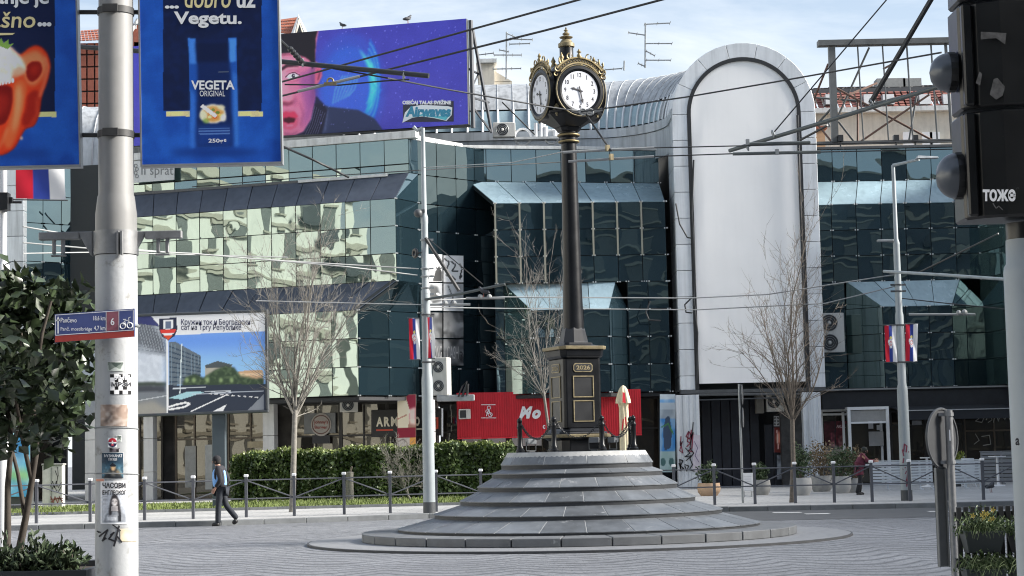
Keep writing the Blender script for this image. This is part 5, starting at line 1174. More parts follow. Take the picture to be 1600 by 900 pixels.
z = zpx(334, 651, Y); mb = MB(); mb.ball((P0.x - .16, P0.y - .1, z), .12, 12, 8); mb.box((P0.x - .08, P0.y - .05, z + .06), (.2, .12, .08)); mb.build('camera_dome', m_dkgrey, lmp, smooth=50)
z = zpx(396, 648, Y); mb = MB(); mb.torus((P0.x - .26, P0.y - .05, z), .10, .045, (1, .6, 0), 14, 6); mb.tube([(P0.x - .2, P0.y, z), (P0.x - .05, P0.y, z + .03)], .02, 5); mb.build('loudspeaker', m_black2, lmp, smooth=50)
mb = MB(); a = at(652, 204, Y); mb.tube([(P0.x, P0.y, zz[3]), a, at(646, 198, Y) + Vector((0, 0, 0))], .05, 6); mb.build('lamp_arm', m_whitepole, lmp)
# right lamp column with its lantern arm
P1 = dom(1417, 50.6); lm2 = thing('street_lamp', P1, 'pale lamp column with angled lantern arm before the right cafe', 'lamp post')
Y = 50.6; zz = [zpx(y, 1408, Y) for y in (606, 470, 380, 258)]
mb = MB(); mb.lathe([(.16, .13), (.16, .42)], (P1.x, P1.y, 0), 20); mb.build('foot', m_dkgrey, lm2, smooth=40)
mb = MB(); mb.lathe([(.158, .42), (.148, zz[0] - .1), (.142, zz[0]), (.118, zz[0] + .1), (.115, zz[1] - .4), (.095, zz[1] - .3), (.09, zz[2] - .05), (.095, zz[2]), (.06, zz[2] + .12), (.05, zz[3])], (P1.x, P1.y, 0), 20); mb.build('column', m_whitepole, lm2, smooth=35)
mb = MB(); a, b = Vector((P1.x, P1.y, zz[3])), at(1436, 249, 50.0); mb.tube([a + Vector((0, 0, -.1)), a, b], [.05, .05, .04], 8); mb.build('lamp_arm', m_whitepole, lm2)
mb = MB(); c = at(1448, 246, 49.7); mb.hexa([c + Vector((-.3, -.12, -.04)), c + Vector((.32, -.1, -.03)), c + Vector((.32, .1, -.03)), c + Vector((-.3, .12, -.04))], [c + Vector((-.26, -.08, .05)), c + Vector((.3, -.04, .02)), c + Vector((.3, .04, .02)), c + Vector((-.26, .08, .05))]); mb.build('lantern', m_steel, lm2, bevel=.01)
mb = MB(); c = at(1386, 377, Y); mb.tube([c, (P1.x, P1.y, c.z - .02)], .03, 6); mb.box(c + Vector((-.05, 0, .02)), (.45, .14, .06)); mb.build('small_lantern', m_steel, lm2, bevel=.01)
for y in (426, 445, 455, 508, 566): 
    z = zpx(y, 1405, Y); mb = MB(); mb.torus((P1.x, P1.y, z), .12 if y > 460 else .10, .022, (0, 0, 1), 16, 5); mb.box((P1.x, P1.y, z), (.42, .05, .05)); mb.build('clamp', m_dkgrey, lm2, smooth=50)
# scribbled tags on the columns
def scribble(name, parent, pts, wd, m, cyl=None, board=None, off=.004):
    """a thin painted stroke laid on a pole or wall"""
    f = (lambda x, y: cyl(x, y, off)) if cyl else (lambda x, y: board.hit(x, y) + board.n * off)
    mb = MB()
    for (x0, y0), (x1, y1) in zip(pts[:-1], pts[1:]):
        d = math.hypot(x1 - x0, y1 - y0) or 1; ox, oy = -(y1 - y0) / d * wd / 2, (x1 - x0) / d * wd / 2; e = wd * .3 / d; ex, ey = (x1 - x0) * e, (y1 - y0) * e
        Q = [f(x0 + ox - ex, y0 + oy - ey), f(x1 + ox + ex, y1 + oy + ey), f(x1 - ox + ex, y1 - oy + ey), f(x0 - ox - ex, y0 - oy - ey)]
        mb.add(Q, [(0, 1, 2, 3)])
    return mb.build(name, m, parent)
def cylsurf(p, rad):
    def f(px, py, off=0.003):
        r_ = rad + off; d = ray(px, py); ox, oy = EYE.x - p.x, EYE.y - p.y; A_ = d.x ** 2 + d.y ** 2; B_ = ox * d.x + oy * d.y; C_ = ox * ox + oy * oy - r_ * r_
        D_ = B_ * B_ - A_ * C_
        if D_ < 0: D_ = 0
        return EYE + d * ((-B_ - math.sqrt(D_)) / A_)
    return f
m_spray = mat('spray_red', (.20, .03, .06), .6); m_sprayk = mat('spray_black', (.015, .015, .02), .6); m_sprayp = mat('spray_lilac', (.5, .46, .52), .7, var=.15)
cy2 = cylsurf(P1, .157); xs = 1413
scribble('graffiti', lm2, [(1412, 705), (1413, 694), (1417, 697), (1416, 706), (1410, 703), (1412, 712), (1420, 706), (1412, 717), (1411, 723), (1418, 720), (1419, 728), (1411, 733)], 2.0, m_spray, cyl=cy2)
scribble('graffiti', lm2, [(1414, 731), (1420, 726), (1415, 740), (1422, 735), (1417, 748), (1419, 735), (1417, 760), (1416, 750), (1420, 744)], 1.6, m_spray, cyl=cy2)
# flags on the two columns
def rectflag(label, x0, x1, y0, y1, Y, sh=0.0, **k):
    flag(label, at(x0, y0, Y), at(x1, y0 + sh, Y + k.pop('dy', 0)), at(x0 + k.pop('lean', 2), y1, Y), at(x1 + k.pop('lean2', 2), y1 + sh, Y), **k)
rectflag('red blue and white flag left of the lamp column beside the clock', 638.5, 655, 497, 562, 48.7, ph=0)
rectflag('narrow turned striped flag right of the lamp column beside the clock', 668, 677, 495, 560, 48.6, dy=-.5, ph=2, lean=1.5, lean2=2.5)
rectflag('striped flag left of the lantern column by the cafe', 1382, 1400, 508, 566, 50.5, ph=1)
rectflag('striped flag right of the lantern column by the cafe', 1415, 1434, 506, 565, 50.5, ph=3, lean=0, lean2=-1)
# left foreground mast with flag, at the picture's left edge
PM = gx(3, 16.5, 0); ms = thing('signal_mast', PM, 'white mast at the far left edge behind the evergreen tree', 'mast'); Y = 16.5
zt1 = at(8, 415, Y).z
mb = MB(); mb.lathe([(.062, 0), (.062, zt1 - .08), (.055, zt1), (.030, zt1 + .04), (.027, 9.5)], (PM.x, PM.y, 0), 20); mb.build('pole', mat('mast_white', (.66, .67, .68), .4, var=.05), ms, smooth=40)
mb = MB(); c = at(3, 316, Y); mb.box((PM.x, PM.y - .02, c.z), (.11, .11, .16)); mb.tube([(PM.x, PM.y, c.z), at(34, 316, Y)], .012, 6); mb.box(at(13, 313, Y), (.08, .05, .05)); mb.build('bracket', m_black2, ms)
bigb = PxBoard((0, 1, 0), (1, 1, 0), (0, 0, 0)); cvf = Canvas(bigb, 40, 36, (212, 213, 216)); cvf.rect(0, 0, .34, 1, (178, 34, 50)).rect(.34, 0, .675, 1, (46, 62, 135)).noise(.02, 3, 3)
t = flag('large red blue and white flag hanging under the left banner', at(24.5, 228, 16.4), at(98.5, 228, 16.4), at(25, 310, 16.4), at(103, 312, 16.4), .012, cvf, poles=False)
mb = MB(); mb.tube([at(20, 271 + 41, 16.42), at(106, 313, 16.42)], .006, 6); mb.build('flag_rod', m_dkgrey, t)

# ---------------------------------------------------------------- big painted column in the left foreground
YP = 12.0; PP = gx(183, YP, 0); pole = thing('column_pole', PP, 'big pale painted tram wire column with posters in the left foreground', 'pole')
r_lo = 65.5 / 2 / F * YP; r_mid = 66 / 2 / F * YP; r_hi = 55 / 2 / F * YP; zs = at(180, 308, YP).z; zs2 = at(180, 330, YP).z
m_pp = mat('column_paint', (.41, .425, .435), .55, var=.08, scale=5, streak=.3, dirt=((.24, .24, .225), .57, 7.0), bump=.002, bscale=30)
m_pp2 = mat('column_paint_upper', (.225, .225, .22), .55, var=.08, scale=5, streak=.3, dirt=((.24, .24, .23), .66, 6.0))
mb = MB(); mb.lathe([(r_lo + .002, 0), (r_lo, 2.9), (r_mid - .002, at(180, 400, YP).z)], (PP.x, PP.y, 0), 40); mb.build('shaft', m_pp, pole, smooth=40)
zc0 = at(180, 399, YP).z
mb = MB(); mb.lathe([(r_mid - .002, zc0 + .001), (r_mid - .003, zs2 - .02), (r_mid - .006, zs2), (r_hi + .006, zs), (r_hi, zs + .015), (r_hi - .006, 7.5)], (PP.x, PP.y, 0), 40); mb.build('upper_shaft', m_pp2, pole, smooth=40)
zc1 = at(180, 362, YP).z
m_galv = mat('galvanised_dull', (.26, .265, .27), .5, .5, var=.2, scale=12, streak=.2)
mb = MB(); mb.lathe([(r_mid + .006, zc0), (r_mid + .008, zc1)], (PP.x, PP.y, 0), 40); 
c = at(187, 380, YP - r_mid); mb.box((c.x - .008, c.y - .012, c.z), (.012, .04, zc1 - zc0)); mb.box((c.x + .016, c.y - .012, c.z), (.012, .04, zc1 - zc0)); mb.build('collar', m_galv, pole, smooth=40)
for sx, xa, xb in ((-1, 143, 61), (1, 209, 285)):
    za, zb = at(xa, 362, YP).z, at(xa, 374, YP).z; X0, X1 = at(xa, 368, YP).x, at(xb, 368, YP).x
    mb = MB(); mb.box(((X0 + sx * .075 + X1) / 2, YP, (za + zb) / 2), (abs(X1 - X0) - .08, .05, za - zb)); 
    zd = zc0 - .002
    mb.hexa([(X0 - sx * .01, YP - .02, zd), (X0, YP - .02, zd), (X0, YP + .02, zd), (X0 - sx * .01, YP + .02, zd)], [(X0 - sx * .01, YP - .02, za), (X0 + sx * .09, YP - .02, za), (X0 + sx * .09, YP + .02, za), (X0 - sx * .01, YP + .02, za)])
    for d in (.04, .1):
        xx = X1 - sx * (d + .06); mb.box((xx, YP, zb - .045), (.022, .03, .10))
    mb.box((X1 - sx * .13, YP, zb - .105), (.10, .03, .012)); mb.build('cable_arm', m_galv, pole, bevel=.004)
cyp = cylsurf(PP, r_lo + .001)
def stuck(name, x0, y0, x1, y1, nx, ny, painter, parent=pole, off=.003, cyl=cyp, ragged=0, seed=3):
    b = PxBoard((0, 1, 0), (1, 1, 0), (0, 0, 0)); c = Canvas(b, nx, ny, (200, 200, 200)); painter(c)
    return c.build(name, parent, surf=lambda u, v: cyl(x0 + (x1 - x0) * u, y1 + (y0 - y1) * v, off))
def p_english(c):
    c.rect(0, 0, 1, 1, (205, 208, 212)).rect(.05, .04, .93, .70, (150, 155, 162)).rect(.05, .42, .93, .70, (172, 176, 182), .8, 3)
    c.rect(.05, .06, .30, .68, (186, 188, 192), .7, 2); c.poly([(.10, .04), (.2, .22), (.4, .32), (.66, .32), (.9, .22), (.93, .04)], (120, 124, 130), 1, 1)
    c.poly([(.34, .04), (.30, .30), (.36, .55), (.44, .68), (.58, .68), (.68, .54), (.74, .30), (.72, .12), (.62, .3), (.42, .3)], (52, 50, 52), 1, 1)
    c.poly([(.38, .30), (.64, .30), (.62, .42), (.40, .42)], (150, 146, 146)); c.ell(.51, .505, .105, .105, (188, 182, 180), 1, 1); c.poly([(.40, .56), (.44, .65), (.58, .65), (.62, .55), (.56, .60), (.46, .60)], (48, 46, 48), 1, 1)
    for x in (.46, .56): c.ell(x, .525, .035, .022, (40, 40, 42), .8).ell(x, .525, .024, .014, (175, 170, 170), .9)
    c.line([(.46, .455), (.51, .445), (.56, .455)], .016, (235, 232, 232)); c.poly([(.64, .06), (.66, .3), (.74, .28), (.76, .06)], (40, 42, 46)); c.poly([(.22, .08), (.6, .08), (.6, .2), (.24, .2)], (195, 198, 202), .9, 1)
    for k in range(5): c.line([(.26, .10 + k * .022), (.58, .10 + k * .022)], .006, (110, 112, 118))
    for k in range(6): c.line([(.08, .64 - k * .035), (.26, .64 - k * .035)], .01, (110, 112, 120))
    c.noise(.03, 1, 2)
stuck('poster', 157, 751, 200, 819, 64, 96, p_english)
text('ЧАСОВИ', None, 160, 754, 196.5, 763, m_txtblack, pole, surf=cyp, off=.006, bold=.03)
text('ЕНГЛЕСКОГ', None, 160, 766, 197.5, 773, m_txtblack, pole, surf=cyp, off=.006, bold=.03)
def p_hero(c):
    c.rect(0, 0, 1, 1, (34, 52, 66)).rect(0, 0, 1, .55, (60, 92, 108), .9, 4); c.poly([(.06, 0), (.3, .3), (.45, .42), (.6, .42), (.75, .3), (.98, 0)], (40, 44, 48), 1, 1)
    c.ell(.52, .42, .12, .14, (178, 148, 112), 1, 1); c.poly([(.36, .48), (.5, .60), (.68, .48), (.6, .44), (.42, .44)], (28, 32, 40)); c.poly([(.1, .15), (.3, .38), (.4, .2)], (120, 138, 140), .7, 2); c.poly([(.6, .2), (.75, .36), (.92, .12)], (150, 128, 96), .7, 2); c.poly([(.4, .1), (.5, .3), (.62, .1)], (190, 180, 160), .7, 2)
    c.line([(.05, .1), (.2, .42)], .03, (140, 170, 180), .7, 1).line([(.8, .42), (.95, .1)], .03, (140, 170, 180), .7, 1).noise(.06, 1, 5)
stuck('poster', 159, 707, 193, 747, 46, 54, p_hero)
text('МУЗИКАНАТ', None, 163, 710, 191, 714.5, m_txtwhite, pole, surf=cyp, off=.006, bold=.01); text('СВЕЗДЕ', None, 169, 716, 183, 720, m_txtwhite, pole, surf=cyp, off=.006, bold=.01)
def p_badge(c): c.rect(0, 0, 1, 1, (198, 200, 202)); c.ell(.5, .5, .48, .48, (40, 36, 66)); c.poly([(.06, .6), (.2, .9), (.5, .98), (.8, .9), (.94, .6)], (170, 40, 52)); c.rect(.06, .44, .94, .54, (220, 220, 220)); c.rect(.44, .34, .58, .72, (205, 190, 190)); c.rect(.40, .18, .62, .34, (180, 60, 70))
stuck('sticker', 168.5, 684, 183, 699, 26, 26, p_badge, off=.0035)
def p_checks(c):
    c.rect(0, 0, 1, 1, (205, 207, 208)); 
    for i in range(5):
        for j in range(5):
            if (i + j) % 2 == 0 or (j == 2 and 0 < i < 4): c.rect(i / 5, j / 5, (i + .95) / 5, (j + .95) / 5, (20, 20, 22))
    c.rect(.02, .42, .98, .58, (210, 212, 214), .9)
stuck('sticker', 172, 584, 206, 616, 36, 36, p_checks)
text('УЧИ', None, 178, 586, 203, 593.5, m_txtwhite, pole, surf=cyp, off=.0065, bold=.03); text('МРЗИ', None, 174, 597, 205, 604, m_txtblack, pole, surf=cyp, off=.0065, bold=.03)
def p_brown(c): c.rect(0, 0, 1, 1, (142, 124, 112)); c.clouds((100, 86, 78), .8, 4, 3); c.clouds((180, 172, 164), .6, 2, 8); c.line([(.15, .2), (.3, .35), (.42, .6)], .05, (70, 62, 58), .9, 1)
stuck('torn_paper', 157, 632, 200, 666, 44, 36, p_brown)
def p_green(c): c.rect(0, 0, 1, 1, (150, 156, 152)); c.poly([(.1, .1), (.0, .95), (1, .9), (.8, .2), (.5, .4)], (96, 104, 98)); c.poly([(.2, .9), (.5, .4), (.9, .85)], (60, 70, 66)); c.noise(.06, 2, 4)
stuck('torn_paper', 168, 565, 193, 580, 26, 18, p_green)
def p_tape(c): c.rect(0, 0, 1, 1, (186, 178, 158)); c.clouds((150, 140, 118), .6, 3, 6)
stuck('adhesive_tape', 188, 826, 214, 846, 20, 10, lambda c: (p_tape(c)), off=.0035)
stuck('adhesive_tape', 150, 748, 163, 752, 12, 6, lambda c: c.rect(0, 0, 1, 1, (176, 120, 100)), off=.006)
stuck('torn_paper', 182, 680, 190, 690, 12, 14, p_green); stuck('torn_paper', 171, 700, 187, 706, 16, 8, lambda c: (c.rect(0, 0, 1, 1, (60, 56, 60)), c.noise(.4, 1, 2)))
for y in (670, 741): mb = MB(); mb.torus((PP.x, PP.y, at(180, y, YP).z), r_lo + .004, .004, (0.03, .05, 1), 30, 4); mb.build('wire_tie', m_cablelt, pole)
scribble('graffiti', pole, [(155, 838), (168, 828), (160, 845), (178, 832), (170, 842), (180, 846)], 2.6, m_sprayk, cyl=cyp, off=.005); scribble('graffiti', pole, [(186, 822), (178, 853), (183, 838), (190, 847)], 2.8, m_sprayk, cyl=cyp, off=.005); scribble('graffiti', pole, [(157, 832), (152, 830), (166, 842)], 2, m_sprayk, cyl=cyp, off=.005); scribble('graffiti', pole, [(176, 820), (188, 829)], 2, m_sprayk, cyl=cyp, off=.005)
# direction sign for the cycle route, clamped to the column
sgb = Board(at(85.5, 491, YP - .2), at(210, 482, YP - .2), at(85.5, 535, YP - .2))
sg = thing('cycle_sign', sgb.pt(.5, .5), 'blue cycle route arrow sign with red lower edge on the column', 'sign'); m_sblue = mat('sign_blue', (.075, .10, .26), .35, var=.12, dirt=((.3, .32, .4), .7, 14)); m_sred = mat('sign_red', (.40, .06, .05), .35, var=.1)
mb = MB(); P, Q = sgb.frame_box(.012); mb.hexa([Q[0], Q[1], P[1], P[0]], [Q[3], Q[2], P[2], P[3]]); mb.build('plate', m_sblue, sg)
def fpoly(board, pts, m, parent, name, off): mb = MB(); mb.add([board.hit(x, y) + board.n * off for x, y in pts], [tuple(range(len(pts) - 1, -1, -1))]); return mb.build(name, m, parent)
sy = lambda x, y: (x, y - (x - 85.5) * .072)      # the sign's slope in the picture
fpoly(sgb, [sy(86, 525), sy(209.5, 525.6), sy(209.5, 535), sy(86, 535)], m_sred, sg, 'red_band', .002)
fpoly(sgb, [sy(166.5, 493.5), sy(185.5, 493.5), sy(185.5, 523), sy(166.5, 523)], mat('sign_panel_red', (.28, .10, .13), .4, var=.15), sg, 'route_panel', .002)
for x in (166, 186): scribble('divider', sg, [sy(x, 492), sy(x, 525)], .8, m_txtwhite, board=sgb)
scribble('border', sg, [sy(87, 492.5), sy(208.5, 493), sy(208.5, 524.5), sy(87, 524), sy(87, 492.5)], 1.0, m_txtwhite, board=sgb)
scribble('arrow', sg, [sy(91, 521), sy(91, 500)], 2.0, m_txtwhite, board=sgb); fpoly(sgb, [sy(87.8, 502), sy(91, 494.5), sy(94.2, 502)], m_txtwhite, sg, 'arrow_head', .004)
text('Pančevo', sgb, *sy(95, 496.5), *sy(120, 506.5), m_txtwhite, sg, bold=.01, off=.004); text('18,6 km', sgb, *sy(146, 498), *sy(165, 507.5), m_txtwhite, sg, bold=.01, off=.004)
text('Panč. most/bridge', sgb, *sy(95, 511.5), *sy(144, 522.5), m_txtwhite, sg, bold=.006, off=.004); text('4,7 km', sgb, *sy(147, 513.5), *sy(165, 523), m_txtwhite, sg, bold=.01, off=.004)
text('6', sgb, *sy(173, 503), *sy(179, 515), m_txtwhite, sg, bold=.02, off=.004)
for cx in (192, 203):
    c0 = sgb.hit(*sy(cx, 517)); mb = MB(); mb.torus(c0 + sgb.n * .004, 4.2 / F * YP, .0035, sgb.n, 14, 4); mb.build('bicycle_wheel', m_txtwhite, sg)
scribble('bicycle_frame', sg, [sy(192, 517), sy(195, 509), sy(202, 508.5), sy(197.5, 517), sy(195, 509)], 1.1, m_txtwhite, board=sgb); scribble('bicycle_frame', sg, [sy(203, 517), sy(201, 505), sy(204, 504)], 1.1, m_txtwhite, board=sgb); scribble('bicycle_frame', sg, [sy(193, 507), sy(197, 507)], 1.4, m_txtwhite, board=sgb)
mb = MB(); c = sgb.pt(.78, .5); mb.torus((PP.x, PP.y, c.z), r_lo + .008, .008, (0, 0, 1), 24, 5); mb.box((PP.x, YP - .165, c.z), (.06, .05, .03)); mb.build('clamp', m_steel, sg)
# ---------------------------------------------------------------- two advertising banners held by the column
def adboard(label, x0, x1, y0, y1, paint, nx, ny, YB=12.0):
    b = Board(at(x0, y0, YB), at(x1, y0 - (x1 - x0) * .0218, YB), at(x0 + 5, y1, YB)); t = thing('advert_board', b.pt(.5, 0), label, 'banner', 'advert boards on the column')
    mb = MB(); P, Q = b.frame_box(.05); P = [p - b.n * .001 for p in P]; mb.hexa([Q[0], Q[1], P[1], P[0]], [Q[3], Q[2], P[2], P[3]]); mb.build('panel', m_dkgrey, t)
    mb = MB()
    for u0, v0, u1, v1 in ((-.012, -.012, 1.012, 0), (-.012, 1, 1.012, 1.012), (-.012, 0, 0, 1), (1, 0, 1.012, 1)):
        p = [b.pt(u0, v0, .012), b.pt(u1, v0, .012), b.pt(u1, v1, .012), b.pt(u0, v1, .012)]; q = [x - b.n * .07 for x in p]; mb.hexa([q[0], q[1], p[1], p[0]], [q[3], q[2], p[2], p[3]])
    mb.build('edge_frame', mat('frame_aluminium', (.36, .37, .38), .4, .6), t)
    c = Canvas(b, nx, ny, (24, 74, 160)); paint(c, b, t); c.build('printed_sheet', t, .004)
    return t, b
m_tgold = mat('advert_cream', (.74, .66, .36), .5, var=.04); m_twht = mat('advert_white', (.8, .82, .84), .5, var=.02)
NAVY = (12, 24, 58)
def p_pouch(c, b, t):
    c.clouds((18, 58, 140), .5, 12, 3); c.clouds((40, 104, 196), .3, 8, 4); c.rect(255, -60, 409, 173, NAVY, 1, 0); c.rect(260, 174, 411, 182, (214, 198, 134)); c.ell(335, 238, 70, 8, (10, 36, 96), .6, 4); c.clouds((22, 60, 140), .12, 3, 9)
    c.poly([(294, 60), (306, 60), (306, 66), (357, 66), (357, 59.5), (369, 59.5), (371, 150), (374, 229), (334, 232), (298, 231), (297, 150)], (26, 74, 156), 1, 0)
    c.poly([(306, 62), (357, 62), (361, 120), (364, 229), (306, 231), (309, 120)], (12, 30, 74), .95, 2); c.poly([(294, 60), (306, 60), (307, 100), (297, 100)], (62, 122, 204), .9, 1); c.poly([(357, 60), (369, 60), (369.5, 96), (359, 98)], (70, 134, 214), .9, 1)
    c.poly([(297, 130), (304, 150), (306, 230), (298, 231)], (52, 110, 196), .8, 2); c.poly([(364, 110), (370, 120), (373, 228), (366, 229)], (58, 118, 200), .8, 2); c.poly([(306, 66), (357, 66), (356, 96), (307, 98)], (8, 20, 52), .8, 2); c.poly([(306, 196), (364, 196), (364, 229), (306, 231)], (20, 56, 128), .8, 4)
    c.line([(306, 113), (357, 112)], .8, (160, 160, 140), .5)
    c.ell(333, 178, 20, 15, (214, 208, 196), 1, 1); c.ell(333, 178, 17.5, 12.5, (196, 160, 96), 1, 1); c.ell(333, 179, 15, 10, (190, 130, 66), .9, 2)
    for k, (x, y, cc) in enumerate(((326, 174, (190, 60, 30)), (340, 176, (90, 120, 50)), (336, 184, (200, 96, 40)), (328, 183, (230, 200, 140)), (344, 180, (220, 170, 70)), (333, 172, (110, 130, 60)))): c.ell(x, y, 3.2, 2.4, cc, .95, 0)
    c.line([(315, 165), (338, 182)], 6, (226, 222, 212), 1, 0); c.ell(318, 181, 6, 8, (206, 206, 176), .9, 1); c.ell(349, 184, 5, 6, (232, 224, 206), .9, 1); c.ell(322, 189, 5, 4, (120, 150, 70), .8, 1); c.ell(346, 168, 6, 4, (216, 204, 168), .9, 1)
    for k in range(3): c.line([(310, 201 + k * 4.3), (359, 200 + k * 4.3)], 1.3, (120, 150, 200), .55)
    c.noise(.02, 0, 4)
def p_pepper(c, b, t):
    c.clouds((18, 58, 140), .5, 12, 13); c.clouds((40, 104, 196), .3, 8, 14); c.rect(-66, -60, 86, 175, NAVY); c.rect(-66, 175, 88, 183, (214, 198, 134)); c.ell(20, 240, 60, 9, (12, 40, 104), .5, 5)
    body = smooth([(-70, 90), (-40, 72), (-6, 68), (14, 74), (32, 86), (46, 76), (60, 72), (73, 82), (79, 102), (75, 126), (66, 150), (62, 176), (54, 196), (40, 202), (32, 216), (22, 232), (8, 241), (-6, 242), (-30, 224), (-60, 170)])
    c.poly(body, (150, 28, 14), 1, 1); c.poly([(x * .97 + 0, y * .985 + 1) for x, y in body], (206, 56, 22), 1, 2)
    c.poly(smooth([(30, 92), (46, 82), (60, 80), (70, 92), (72, 108), (64, 124), (52, 134), (42, 128), (36, 112)]), (232, 130, 84), .9, 3)
    c.poly(smooth([(42, 104), (52, 96), (63, 98), (66, 110), (60, 122), (50, 128), (42, 120)]), (128, 16, 10), 1, 1); c.poly(smooth([(46, 108), (54, 101), (61, 103), (60, 112), (52, 118)]), (170, 36, 20), .7, 3)
    c.poly(smooth([(-50, 138), (-10, 134), (14, 134), (22, 148), (18, 170), (10, 190), (-4, 196), (-40, 190)]), (112, 12, 9), 1, 1); c.poly(smooth([(-20, 150), (4, 146), (14, 156), (6, 178), (-14, 184)]), (150, 30, 20), .8, 4)
    c.poly(smooth([(22, 132), (34, 124), (42, 138), (36, 176), (28, 206), (16, 232), (6, 222), (12, 194), (20, 168)]), (226, 92, 48), .95, 2); c.poly(smooth([(26, 140), (32, 134), (34, 160), (26, 196), (20, 206), (24, 170)]), (244, 158, 108), .8, 3)
    c.poly(smooth([(44, 148), (60, 142), (60, 172), (52, 192), (38, 198), (34, 188), (40, 170)]), (146, 24, 14), .9, 2); c.line([(70, 88), (76, 106), (69, 132), (62, 152)], 3, (246, 150, 112), .75, 2); c.line([(58, 150), (58, 178), (48, 194)], 2, (214, 84, 52), .8, 2); c.line([(12, 200), (2, 226), (-8, 236)], 2.6, (250, 160, 112), .6, 2); c.ell(34, 216, 2, 3, (255, 200, 160), .8, 1)
    foam = smooth([(-60, 100), (-36, 78), (-8, 68), (8, 68), (22, 78), (34, 92), (40, 108), (30, 116), (20, 118), (20, 126), (6, 130), (-12, 133), (-40, 132)])
    c.poly(foam, (238, 226, 212), 1, 2); c.clouds((206, 176, 156), .45, 2, 17, c.mask(foam)); c.poly(smooth([(20, 112), (32, 104), (40, 110), (34, 118), (22, 122)]), (222, 150, 116), .8, 2)
    for (x, y) in ((-4, 88), (6, 80), (14, 92), (0, 102), (12, 106), (22, 98), (-14, 96)): c.ell(x, y, 4, 3, (250, 244, 236), .7, 2)
    c.poly([(-6, 70), (2, 60), (6, 68), (14, 61), (14, 70), (22, 68), (12, 77)], (112, 150, 66), .95, 0); c.noise(.02, 0, 8)
    for k in range(5): c.ell(0 + 5 * k, 130 - k, 2.2, 4, (246, 240, 228), .95, 0)
t1, bV = adboard('blue advert board with spice pouch, right of the column', 217.5, 432, -70, 257.5, p_pouch, 200, 300)
text('Vegetu.', bV, 272, 18.5, 378, 44, m_twht, t1, bold=.03, off=.009); text('... ', bV, 258, 9, 280, 14, m_twht, t1, bold=.05, off=.009)
text('dobro', bV, 289, -18, 361, 13, m_tgold, t1, bold=.012, shear=.12, off=.009); text('uz', bV, 370, -6, 400, 13, m_twht, t1, bold=.03, off=.009)
text('VEGETA', bV, 299, 126, 367, 140.5, m_twht, t1, bold=.03, off=.009); text('ORIGINAL', bV, 312.5, 142, 352, 151, m_twht, t1, bold=.0, off=.009); text('250g', bV, 326, 217, 349, 225, m_twht, t1, bold=.02, off=.009); text('e', bV, 350, 217.5, 354, 222, m_twht, t1, off=.009)
t2, bP = adboard('blue advert board with cut red pepper, left of the column', -97, 117, -66, 262, p_pepper, 200, 300)
text('Kuvanje je', bP, -56, -14, 77, 13, m_twht, t2, bold=.03, off=.009); text('strašno', bP, -56, 19, 56, 44, m_tgold, t2, bold=.012, shear=.1, off=.009); text('...', bP, 59, 35, 81, 42, m_twht, t2, bold=.05, off=.009)
fpoly(bP, [(-50, 52), (24, 52), (20, 55), (-50, 57)], m_tgold, t2, 'underline', .009)
for y in (19, 211):
    mb = MB()
    a, b = at(124, y, 12.06), at(222, y, 12.06)
    for p, q in ((a, at(153, y, 12.06)), (at(201, y, 12.06), b)): mb.tube([p, q], .016, 6)
    c = at(176, y, YP); mb.lathe([(r_hi + .006, c.z - .022), (r_hi + .006, c.z + .022)], (PP.x, PP.y, 0), 24); mb.box((PP.x - .01, YP - r_hi - .01, c.z), (.10, .02, .05))
    mb.build('banner_bracket', mat('bracket_dark', (.05, .05, .05), .55, .3, var=.4), pole, smooth=40)

# ---------------------------------------------------------------- city notice board on posts before the left wing
cb = Board(at(112, 494, 57.0), at(418, 483.5, 57.0), at(112, 655, 57.0)); Yb = 57.0
ct = thing('billboard', cb.pt(.5, 0), 'framed city notice board with coat of arms and street picture', 'billboard')
mb = MB(); P, Q = cb.frame_box(.22); P = [p - cb.n * .05 for p in P]; mb.hexa([Q[0], Q[1], P[1], P[0]], [Q[3], Q[2], P[2], P[3]]); mb.build('panel', m_dkgrey, ct)
mb = MB(); wv, wu = .028, .014
for u0, v0, u1, v1 in ((0, 0, 1, wv), (0, 1 - wv, 1, 1), (0, wv, wu, 1 - wv), (1 - wu, wv, 1, 1 - wv)):
    p = [cb.pt(u0, v0, .03), cb.pt(u1, v0, .03), cb.pt(u1, v1, .03), cb.pt(u0, v1, .03)]; q = [x - cb.n * .28 for x in p]; mb.hexa([q[0], q[1], p[1], p[0]], [q[3], q[2], p[2], p[3]])
mb.build('frame', mat('frame_slate', (.05, .058, .065), .45, var=.15), ct, bevel=.02)
cv = Canvas(cb, 280, 140, (150, 156, 160))
cv.clouds((96, 102, 108), .9, 8, 3); cv.poly([(116, 494), (232, 488), (262, 545), (262, 650), (116, 652)], (132, 138, 146), .8, 2)
cv.poly([(205, 500), (230, 500), (258, 535), (258, 552), (210, 535)], (84, 88, 94), .9, 2)
for k in range(10): cv.line([(212 + k * 5, 496 + k * 3), (226 + k * 4, 548)], .9, (170, 175, 180), .6).line([(210, 505 + k * 5), (262, 512 + k * 5)], .7, (70, 74, 80), .5)
cv.poly([(116, 520), (214, 520), (212, 598), (116, 604)], (120, 128, 136), .8, 5); cv.poly([(205, 548), (258, 556), (258, 598), (205, 600)], (176, 182, 190), .9, 2); cv.clouds((205, 210, 216), .35, 2, 21, cv.mask([(205, 548), (258, 556), (258, 598), (205, 600)]))
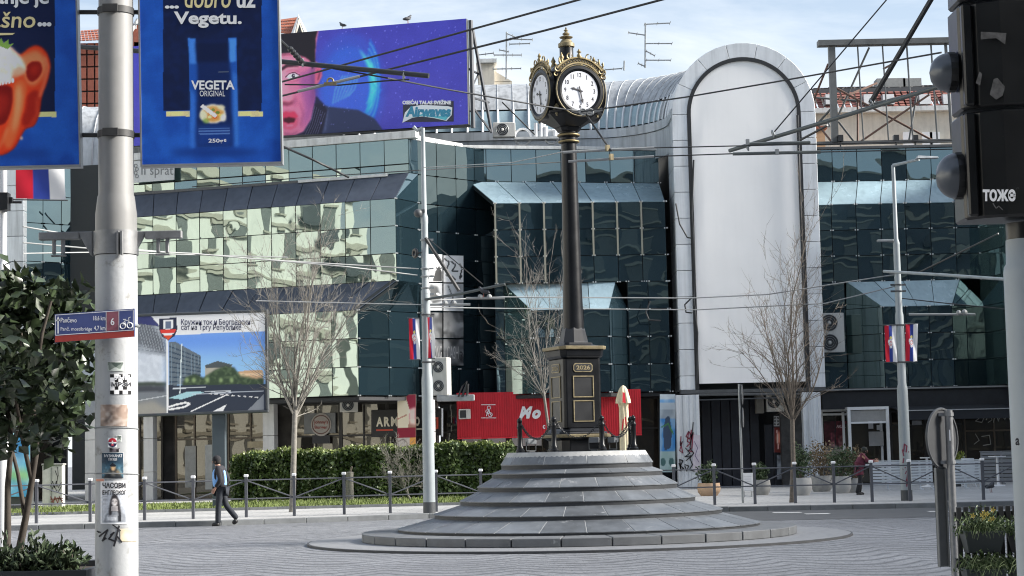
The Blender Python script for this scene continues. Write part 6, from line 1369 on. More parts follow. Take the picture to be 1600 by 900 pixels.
cv.rect(205, 597, 260, 604, (50, 58, 50), .9, 1); cv.rect(116, 604, 262, 655, (96, 100, 104), .8, 2); cv.rect(210, 603, 258, 612, (50, 52, 58), .8, 1); cv.line([(205, 628), (262, 618)], 1.5, (190, 192, 194), .7); cv.poly([(150, 640), (240, 626), (262, 640), (262, 655), (150, 655)], (140, 136, 126), .8, 3); cv.ell(140, 598, 16, 6, (70, 70, 76), .8, 1)
cv.poly([(205, 485), (232, 485), (250, 510), (212, 505), (205, 506)], (44, 48, 92), .9, 0)
cv.poly([(262, 520), (418, 512), (418, 655), (262, 655)], (112, 150, 200)); cv.poly([(262, 560), (418, 556), (418, 600), (262, 604)], (130, 170, 222), .8, 7); cv.poly([(262, 521), (418, 516), (418, 540), (262, 545)], (84, 124, 196), .7, 6)
cv.poly([(264, 534), (274, 534), (314, 556), (313, 598), (264, 603)], (88, 98, 106)); 
for k in range(8): cv.line([(264, 541 + k * 8), (314, 560 + k * 5.2)], 2.0, (44, 58, 74), .9)
for k in range(9): cv.line([(268 + k * 5.2, 536 + k * 2.6), (268 + k * 5.2, 602)], .7, (120, 138, 150), .7)
cv.poly([(320, 572), (330, 568), (346, 566), (362, 571), (364, 596), (320, 598)], (150, 146, 134)); cv.poly([(320, 571), (340, 564), (364, 570), (358, 574), (322, 575)], (70, 76, 78)); cv.poly([(372, 580), (410, 578), (412, 598), (372, 600)], (172, 140, 110)); cv.rect(372, 583, 412, 587, (196, 170, 140), .8)
cv.poly([(284, 602), (290, 590), (304, 584), (318, 590), (336, 578), (352, 572), (366, 574), (376, 588), (400, 592), (412, 590), (412, 604), (284, 606)], (50, 64, 48), 1, 1); cv.clouds((92, 108, 78), .5, 1, 23, cv.mask([(284, 602), (318, 588), (352, 572), (400, 592), (412, 604)]))
for x in (292, 303, 324, 345, 362): cv.ell(x, 594, 3, 4, (140, 160, 110), .8, 1)
cv.poly([(262, 602), (418, 600), (418, 655), (262, 655)], (44, 50, 62)); cv.line([(270, 607), (322, 605)], 1.6, (190, 195, 200), .9); cv.line([(320, 612), (360, 611), (350, 613), (330, 613)], 1.2, (200, 204, 208), .8); cv.poly([(264, 622), (292, 612), (322, 612), (284, 624)], (152, 190, 196), .9); cv.line([(300, 616), (412, 611)], 1.2, (170, 176, 186), .9)
for k in range(9): cv.line([(326 + k * 9, 615 + k * .7), (331 + k * 9, 615.5 + k * .7)], 1.4, (220, 222, 226), .9)
cv.line([(298, 643), (356, 616)], 1.8, (226, 228, 232)); cv.poly([(332, 643), (354, 632), (348, 643)], (228, 230, 232)); cv.poly([(386, 642), (412, 616), (412, 642)], (120, 124, 130), .9)
cv.line([(264, 640), (288, 636), (297, 631), (290, 629), (276, 632), (264, 636)], 3, (226, 228, 232)); cv.line([(284, 537), (281, 615)], 1.3, (190, 200, 206))
cv.poly([(231, 488), (418, 482), (418, 517), (262, 524)], (226, 228, 232)); cv.poly([(259.5, 520), (263, 520), (263, 650), (260.5, 650)], (228, 230, 234))
# coat of arms: towered wall over red waves
cv.poly([(249, 498), (276, 496), (277, 515), (273, 525), (263, 532), (253, 526), (249, 516)], (38, 42, 60)); cv.poly([(255, 500), (270, 499), (271, 512), (262, 516), (255, 513)], (206, 212, 220)); cv.rect(259, 502, 267, 514, (90, 100, 120)); cv.poly([(250, 515), (276, 514), (273, 520), (252, 521)], (190, 56, 48)); cv.poly([(252, 521), (273, 520), (263, 527)], (214, 214, 216)); cv.poly([(254, 524), (271, 523.5), (263, 531)], (190, 70, 44))
cv.noise(.008, 0, 7); cv.build('printed_sheet', ct, .004)
m_tnavy = mat('navy_lettering', (.035, .04, .10), .5, var=.02)
sl = lambda x, y: (x, y - (x - 283) * .012)
text('Кружни ток и Београдски', cb, 283, 498.5, 391, 510, m_tnavy, ct, bold=.012, off=.012); text('сат на Тргу Републике', cb, 283, 507, 377, 518, m_tnavy, ct, bold=.012, off=.012)
for px, w_ in ((343, .42), (167, .42)):
    c = gx(px, 57.25, .13); zt_ = at(px, 652, 57.2).z; mb = MB(); mb.box((c.x, 57.3, (zt_ + .13) / 2 + .05), (w_, .26, zt_ - .02)); mb.build('post', mat('post_slate', (.055, .075, .09), .45, var=.12), ct, bevel=.02)

# ---------------------------------------------------------------- fences along the kerb
def fence(label, xs, first, Ya, Yb, base_z=.13, h=1.06):
    pts = [gx(x, Ya + (Yb - Ya) * i / (len(xs) - 1), base_z) for i, x in enumerate(xs)]; t = thing('street_fence', pts[len(pts) // 2], label, 'fence', 'low crossbar fences by the kerb')
    for p in pts:
        mb = MB(); mb.box((p.x, p.y, base_z + h / 2), (.075, .075, h)); o = mb.build('post', m_fence, t); mb = MB(); mb.box((p.x, p.y, base_z + h + .035), (.11, .11, .07)); mb.build('post_cap', m_txtwhite, o, bevel=.012)
    for i, (p, q) in enumerate(zip(pts[:-1], pts[1:])):
        for z in (h * .92, h * .46): mb = MB(); mb.tube([p + Vector((.04, 0, z)), q + Vector((-.04, 0, z))], .017, 6); mb.build('rail', m_fence, t)
        a, b = (p, q) if (i + first) % 2 == 0 else (q, p); s_ = 1 if a is p else -1
        mb = MB(); mb.tube([a + Vector((.04 * s_, 0, h * .90)), b + Vector((-.04 * s_, 0, h * .48))], .017, 6); mb.build('brace', m_fence, t)
    return t
fence('grey crossbar fence with white post caps before the lawn and hedge', [-28, 57, 141, 226, 302, 385, 460, 538, 610, 682, 752, 822], 1, 46.9, 50.4)
fence('grey crossbar fence with white post caps before the cafe terrace', [992, 1054, 1117, 1180, 1243, 1304, 1363, 1422, 1481, 1537, 1594, 1650], 0, 50.8, 49.6)

# ---------------------------------------------------------------- right foreground: signal head, round sign, flower rack
YS = 6.0; m_sig = mat('signal_black', (.007, .0075, .008), .30, var=.4, scale=8, streak=.3, dirt=((.10, .10, .10), .68, 22)); S_ = lambda px, py, d=0.0: at(px, py, YS + d)
st = thing('traffic_signal', gx(1592, YS, 0), 'black traffic signal seen from behind at the right edge', 'traffic light'); 
pc = at(1604, 415, YS + .02); z_ = lambda py: at(1590, py, YS).z
for (y0, y1, k) in ((-170, 8, 0), (10, 176, 1), (178, 347, 2)):
    xl = 1481 + k * 6; a, b = S_(xl, y1), S_(xl, y0); X0, X1 = a.x + .028, a.x + .36; mb = MB(); ch = .05
    mb.prism([(X0, YS + .12), (X0, YS - .02), (X0 + ch, YS - .07), (X0 + .12, YS - .10), (X1 - .12, YS - .10), (X1 - ch, YS - .07), (X1, YS - .02), (X1, YS + .12)], a.z + .003, b.z - .003); mb.build('lamp_housing', m_sig, st, bevel=.008)
    mb = MB(); mb.box((X0 + .018, YS - .06, (a.z + b.z) / 2), (.035, .03, b.z - a.z - .02)); mb.build('hinge_strip', m_sig, st, bevel=.006)
# side-facing hoods (a second set of lamps looks left)
for k, (x0, x1, y0, y1) in enumerate(((1454, 1492, 80, 141), (1464, 1503, 237, 309))):
    a, b = S_(x1, y1), S_(x0, y0); cz, r_ = (a.z + b.z) / 2, (b.z - a.z) / 2; Ln = a.x - b.x; mb = MB(); n = 20; vs = []
    for i in range(9):
        f = i / 8; rr_ = math.sqrt(max(0.0, 1 - f ** 2.2)) if i < 8 else .03
        for q in range(n): t_ = 2 * math.pi * q / n; vs.append((a.x - Ln * f, YS + .03 + r_ * rr_ * math.cos(t_), cz + (.18 * r_ * (1 - f)) * 0 + r_ * rr_ * math.sin(t_)))
    mb.add(vs, [(i * n + q, i * n + (q + 1) % n, (i + 1) * n + (q + 1) % n, (i + 1) * n + q) for i in range(8) for q in range(n)]); mb.build('hood', mat('hood_gloss', (.09, .10, .115), .30, .5, spec=.6), st, smooth=60)
    mb = MB(); mb.lathe([(r_ * 1.02, -.012), (r_ * 1.02, .012)], (0, 0, 0), 20); mb.v = [(a.x - .004 + z, YS + .03 + x, cz + y) for x, y, z in mb.v]; mb.build('hood_rim', m_sig, st)
mb = MB(); a = S_(1585, 347); mb.lathe([(.062, z_(374)), (.062, z_(348))], (pc.x, pc.y, 0), 24); mb.build('pole_collar', m_sig, st, smooth=40)
m_rp = mat('right_pole_paint', (.36, .40, .42), .45, var=.07, streak=.15)
mb = MB(); mb.lathe([(.078, 0), (.076, z_(425)), (.073, z_(416)), (.066, z_(411)), (.064, z_(374))], (pc.x, pc.y, 0), 32); mb.build('pole', m_rp, st, smooth=40)
sb = Board(S_(1530, 290, -.105), S_(1600, 288.5, -.105), S_(1530, 330, -.105)); text('тоже', sb, 1535, 296, 1587, 315, m_txtwhite, st, bold=.035, shear=.0, off=.004)
for pts in ([(1532, 62), (1532, 50), (1572, 52), (1570, 70), (1556, 60)], [(1546, 148), (1552, 124), (1558, 122), (1570, 136), (1566, 150), (1556, 156)], [(1524, 130), (1530, 112), (1534, 116), (1531, 134)]):
    fpoly(sb, pts, mat('sticker_residue', (.07, .07, .07), .7, var=.6, scale=40), st, 'sticker_remnant', .004)
scribble('sticker_remnant', st, [(1551, 318), (1556, 326), (1560, 322), (1566, 328)], 1.5, mat('sticker_residue', (.13, .13, .13)), board=sb)
pb = Board(at(1560, 680, YS - .07), at(1600, 679, YS - .07), at(1560, 700, YS - .07)); text('a', pb, 1585, 684.5, 1591.5, 696, m_txtblack, st, bold=.03, off=.012)
YR = 18.5; rs = thing('round_sign', gx(1485, YR, 0), 'round road sign seen edgeways from behind on its post', 'sign'); c = at(1472, 685, YR); rd = 46 / F * YR
rot = R(47); ax = Vector((math.sin(rot), -math.cos(rot), 0)).normalized()
mb = MB(); tx = Vector((ax.y, -ax.x, 0)); n = 36
vs = [c + tx * (rd * math.cos(2 * math.pi * i / n)) + Vector((0, 0, rd * math.sin(2 * math.pi * i / n))) for i in range(n)]
mb.slab(vs, ax, .004); mb.build('plate', mat('sign_back_grey', (.065, .068, .072), .75, var=.12, spec=.2), rs); mb = MB(); mb.torus(c, rd, .014, ax, 36, 6); mb.build('rim', m_dkgrey, rs, smooth=60)
pr = at(1484, 690, YR - .06); mb = MB(); mb.tube([(pr.x, pr.y, 0), (pr.x, pr.y, at(1484, 641, YR).z)], .040, 16); mb.build('post', m_galv, rs, smooth=50)
for dz in (.24, -.24): mb = MB(); mb.box(((c.x + pr.x) / 2, (c.y + pr.y) / 2, c.z + dz), (.14, .06, .035)); mb.tube([(pr.x, pr.y, c.z + dz - .018), (pr.x, pr.y, c.z + dz + .018)], .05, 14); mb.build('clamp', m_galv, rs)
b_ = at(1473, 886, YR); t_ = at(1471, 731, YR); X0, X1 = at(1464, 800, YR).x, at(1484, 800, YR).x
mb = MB(); mb.box(((X0 + X1) / 2 - .012, YR + .05, (b_.z + t_.z) / 2), (X1 - X0 - .02, .02, t_.z - b_.z)); mb.box((X0 + .004, YR + .01, (b_.z + t_.z) / 2), (.012, .1, t_.z - b_.z)); mb.box((X1 - .03, YR + .01, (b_.z + t_.z) / 2), (.012, .09, t_.z - b_.z)); mb.build('beacon_panel', mat('beacon_back', (.17, .175, .17), .6, var=.15), rs, bevel=.003)
mb = MB(); s0 = at(1484, 680, YR - .12); mb.box((s0.x + .005, pr.y - .041, s0.z), (.012, .003, .11)); mb.build('sticker', m_txtwhite, rs)
# flower rack of dark upright slats with hanging boxes
YK = 12.0; rk = thing('flower_rack', gx(1560, YK, 0), 'dark slatted rack carrying flower boxes, lower right corner', 'planter'); m_sl = mat('dark_slat', (.022, .023, .024), .5, var=.3, perobj=.3)
xa = 1500; zt_ = at(1550, 792, YK).z
for i in range(13):
    p = gx(xa + i * 11.0 + 4, YK, .6); mb = MB(); mb.box((p.x, YK, zt_ / 2 + .03), (.031, .022, zt_ - .05 + rnd.uniform(-.004, .004))); mb.build('slat', m_sl, rk, bevel=.003)
x0, x1 = gx(1498, YK, .6).x, gx(1645, YK, .6).x
for z in (zt_ - .06, zt_ - .36, zt_ - .7): mb = MB(); mb.box(((x0 + x1) / 2, YK + .03, z), (x1 - x0, .03, .06)); mb.build('cross_batten', m_sl, rk)
boxes = []
for (px0, px1, yt, lb) in ((1502, 1566, 830, 'upper'), (1576, 1640, 830, 'upper2'), (1504, 1568, 889, 'low'), (1578, 1642, 889, 'low2')):
    a, b = at(px0, yt, YK - .1), at(px1, yt, YK - .1); zb_ = a.z - .14
    lbl = {'upper': 'dark flower box with yellow flowers hanging on the slatted rack', 'upper2': 'dark flower box with variegated leaves at the right edge of the rack', 'low': 'lower dark flower box under the yellow flowered one', 'low2': 'lower dark flower box at the picture corner'}[lb]
    fb = thing('flower_box', ((a.x + b.x) / 2, YK - .1, zb_), lbl, 'flower box', 'flower boxes on the slatted rack'); mb = MB()
    mb.hexa([(a.x + .03, YK - .16, zb_), (b.x - .03, YK - .16, zb_), (b.x - .03, YK - .035, zb_), (a.x + .03, YK - .035, zb_)], [(a.x, YK - .20, a.z), (b.x, YK - .20, a.z), (b.x, YK - .02, a.z), (a.x, YK - .02, a.z)]); mb.build('box', mat('box_dark', (.02, .028, .028), .45), fb, bevel=.004); boxes.append((fb, a, b, lb))

# ---------------------------------------------------------------- shop signs and things on the ground-floor fronts
def signboard(name, label, cat, tl, tr, bl, m, th=.12, group=None, parent_thing=None):
    b = Board(tl, tr, bl); t = thing(name, b.pt(.5, .5), label, cat, group); mb = MB(); P, Q = b.frame_box(th); mb.hexa([Q[0], Q[1], P[1], P[0]], [Q[3], Q[2], P[2], P[3]]); mb.build('panel', m, t, bevel=.008); return t, b
def onA(px, py, out_=0.0):       # point on the left wing's shop front plane
    p = gs(px); Y = p.y - out_; return at(px, py, Y)
# red corrugated shop front
Yr = 73.2; X0, X1 = at(714, 650, Yr).x, at(1002, 650, Yr).x; zt_, zb_ = at(860, 611, Yr).z, at(860, 681, Yr).z
rsn = thing('shop_sign', ((X0 + X1) / 2, Yr, zb_), 'wide red corrugated shop front with white lettering behind the clock', 'shop sign'); mb = MB(); n = 78; vs = []
prof = [(0, 0), (.45, 0), (.5, -.035), (.95, -.035)]
for i in range(n):
    for f, d in prof: x = X0 + (X1 - X0) * (i + f) / n; vs += [(x, Yr + d, zb_), (x, Yr + d, zt_)]
mb.add(vs, [(2 * k, 2 * k + 2, 2 * k + 3, 2 * k + 1) for k in range(4 * n - 1)]); mb.build('corrugated_sheet', m_red, rsn)
mb = MB(); mb.box(((X0 + X1) / 2, Yr + .45, (zt_ + zb_) / 2), (X1 - X0, .8, zt_ - zb_ - .02)); mb.build('box', m_red, rsn)
mb = MB(); mb.box(((X0 + X1) / 2, Yr - .03, zb_ - .03), (X1 - X0, .1, .05)); mb.build('edge_trim', m_red, rsn)
rb = Board((X0, Yr - .045, zt_), (X1, Yr - .045, zt_), (X0, Yr - .045, zb_))
text('M', rb, 811, 635, 832, 654, m_txtwhite, rsn, bold=.06, shear=.3, off=.02); text('o', rb, 831.5, 640, 845, 654.5, m_txtwhite, rsn, bold=.06, shear=.25, off=.02); text('c', rb, 848, 664, 852, 670, m_txtwhite, rsn, bold=.03, off=.02)
for k, (x, y, r_) in enumerate(((764, 637, 2.6), (762, 643, 3.0), (766, 648, 3.2))): mb = MB(); mb.torus(rb.hit(x, y) + rb.n * .02, r_ / F * Yr, .012, rb.n, 12, 4); mb.build('logo_stroke', m_txtwhite, rsn)
for (x0, x1, y) in ((752, 774, 632.5), (752, 775, 653)): scribble('logo_line', rsn, [(x0, y), (x1, y)], 1.0, m_txtwhite, board=rb, off=.02)
scribble('logo_stroke', rsn, [(760, 650), (763, 641), (768, 650)], 1.2, m_txtwhite, board=rb, off=.02)
a = rb.hit(726, 647); mb = MB(); mb.box(a + Vector((0, -.02, 0)), (.48, .12, .4)); mb.build('wall_box', m_ac, rsn, bevel=.02); mb = MB(); mb.box(a + Vector((-.06, -.085, 0)), (.24, .01, .3)); mb.build('box_grille', m_grille, rsn)
for (x0, x1, y0, y1, c) in ((722, 752, 683, 697, (.55, .5, .5)), (762, 790, 683, 697, (.6, .62, .64)), (800, 846, 681, 697, (.62, .64, .66))):
    p, q = at(x0, y1, 74.45), at(x1, y0, 74.45); mb = MB(); mb.box(((p.x + q.x) / 2, 74.45, (p.z + q.z) / 2), (q.x - p.x, .02, q.z - p.z)); mb.build('window_sheet', mat('msheet%d' % x0, c, .7, var=.1), mwg)
# black army shop board
t, b = signboard('shop_sign', 'black shop board with large cream army lettering on the left wing', 'shop sign', onA(580, 640.5, .25), onA(691, 637.5, .25), onA(580, 683, .25), mat('board_black', (.012, .012, .013), .4))
m_cr = mat('cream_lettering', (.72, .66, .52), .5, var=.05); m_rd = mat('red_mark', (.50, .06, .03), .5)
[text(ch, b, x0, 651.5 - k * .2, x1, 666.5 - k * .2, m_cr, t, name='letter', bold=.045, off=.015) for k, (ch, x0, x1) in enumerate((('A', 588, 598.5), ('R', 600, 609.5), ('M', 611, 622), ('Y', 622.8, 632)))]; text('O', b, 648, 651, 656, 665.5, m_cr, t, bold=.045, off=.015)
fpoly(b, [(588, 671), (614, 670.5), (614, 673), (588, 673.5)], m_rd, t, 'red_stroke', .012); fpoly(b, [(648, 669.5), (676, 669), (676, 671), (648, 671.5)], m_cr, t, 'underline', .012)
for pts in ([(676, 652), (685, 652), (685, 654.5), (676, 654.5)], [(682, 654.5), (685, 654.5), (685, 670), (682, 670)], [(675, 668), (682, 668), (682, 671), (675, 671)]): fpoly(b, pts, m_rd, t, 'red_bracket', .012)
fpoly(b, [(690, 638), (692.5, 638), (692.5, 682), (690, 682)], m_txtwhite, t, 'light_edge', .012)
# tall advert of a woman before it
b = Board(onA(621, 617, .9), onA(650, 616, .9), onA(621, 699.5, .9)); t = thing('hanging_banner', b.pt(.5, .5), 'narrow banner showing a woman, across the black shop board', 'banner'); mb = MB(); P, Q = b.frame_box(.05); mb.hexa([Q[0], Q[1], P[1], P[0]], [Q[3], Q[2], P[2], P[3]]); mb.build('panel', m_dkgrey, t)
c = Canvas(b, 26, 64, (150, 110, 96)); c.rect(635, 617, 650, 655, (132, 36, 56)).rect(620, 668, 650, 684, (122, 30, 48)).rect(620, 684, 640, 700, (168, 160, 152)).rect(640, 684, 650, 700, (196, 140, 72))
c.poly([(621, 622), (632, 619), (636, 628), (640, 640), (638, 668), (622, 668), (621, 645)], (224, 190, 166), 1, 0); c.poly([(620, 617), (634, 617), (630, 624), (622, 628)], (206, 200, 194)); c.poly([(638, 640), (649, 636), (650, 664), (640, 662)], (226, 196, 184), .9, 1); c.line([(621, 655), (636, 648)], 2, (150, 100, 84), .8); c.line([(622, 690), (630, 686), (638, 694)], 2, (110, 100, 96), .8); c.build('printed_sheet', t, .004)
# round burger sign on a pale panel
t, b = signboard('shop_sign', 'pale round burger shop disc on a grey window panel', 'shop sign', onA(475, 646, .15), onA(524, 644.5, .15), onA(475, 678, .15), mat('window_panel_grey', (.12, .13, .135), .3, var=.2))
cc = b.hit(502, 663.5); r_ = 16.5 / F * cc.y; mb = MB(); vs = [cc + b.ex * (r_ * math.cos(2 * math.pi * i / 30)) + b.ey * (r_ * 1.08 * math.sin(2 * math.pi * i / 30)) for i in range(30)]; mb.slab([v + b.n * .03 for v in vs], b.n, .03); mb.build('disc', mat('disc_cream', (.34, .31, .28), .5, var=.05), t)
mb = MB(); mb.torus(cc + b.n * .035, r_ * .86, .02, b.n, 26, 4); mb.build('disc_ring', mat('disc_brown', (.17, .10, .08), .5), t)
text("Johnny's", b, 491, 656.5, 513, 663.5, mat('burger_red', (.25, .05, .04), .5), t, bold=.02, off=.045); text('Burger', b, 492, 665, 512, 671.5, mat('burger_red', (.25, .05, .04), .5), t, bold=.02, off=.045)
fpoly(b, [(488, 680), (516, 680), (516, 693), (488, 693)], m_txtblack, t, 'dark_panel', .01)
# small air conditioner hung in a window and white notice boards
p_ = onA(545, 632, .3); aircon('ac', 'brown window air conditioner above the shop windows near the army board', p_ - Vector((0, 0, .3)), .7, .35, .55, .2, 1)
# white advertising panels on the top storey
b = Board(at(205, 252, 75.6) , at(272, 246.5, 75.0), at(205, 286, 75.6)); t = thing('shop_sign', b.pt(.5, .5), 'pale lettered window panel on the top storey left', 'shop sign'); mb = MB(); P, Q = b.frame_box(.04); mb.hexa([Q[0], Q[1], P[1], P[0]], [Q[3], Q[2], P[2], P[3]]); mb.build('panel', mat('panel_pale', (.50, .52, .53), .5, var=.06), t)
m_gl = mat('grey_lettering', (.16, .17, .18), .5); text('II sprat', b, 221, 258.5, 271, 278, m_gl, t, bold=.0, off=.01)
for k in range(4): mb = MB(); mb.torus(b.hit(212 + (k % 2) * 2, 259 + k * 5.5) + b.n * .01, .07, .012, b.n, 12, 4); mb.build('emblem_ring', m_gl, t)
# black and white posters on the recessed dark glass
mp_dir = (M1 - M0); mp_n = Vector((mp_dir.y, -mp_dir.x, 0)).normalized()
def onM(px, py, o_=.08):
    d = ray(px, py); q = V_(M0, 0) + mp_n * o_; tt = ((q - EYE).dot(mp_n)) / d.dot(mp_n); return EYE + d * tt
for i, (x0, x1, y0, y1, sd_) in enumerate(((664, 691, 397, 440, 3), (693, 724, 399, 441, 4), (664, 691, 442, 485, 5), (693, 724, 443, 486, 6), (664, 691, 488, 528, 7), (693, 724, 488, 528, 8), (664, 691, 530, 570, 9), (693, 724, 530, 571, 10))):
    b = Board(onM(x0, y0), onM(x1, y0 + .5), onM(x0, y1)); top = i < 2
    lbs = ['bright upper left poster of a shaggy figure, recessed glass', 'bright upper right poster with black splashes, recessed glass', 'second row left poster with a dark crest, recessed glass', 'second row right poster with pale streaks, recessed glass', 'dim third row left poster, recessed glass', 'dim third row right poster, recessed glass', 'lettered poster at the lower left of the recessed glass', 'lettered poster at the lower right of the recessed glass']
    t = thing('poster', b.pt(.5, .5), lbs[i], 'poster', 'black and white posters on the recessed glass'); mb = MB(); P, Q = b.frame_box(.02); mb.hexa([Q[0], Q[1], P[1], P[0]], [Q[3], Q[2], P[2], P[3]]); mb.build('panel', m_dkgrey, t)
    base = (206, 208, 210) if i < 2 else ((170, 172, 174) if i < 4 else (86, 88, 90)); c = Canvas(b, 26, 36, base)
    if i >= 4: c.clouds((140, 142, 144), .6, 5, sd_)
    if i == 0: c.poly([(676, 438), (680, 424), (686, 415), (690, 424), (691, 440), (676, 440)], (40, 42, 44)); c.line([(681, 416), (684, 424), (690, 418)], 2, (50, 52, 54))
    elif i == 1: 
        for q in ([(694, 404), (702, 410), (698, 420)], [(704, 408), (712, 414), (706, 424), (716, 424)], [(718, 412), (722, 420), (718, 436), (722, 430)], [(696, 430), (706, 432), (712, 438)]): c.line(q, 2.4, (44, 46, 48))
    elif i == 2: c.poly([(672, 444), (684, 448), (690, 470), (676, 476), (670, 458)], (50, 52, 54), .9, 1); c.line([(682, 458), (688, 462)], 3, (230, 230, 230))
    elif i == 3: c.rect(712, 444, 724, 486, (120, 122, 124), .8, 2).line([(700, 446), (708, 466), (702, 480)], 2, (80, 82, 84))
    else: c.clouds((30, 32, 34), .8, 3, sd_ + 20)
    c.build('printed_sheet', t, .003)
    if i == 6: text('LONG', b, 675, 540, 690, 560, mat('poster_lettering', (.36, .36, .36), .5), t, bold=.0, off=.01)
    if i == 7: text('CASH', b, 698, 541, 716, 561, mat('poster_lettering', (.36, .36, .36), .5), t, bold=.0, off=.01); text('3', b, 718, 549, 723, 563, m_txtblack, t, off=.01)
aircon('ac', 'tall white double air conditioner hanging below the posters', at(691, 618, 72.4) , .62, .5, 1.5, -.3, 2)
c = at(712, 622, 72.3); t = thing('wall_duct', c, 'short steel duct with loose black cables above the red shop front', 'duct'); mb = MB(); mb.box(c, (1.5, .4, .25)); mb.build('duct', m_steel, t, bevel=.03); mb = MB(); mb.tube([at(716, 620, 72.1), at(722, 604, 72.1), at(729, 596, 72.1), at(727, 612, 72.1)], .04, 5); mb.tube([at(722, 620, 72.1), at(727, 606, 72.1), at(731, 600, 72.1), at(730, 618, 72.1)], .05, 5); mb.build('cables', m_black2, t)
# air conditioners and posters in and beside the arch entrance
aircon('ac', 'large white double fan air conditioner on the right wing beside the arch', Vector((at(1299, 550, 75.0).x, 75.0, at(1299, 551, 75.0).z)), 1.06, .45, 1.62, 0, 2)
aircon('ac', 'grey single fan air conditioner high in the arch entrance', Vector((at(1212, 643, 74.4).x, 74.6, at(1212, 643, 74.4).z)), .72, .4, .8, 0, 1)
c = at(1187, 645, 74.6); t = thing('wall_cabinet', c, 'grey metal cabinet beside the entrance air conditioner', 'cabinet'); mb = MB(); mb.box(c + Vector((0, 0, .45)), (.32, .4, .95)); mb.build('body', mat('cabinet_grey', (.18, .17, .15), .6), t, bevel=.01)
def plainposter(label, x0, x1, y0, y1, Y, paint, nx=24, ny=40, col=(120, 130, 140)):
    b = Board(at(x0, y0, Y), at(x1, y0, Y), at(x0, y1, Y)); t = thing('poster', b.pt(.5, .5), label, 'poster'); mb = MB(); P, Q = b.frame_box(.03); mb.hexa([Q[0], Q[1], P[1], P[0]], [Q[3], Q[2], P[2], P[3]]); mb.build('panel', m_dkgrey, t); c = Canvas(b, nx, ny, col); paint(c); c.build('printed_sheet', t, .004); return t, b
def p_bike(c):
    c.rect(1030, 612, 1056, 640, (150, 160, 168)).rect(1030, 624, 1056, 630, (80, 130, 176)).rect(1030, 654, 1056, 708, (52, 110, 166)).rect(1030, 706, 1056, 738, (128, 152, 150)); c.clouds((170, 180, 186), .5, 3, 5)
    c.poly([(1040, 652), (1046, 650), (1050, 676), (1048, 700), (1038, 704), (1036, 672)], (50, 64, 84)); c.ell(1036, 722, 4, 7, (60, 90, 90)).ell(1049, 722, 4, 7, (60, 90, 90)); c.line([(1033, 668), (1044, 662), (1052, 678)], 2, (60, 110, 60))
plainposter('blue cycling poster on the wall left of the graffiti post', 1031, 1055, 616, 738, 73.0, p_bike, 26, 70)
def p_redp(c): c.rect(1209, 668, 1226, 708, (92, 34, 30)); c.ell(1217, 684, 4, 10, (206, 130, 110), 1, 1); c.line([(1214, 672), (1216, 702)], 2, (230, 190, 180), .8)
plainposter('small red poster deep in the arch entrance', 1209, 1225, 668, 707, 75.1, p_redp, 16, 26)
plainposter('spotted black and white notice above the red entrance poster', 1209, 1227, 650, 666, 75.12, lambda c: [c.rect(1200, 640, 1230, 670, (160, 162, 164))] + [c.ell(1211 + 4.5 * (k % 4), 653 + 5 * (k // 4), 1.4, 1.8, (30, 30, 34)) for k in range(12)], 22, 18)
plainposter('grey notice board under the red entrance poster', 1214, 1229, 711, 749, 75.0, lambda c: (c.rect(1200, 700, 1240, 760, (108, 112, 118)), c.noise(.12, 1, 4)), 16, 30)
# graffiti on the arch post and the stacked wire stand at its foot
gb = Board(at(1058, 600, 72.5), at(1094, 600, 72.5), at(1058, 745, 72.5))
fpoly(gb, [(1083, 678), (1094, 680), (1094.5, 738), (1082, 736)], m_sprayp, arch, 'graffiti_patch', .0)
for pts, w_, m_ in (([(1075, 676), (1072, 682), (1077, 686), (1080, 680), (1076, 674), (1074, 690), (1079, 692), (1073, 698)], 1.8, m_spray), ([(1080, 672), (1079, 690), (1083, 676), (1081, 700), (1076, 704), (1082, 706)], 1.8, m_spray), ([(1064, 682), (1063, 696), (1066, 690), (1062, 704), (1067, 708), (1063, 690)], 1.5, m_spray), ([(1061, 724), (1064, 734), (1068, 732), (1063, 728), (1067, 720), (1062, 718), (1064, 736)], 1.9, m_sprayk), ([(1070, 728), (1073, 736), (1076, 728), (1070, 726)], 1.6, m_sprayk), ([(1083, 660), (1082, 672), (1078, 700), (1084, 708), (1078, 716), (1082, 726), (1077, 734), (1084, 736)], 1.6, m_sprayk), ([(1071, 700), (1078, 708), (1070, 714), (1080, 712), (1072, 720)], 1.5, m_sprayk), ([(1085, 690), (1090, 700), (1086, 712), (1092, 722)], 1.2, mat('spray_violet', (.16, .13, .22), .6)), ([(1088, 730), (1092, 734)], 1.6, m_sprayk)):
    scribble('graffiti', arch, pts, w_, m_, board=gb, off=.012)
# posters in the cafe window, glass lettering
b = Board(rg(1288) + Vector((0, -.08, at(1288, 658, 74.9).z)), rg(1325) + Vector((0, -.08, at(1288, 658, 74.9).z)), rg(1288) + Vector((0, -.08, at(1288, 712, 74.9).z)))
t = thing('window_poster', b.pt(.5, .5), 'dark red food offer posters filling the white framed window', 'poster'); c = Canvas(b, 40, 50, (30, 28, 30)); c.rect(1286, 658, 1304, 696, (52, 20, 26)).rect(1306, 658, 1324, 696, (66, 22, 28)); c.rect(1298, 676, 1304, 702, (92, 46, 54), .9).rect(1310, 680, 1318, 700, (86, 52, 54), .9); c.rect(1286, 698, 1326, 714, (100, 98, 96), .9, 1); c.clouds((170, 150, 140), .5, 2, 9, c.mask([(1286, 690), (1326, 690), (1326, 712), (1286, 712)])); c.noise(.15, 1, 4); c.build('printed_sheet', t, .004)
text('АКЦИЈА', b, 1307, 664, 1325, 669.5, mat('offer_lettering', (.6, .45, .45), .5), t, bold=.03, off=.012)
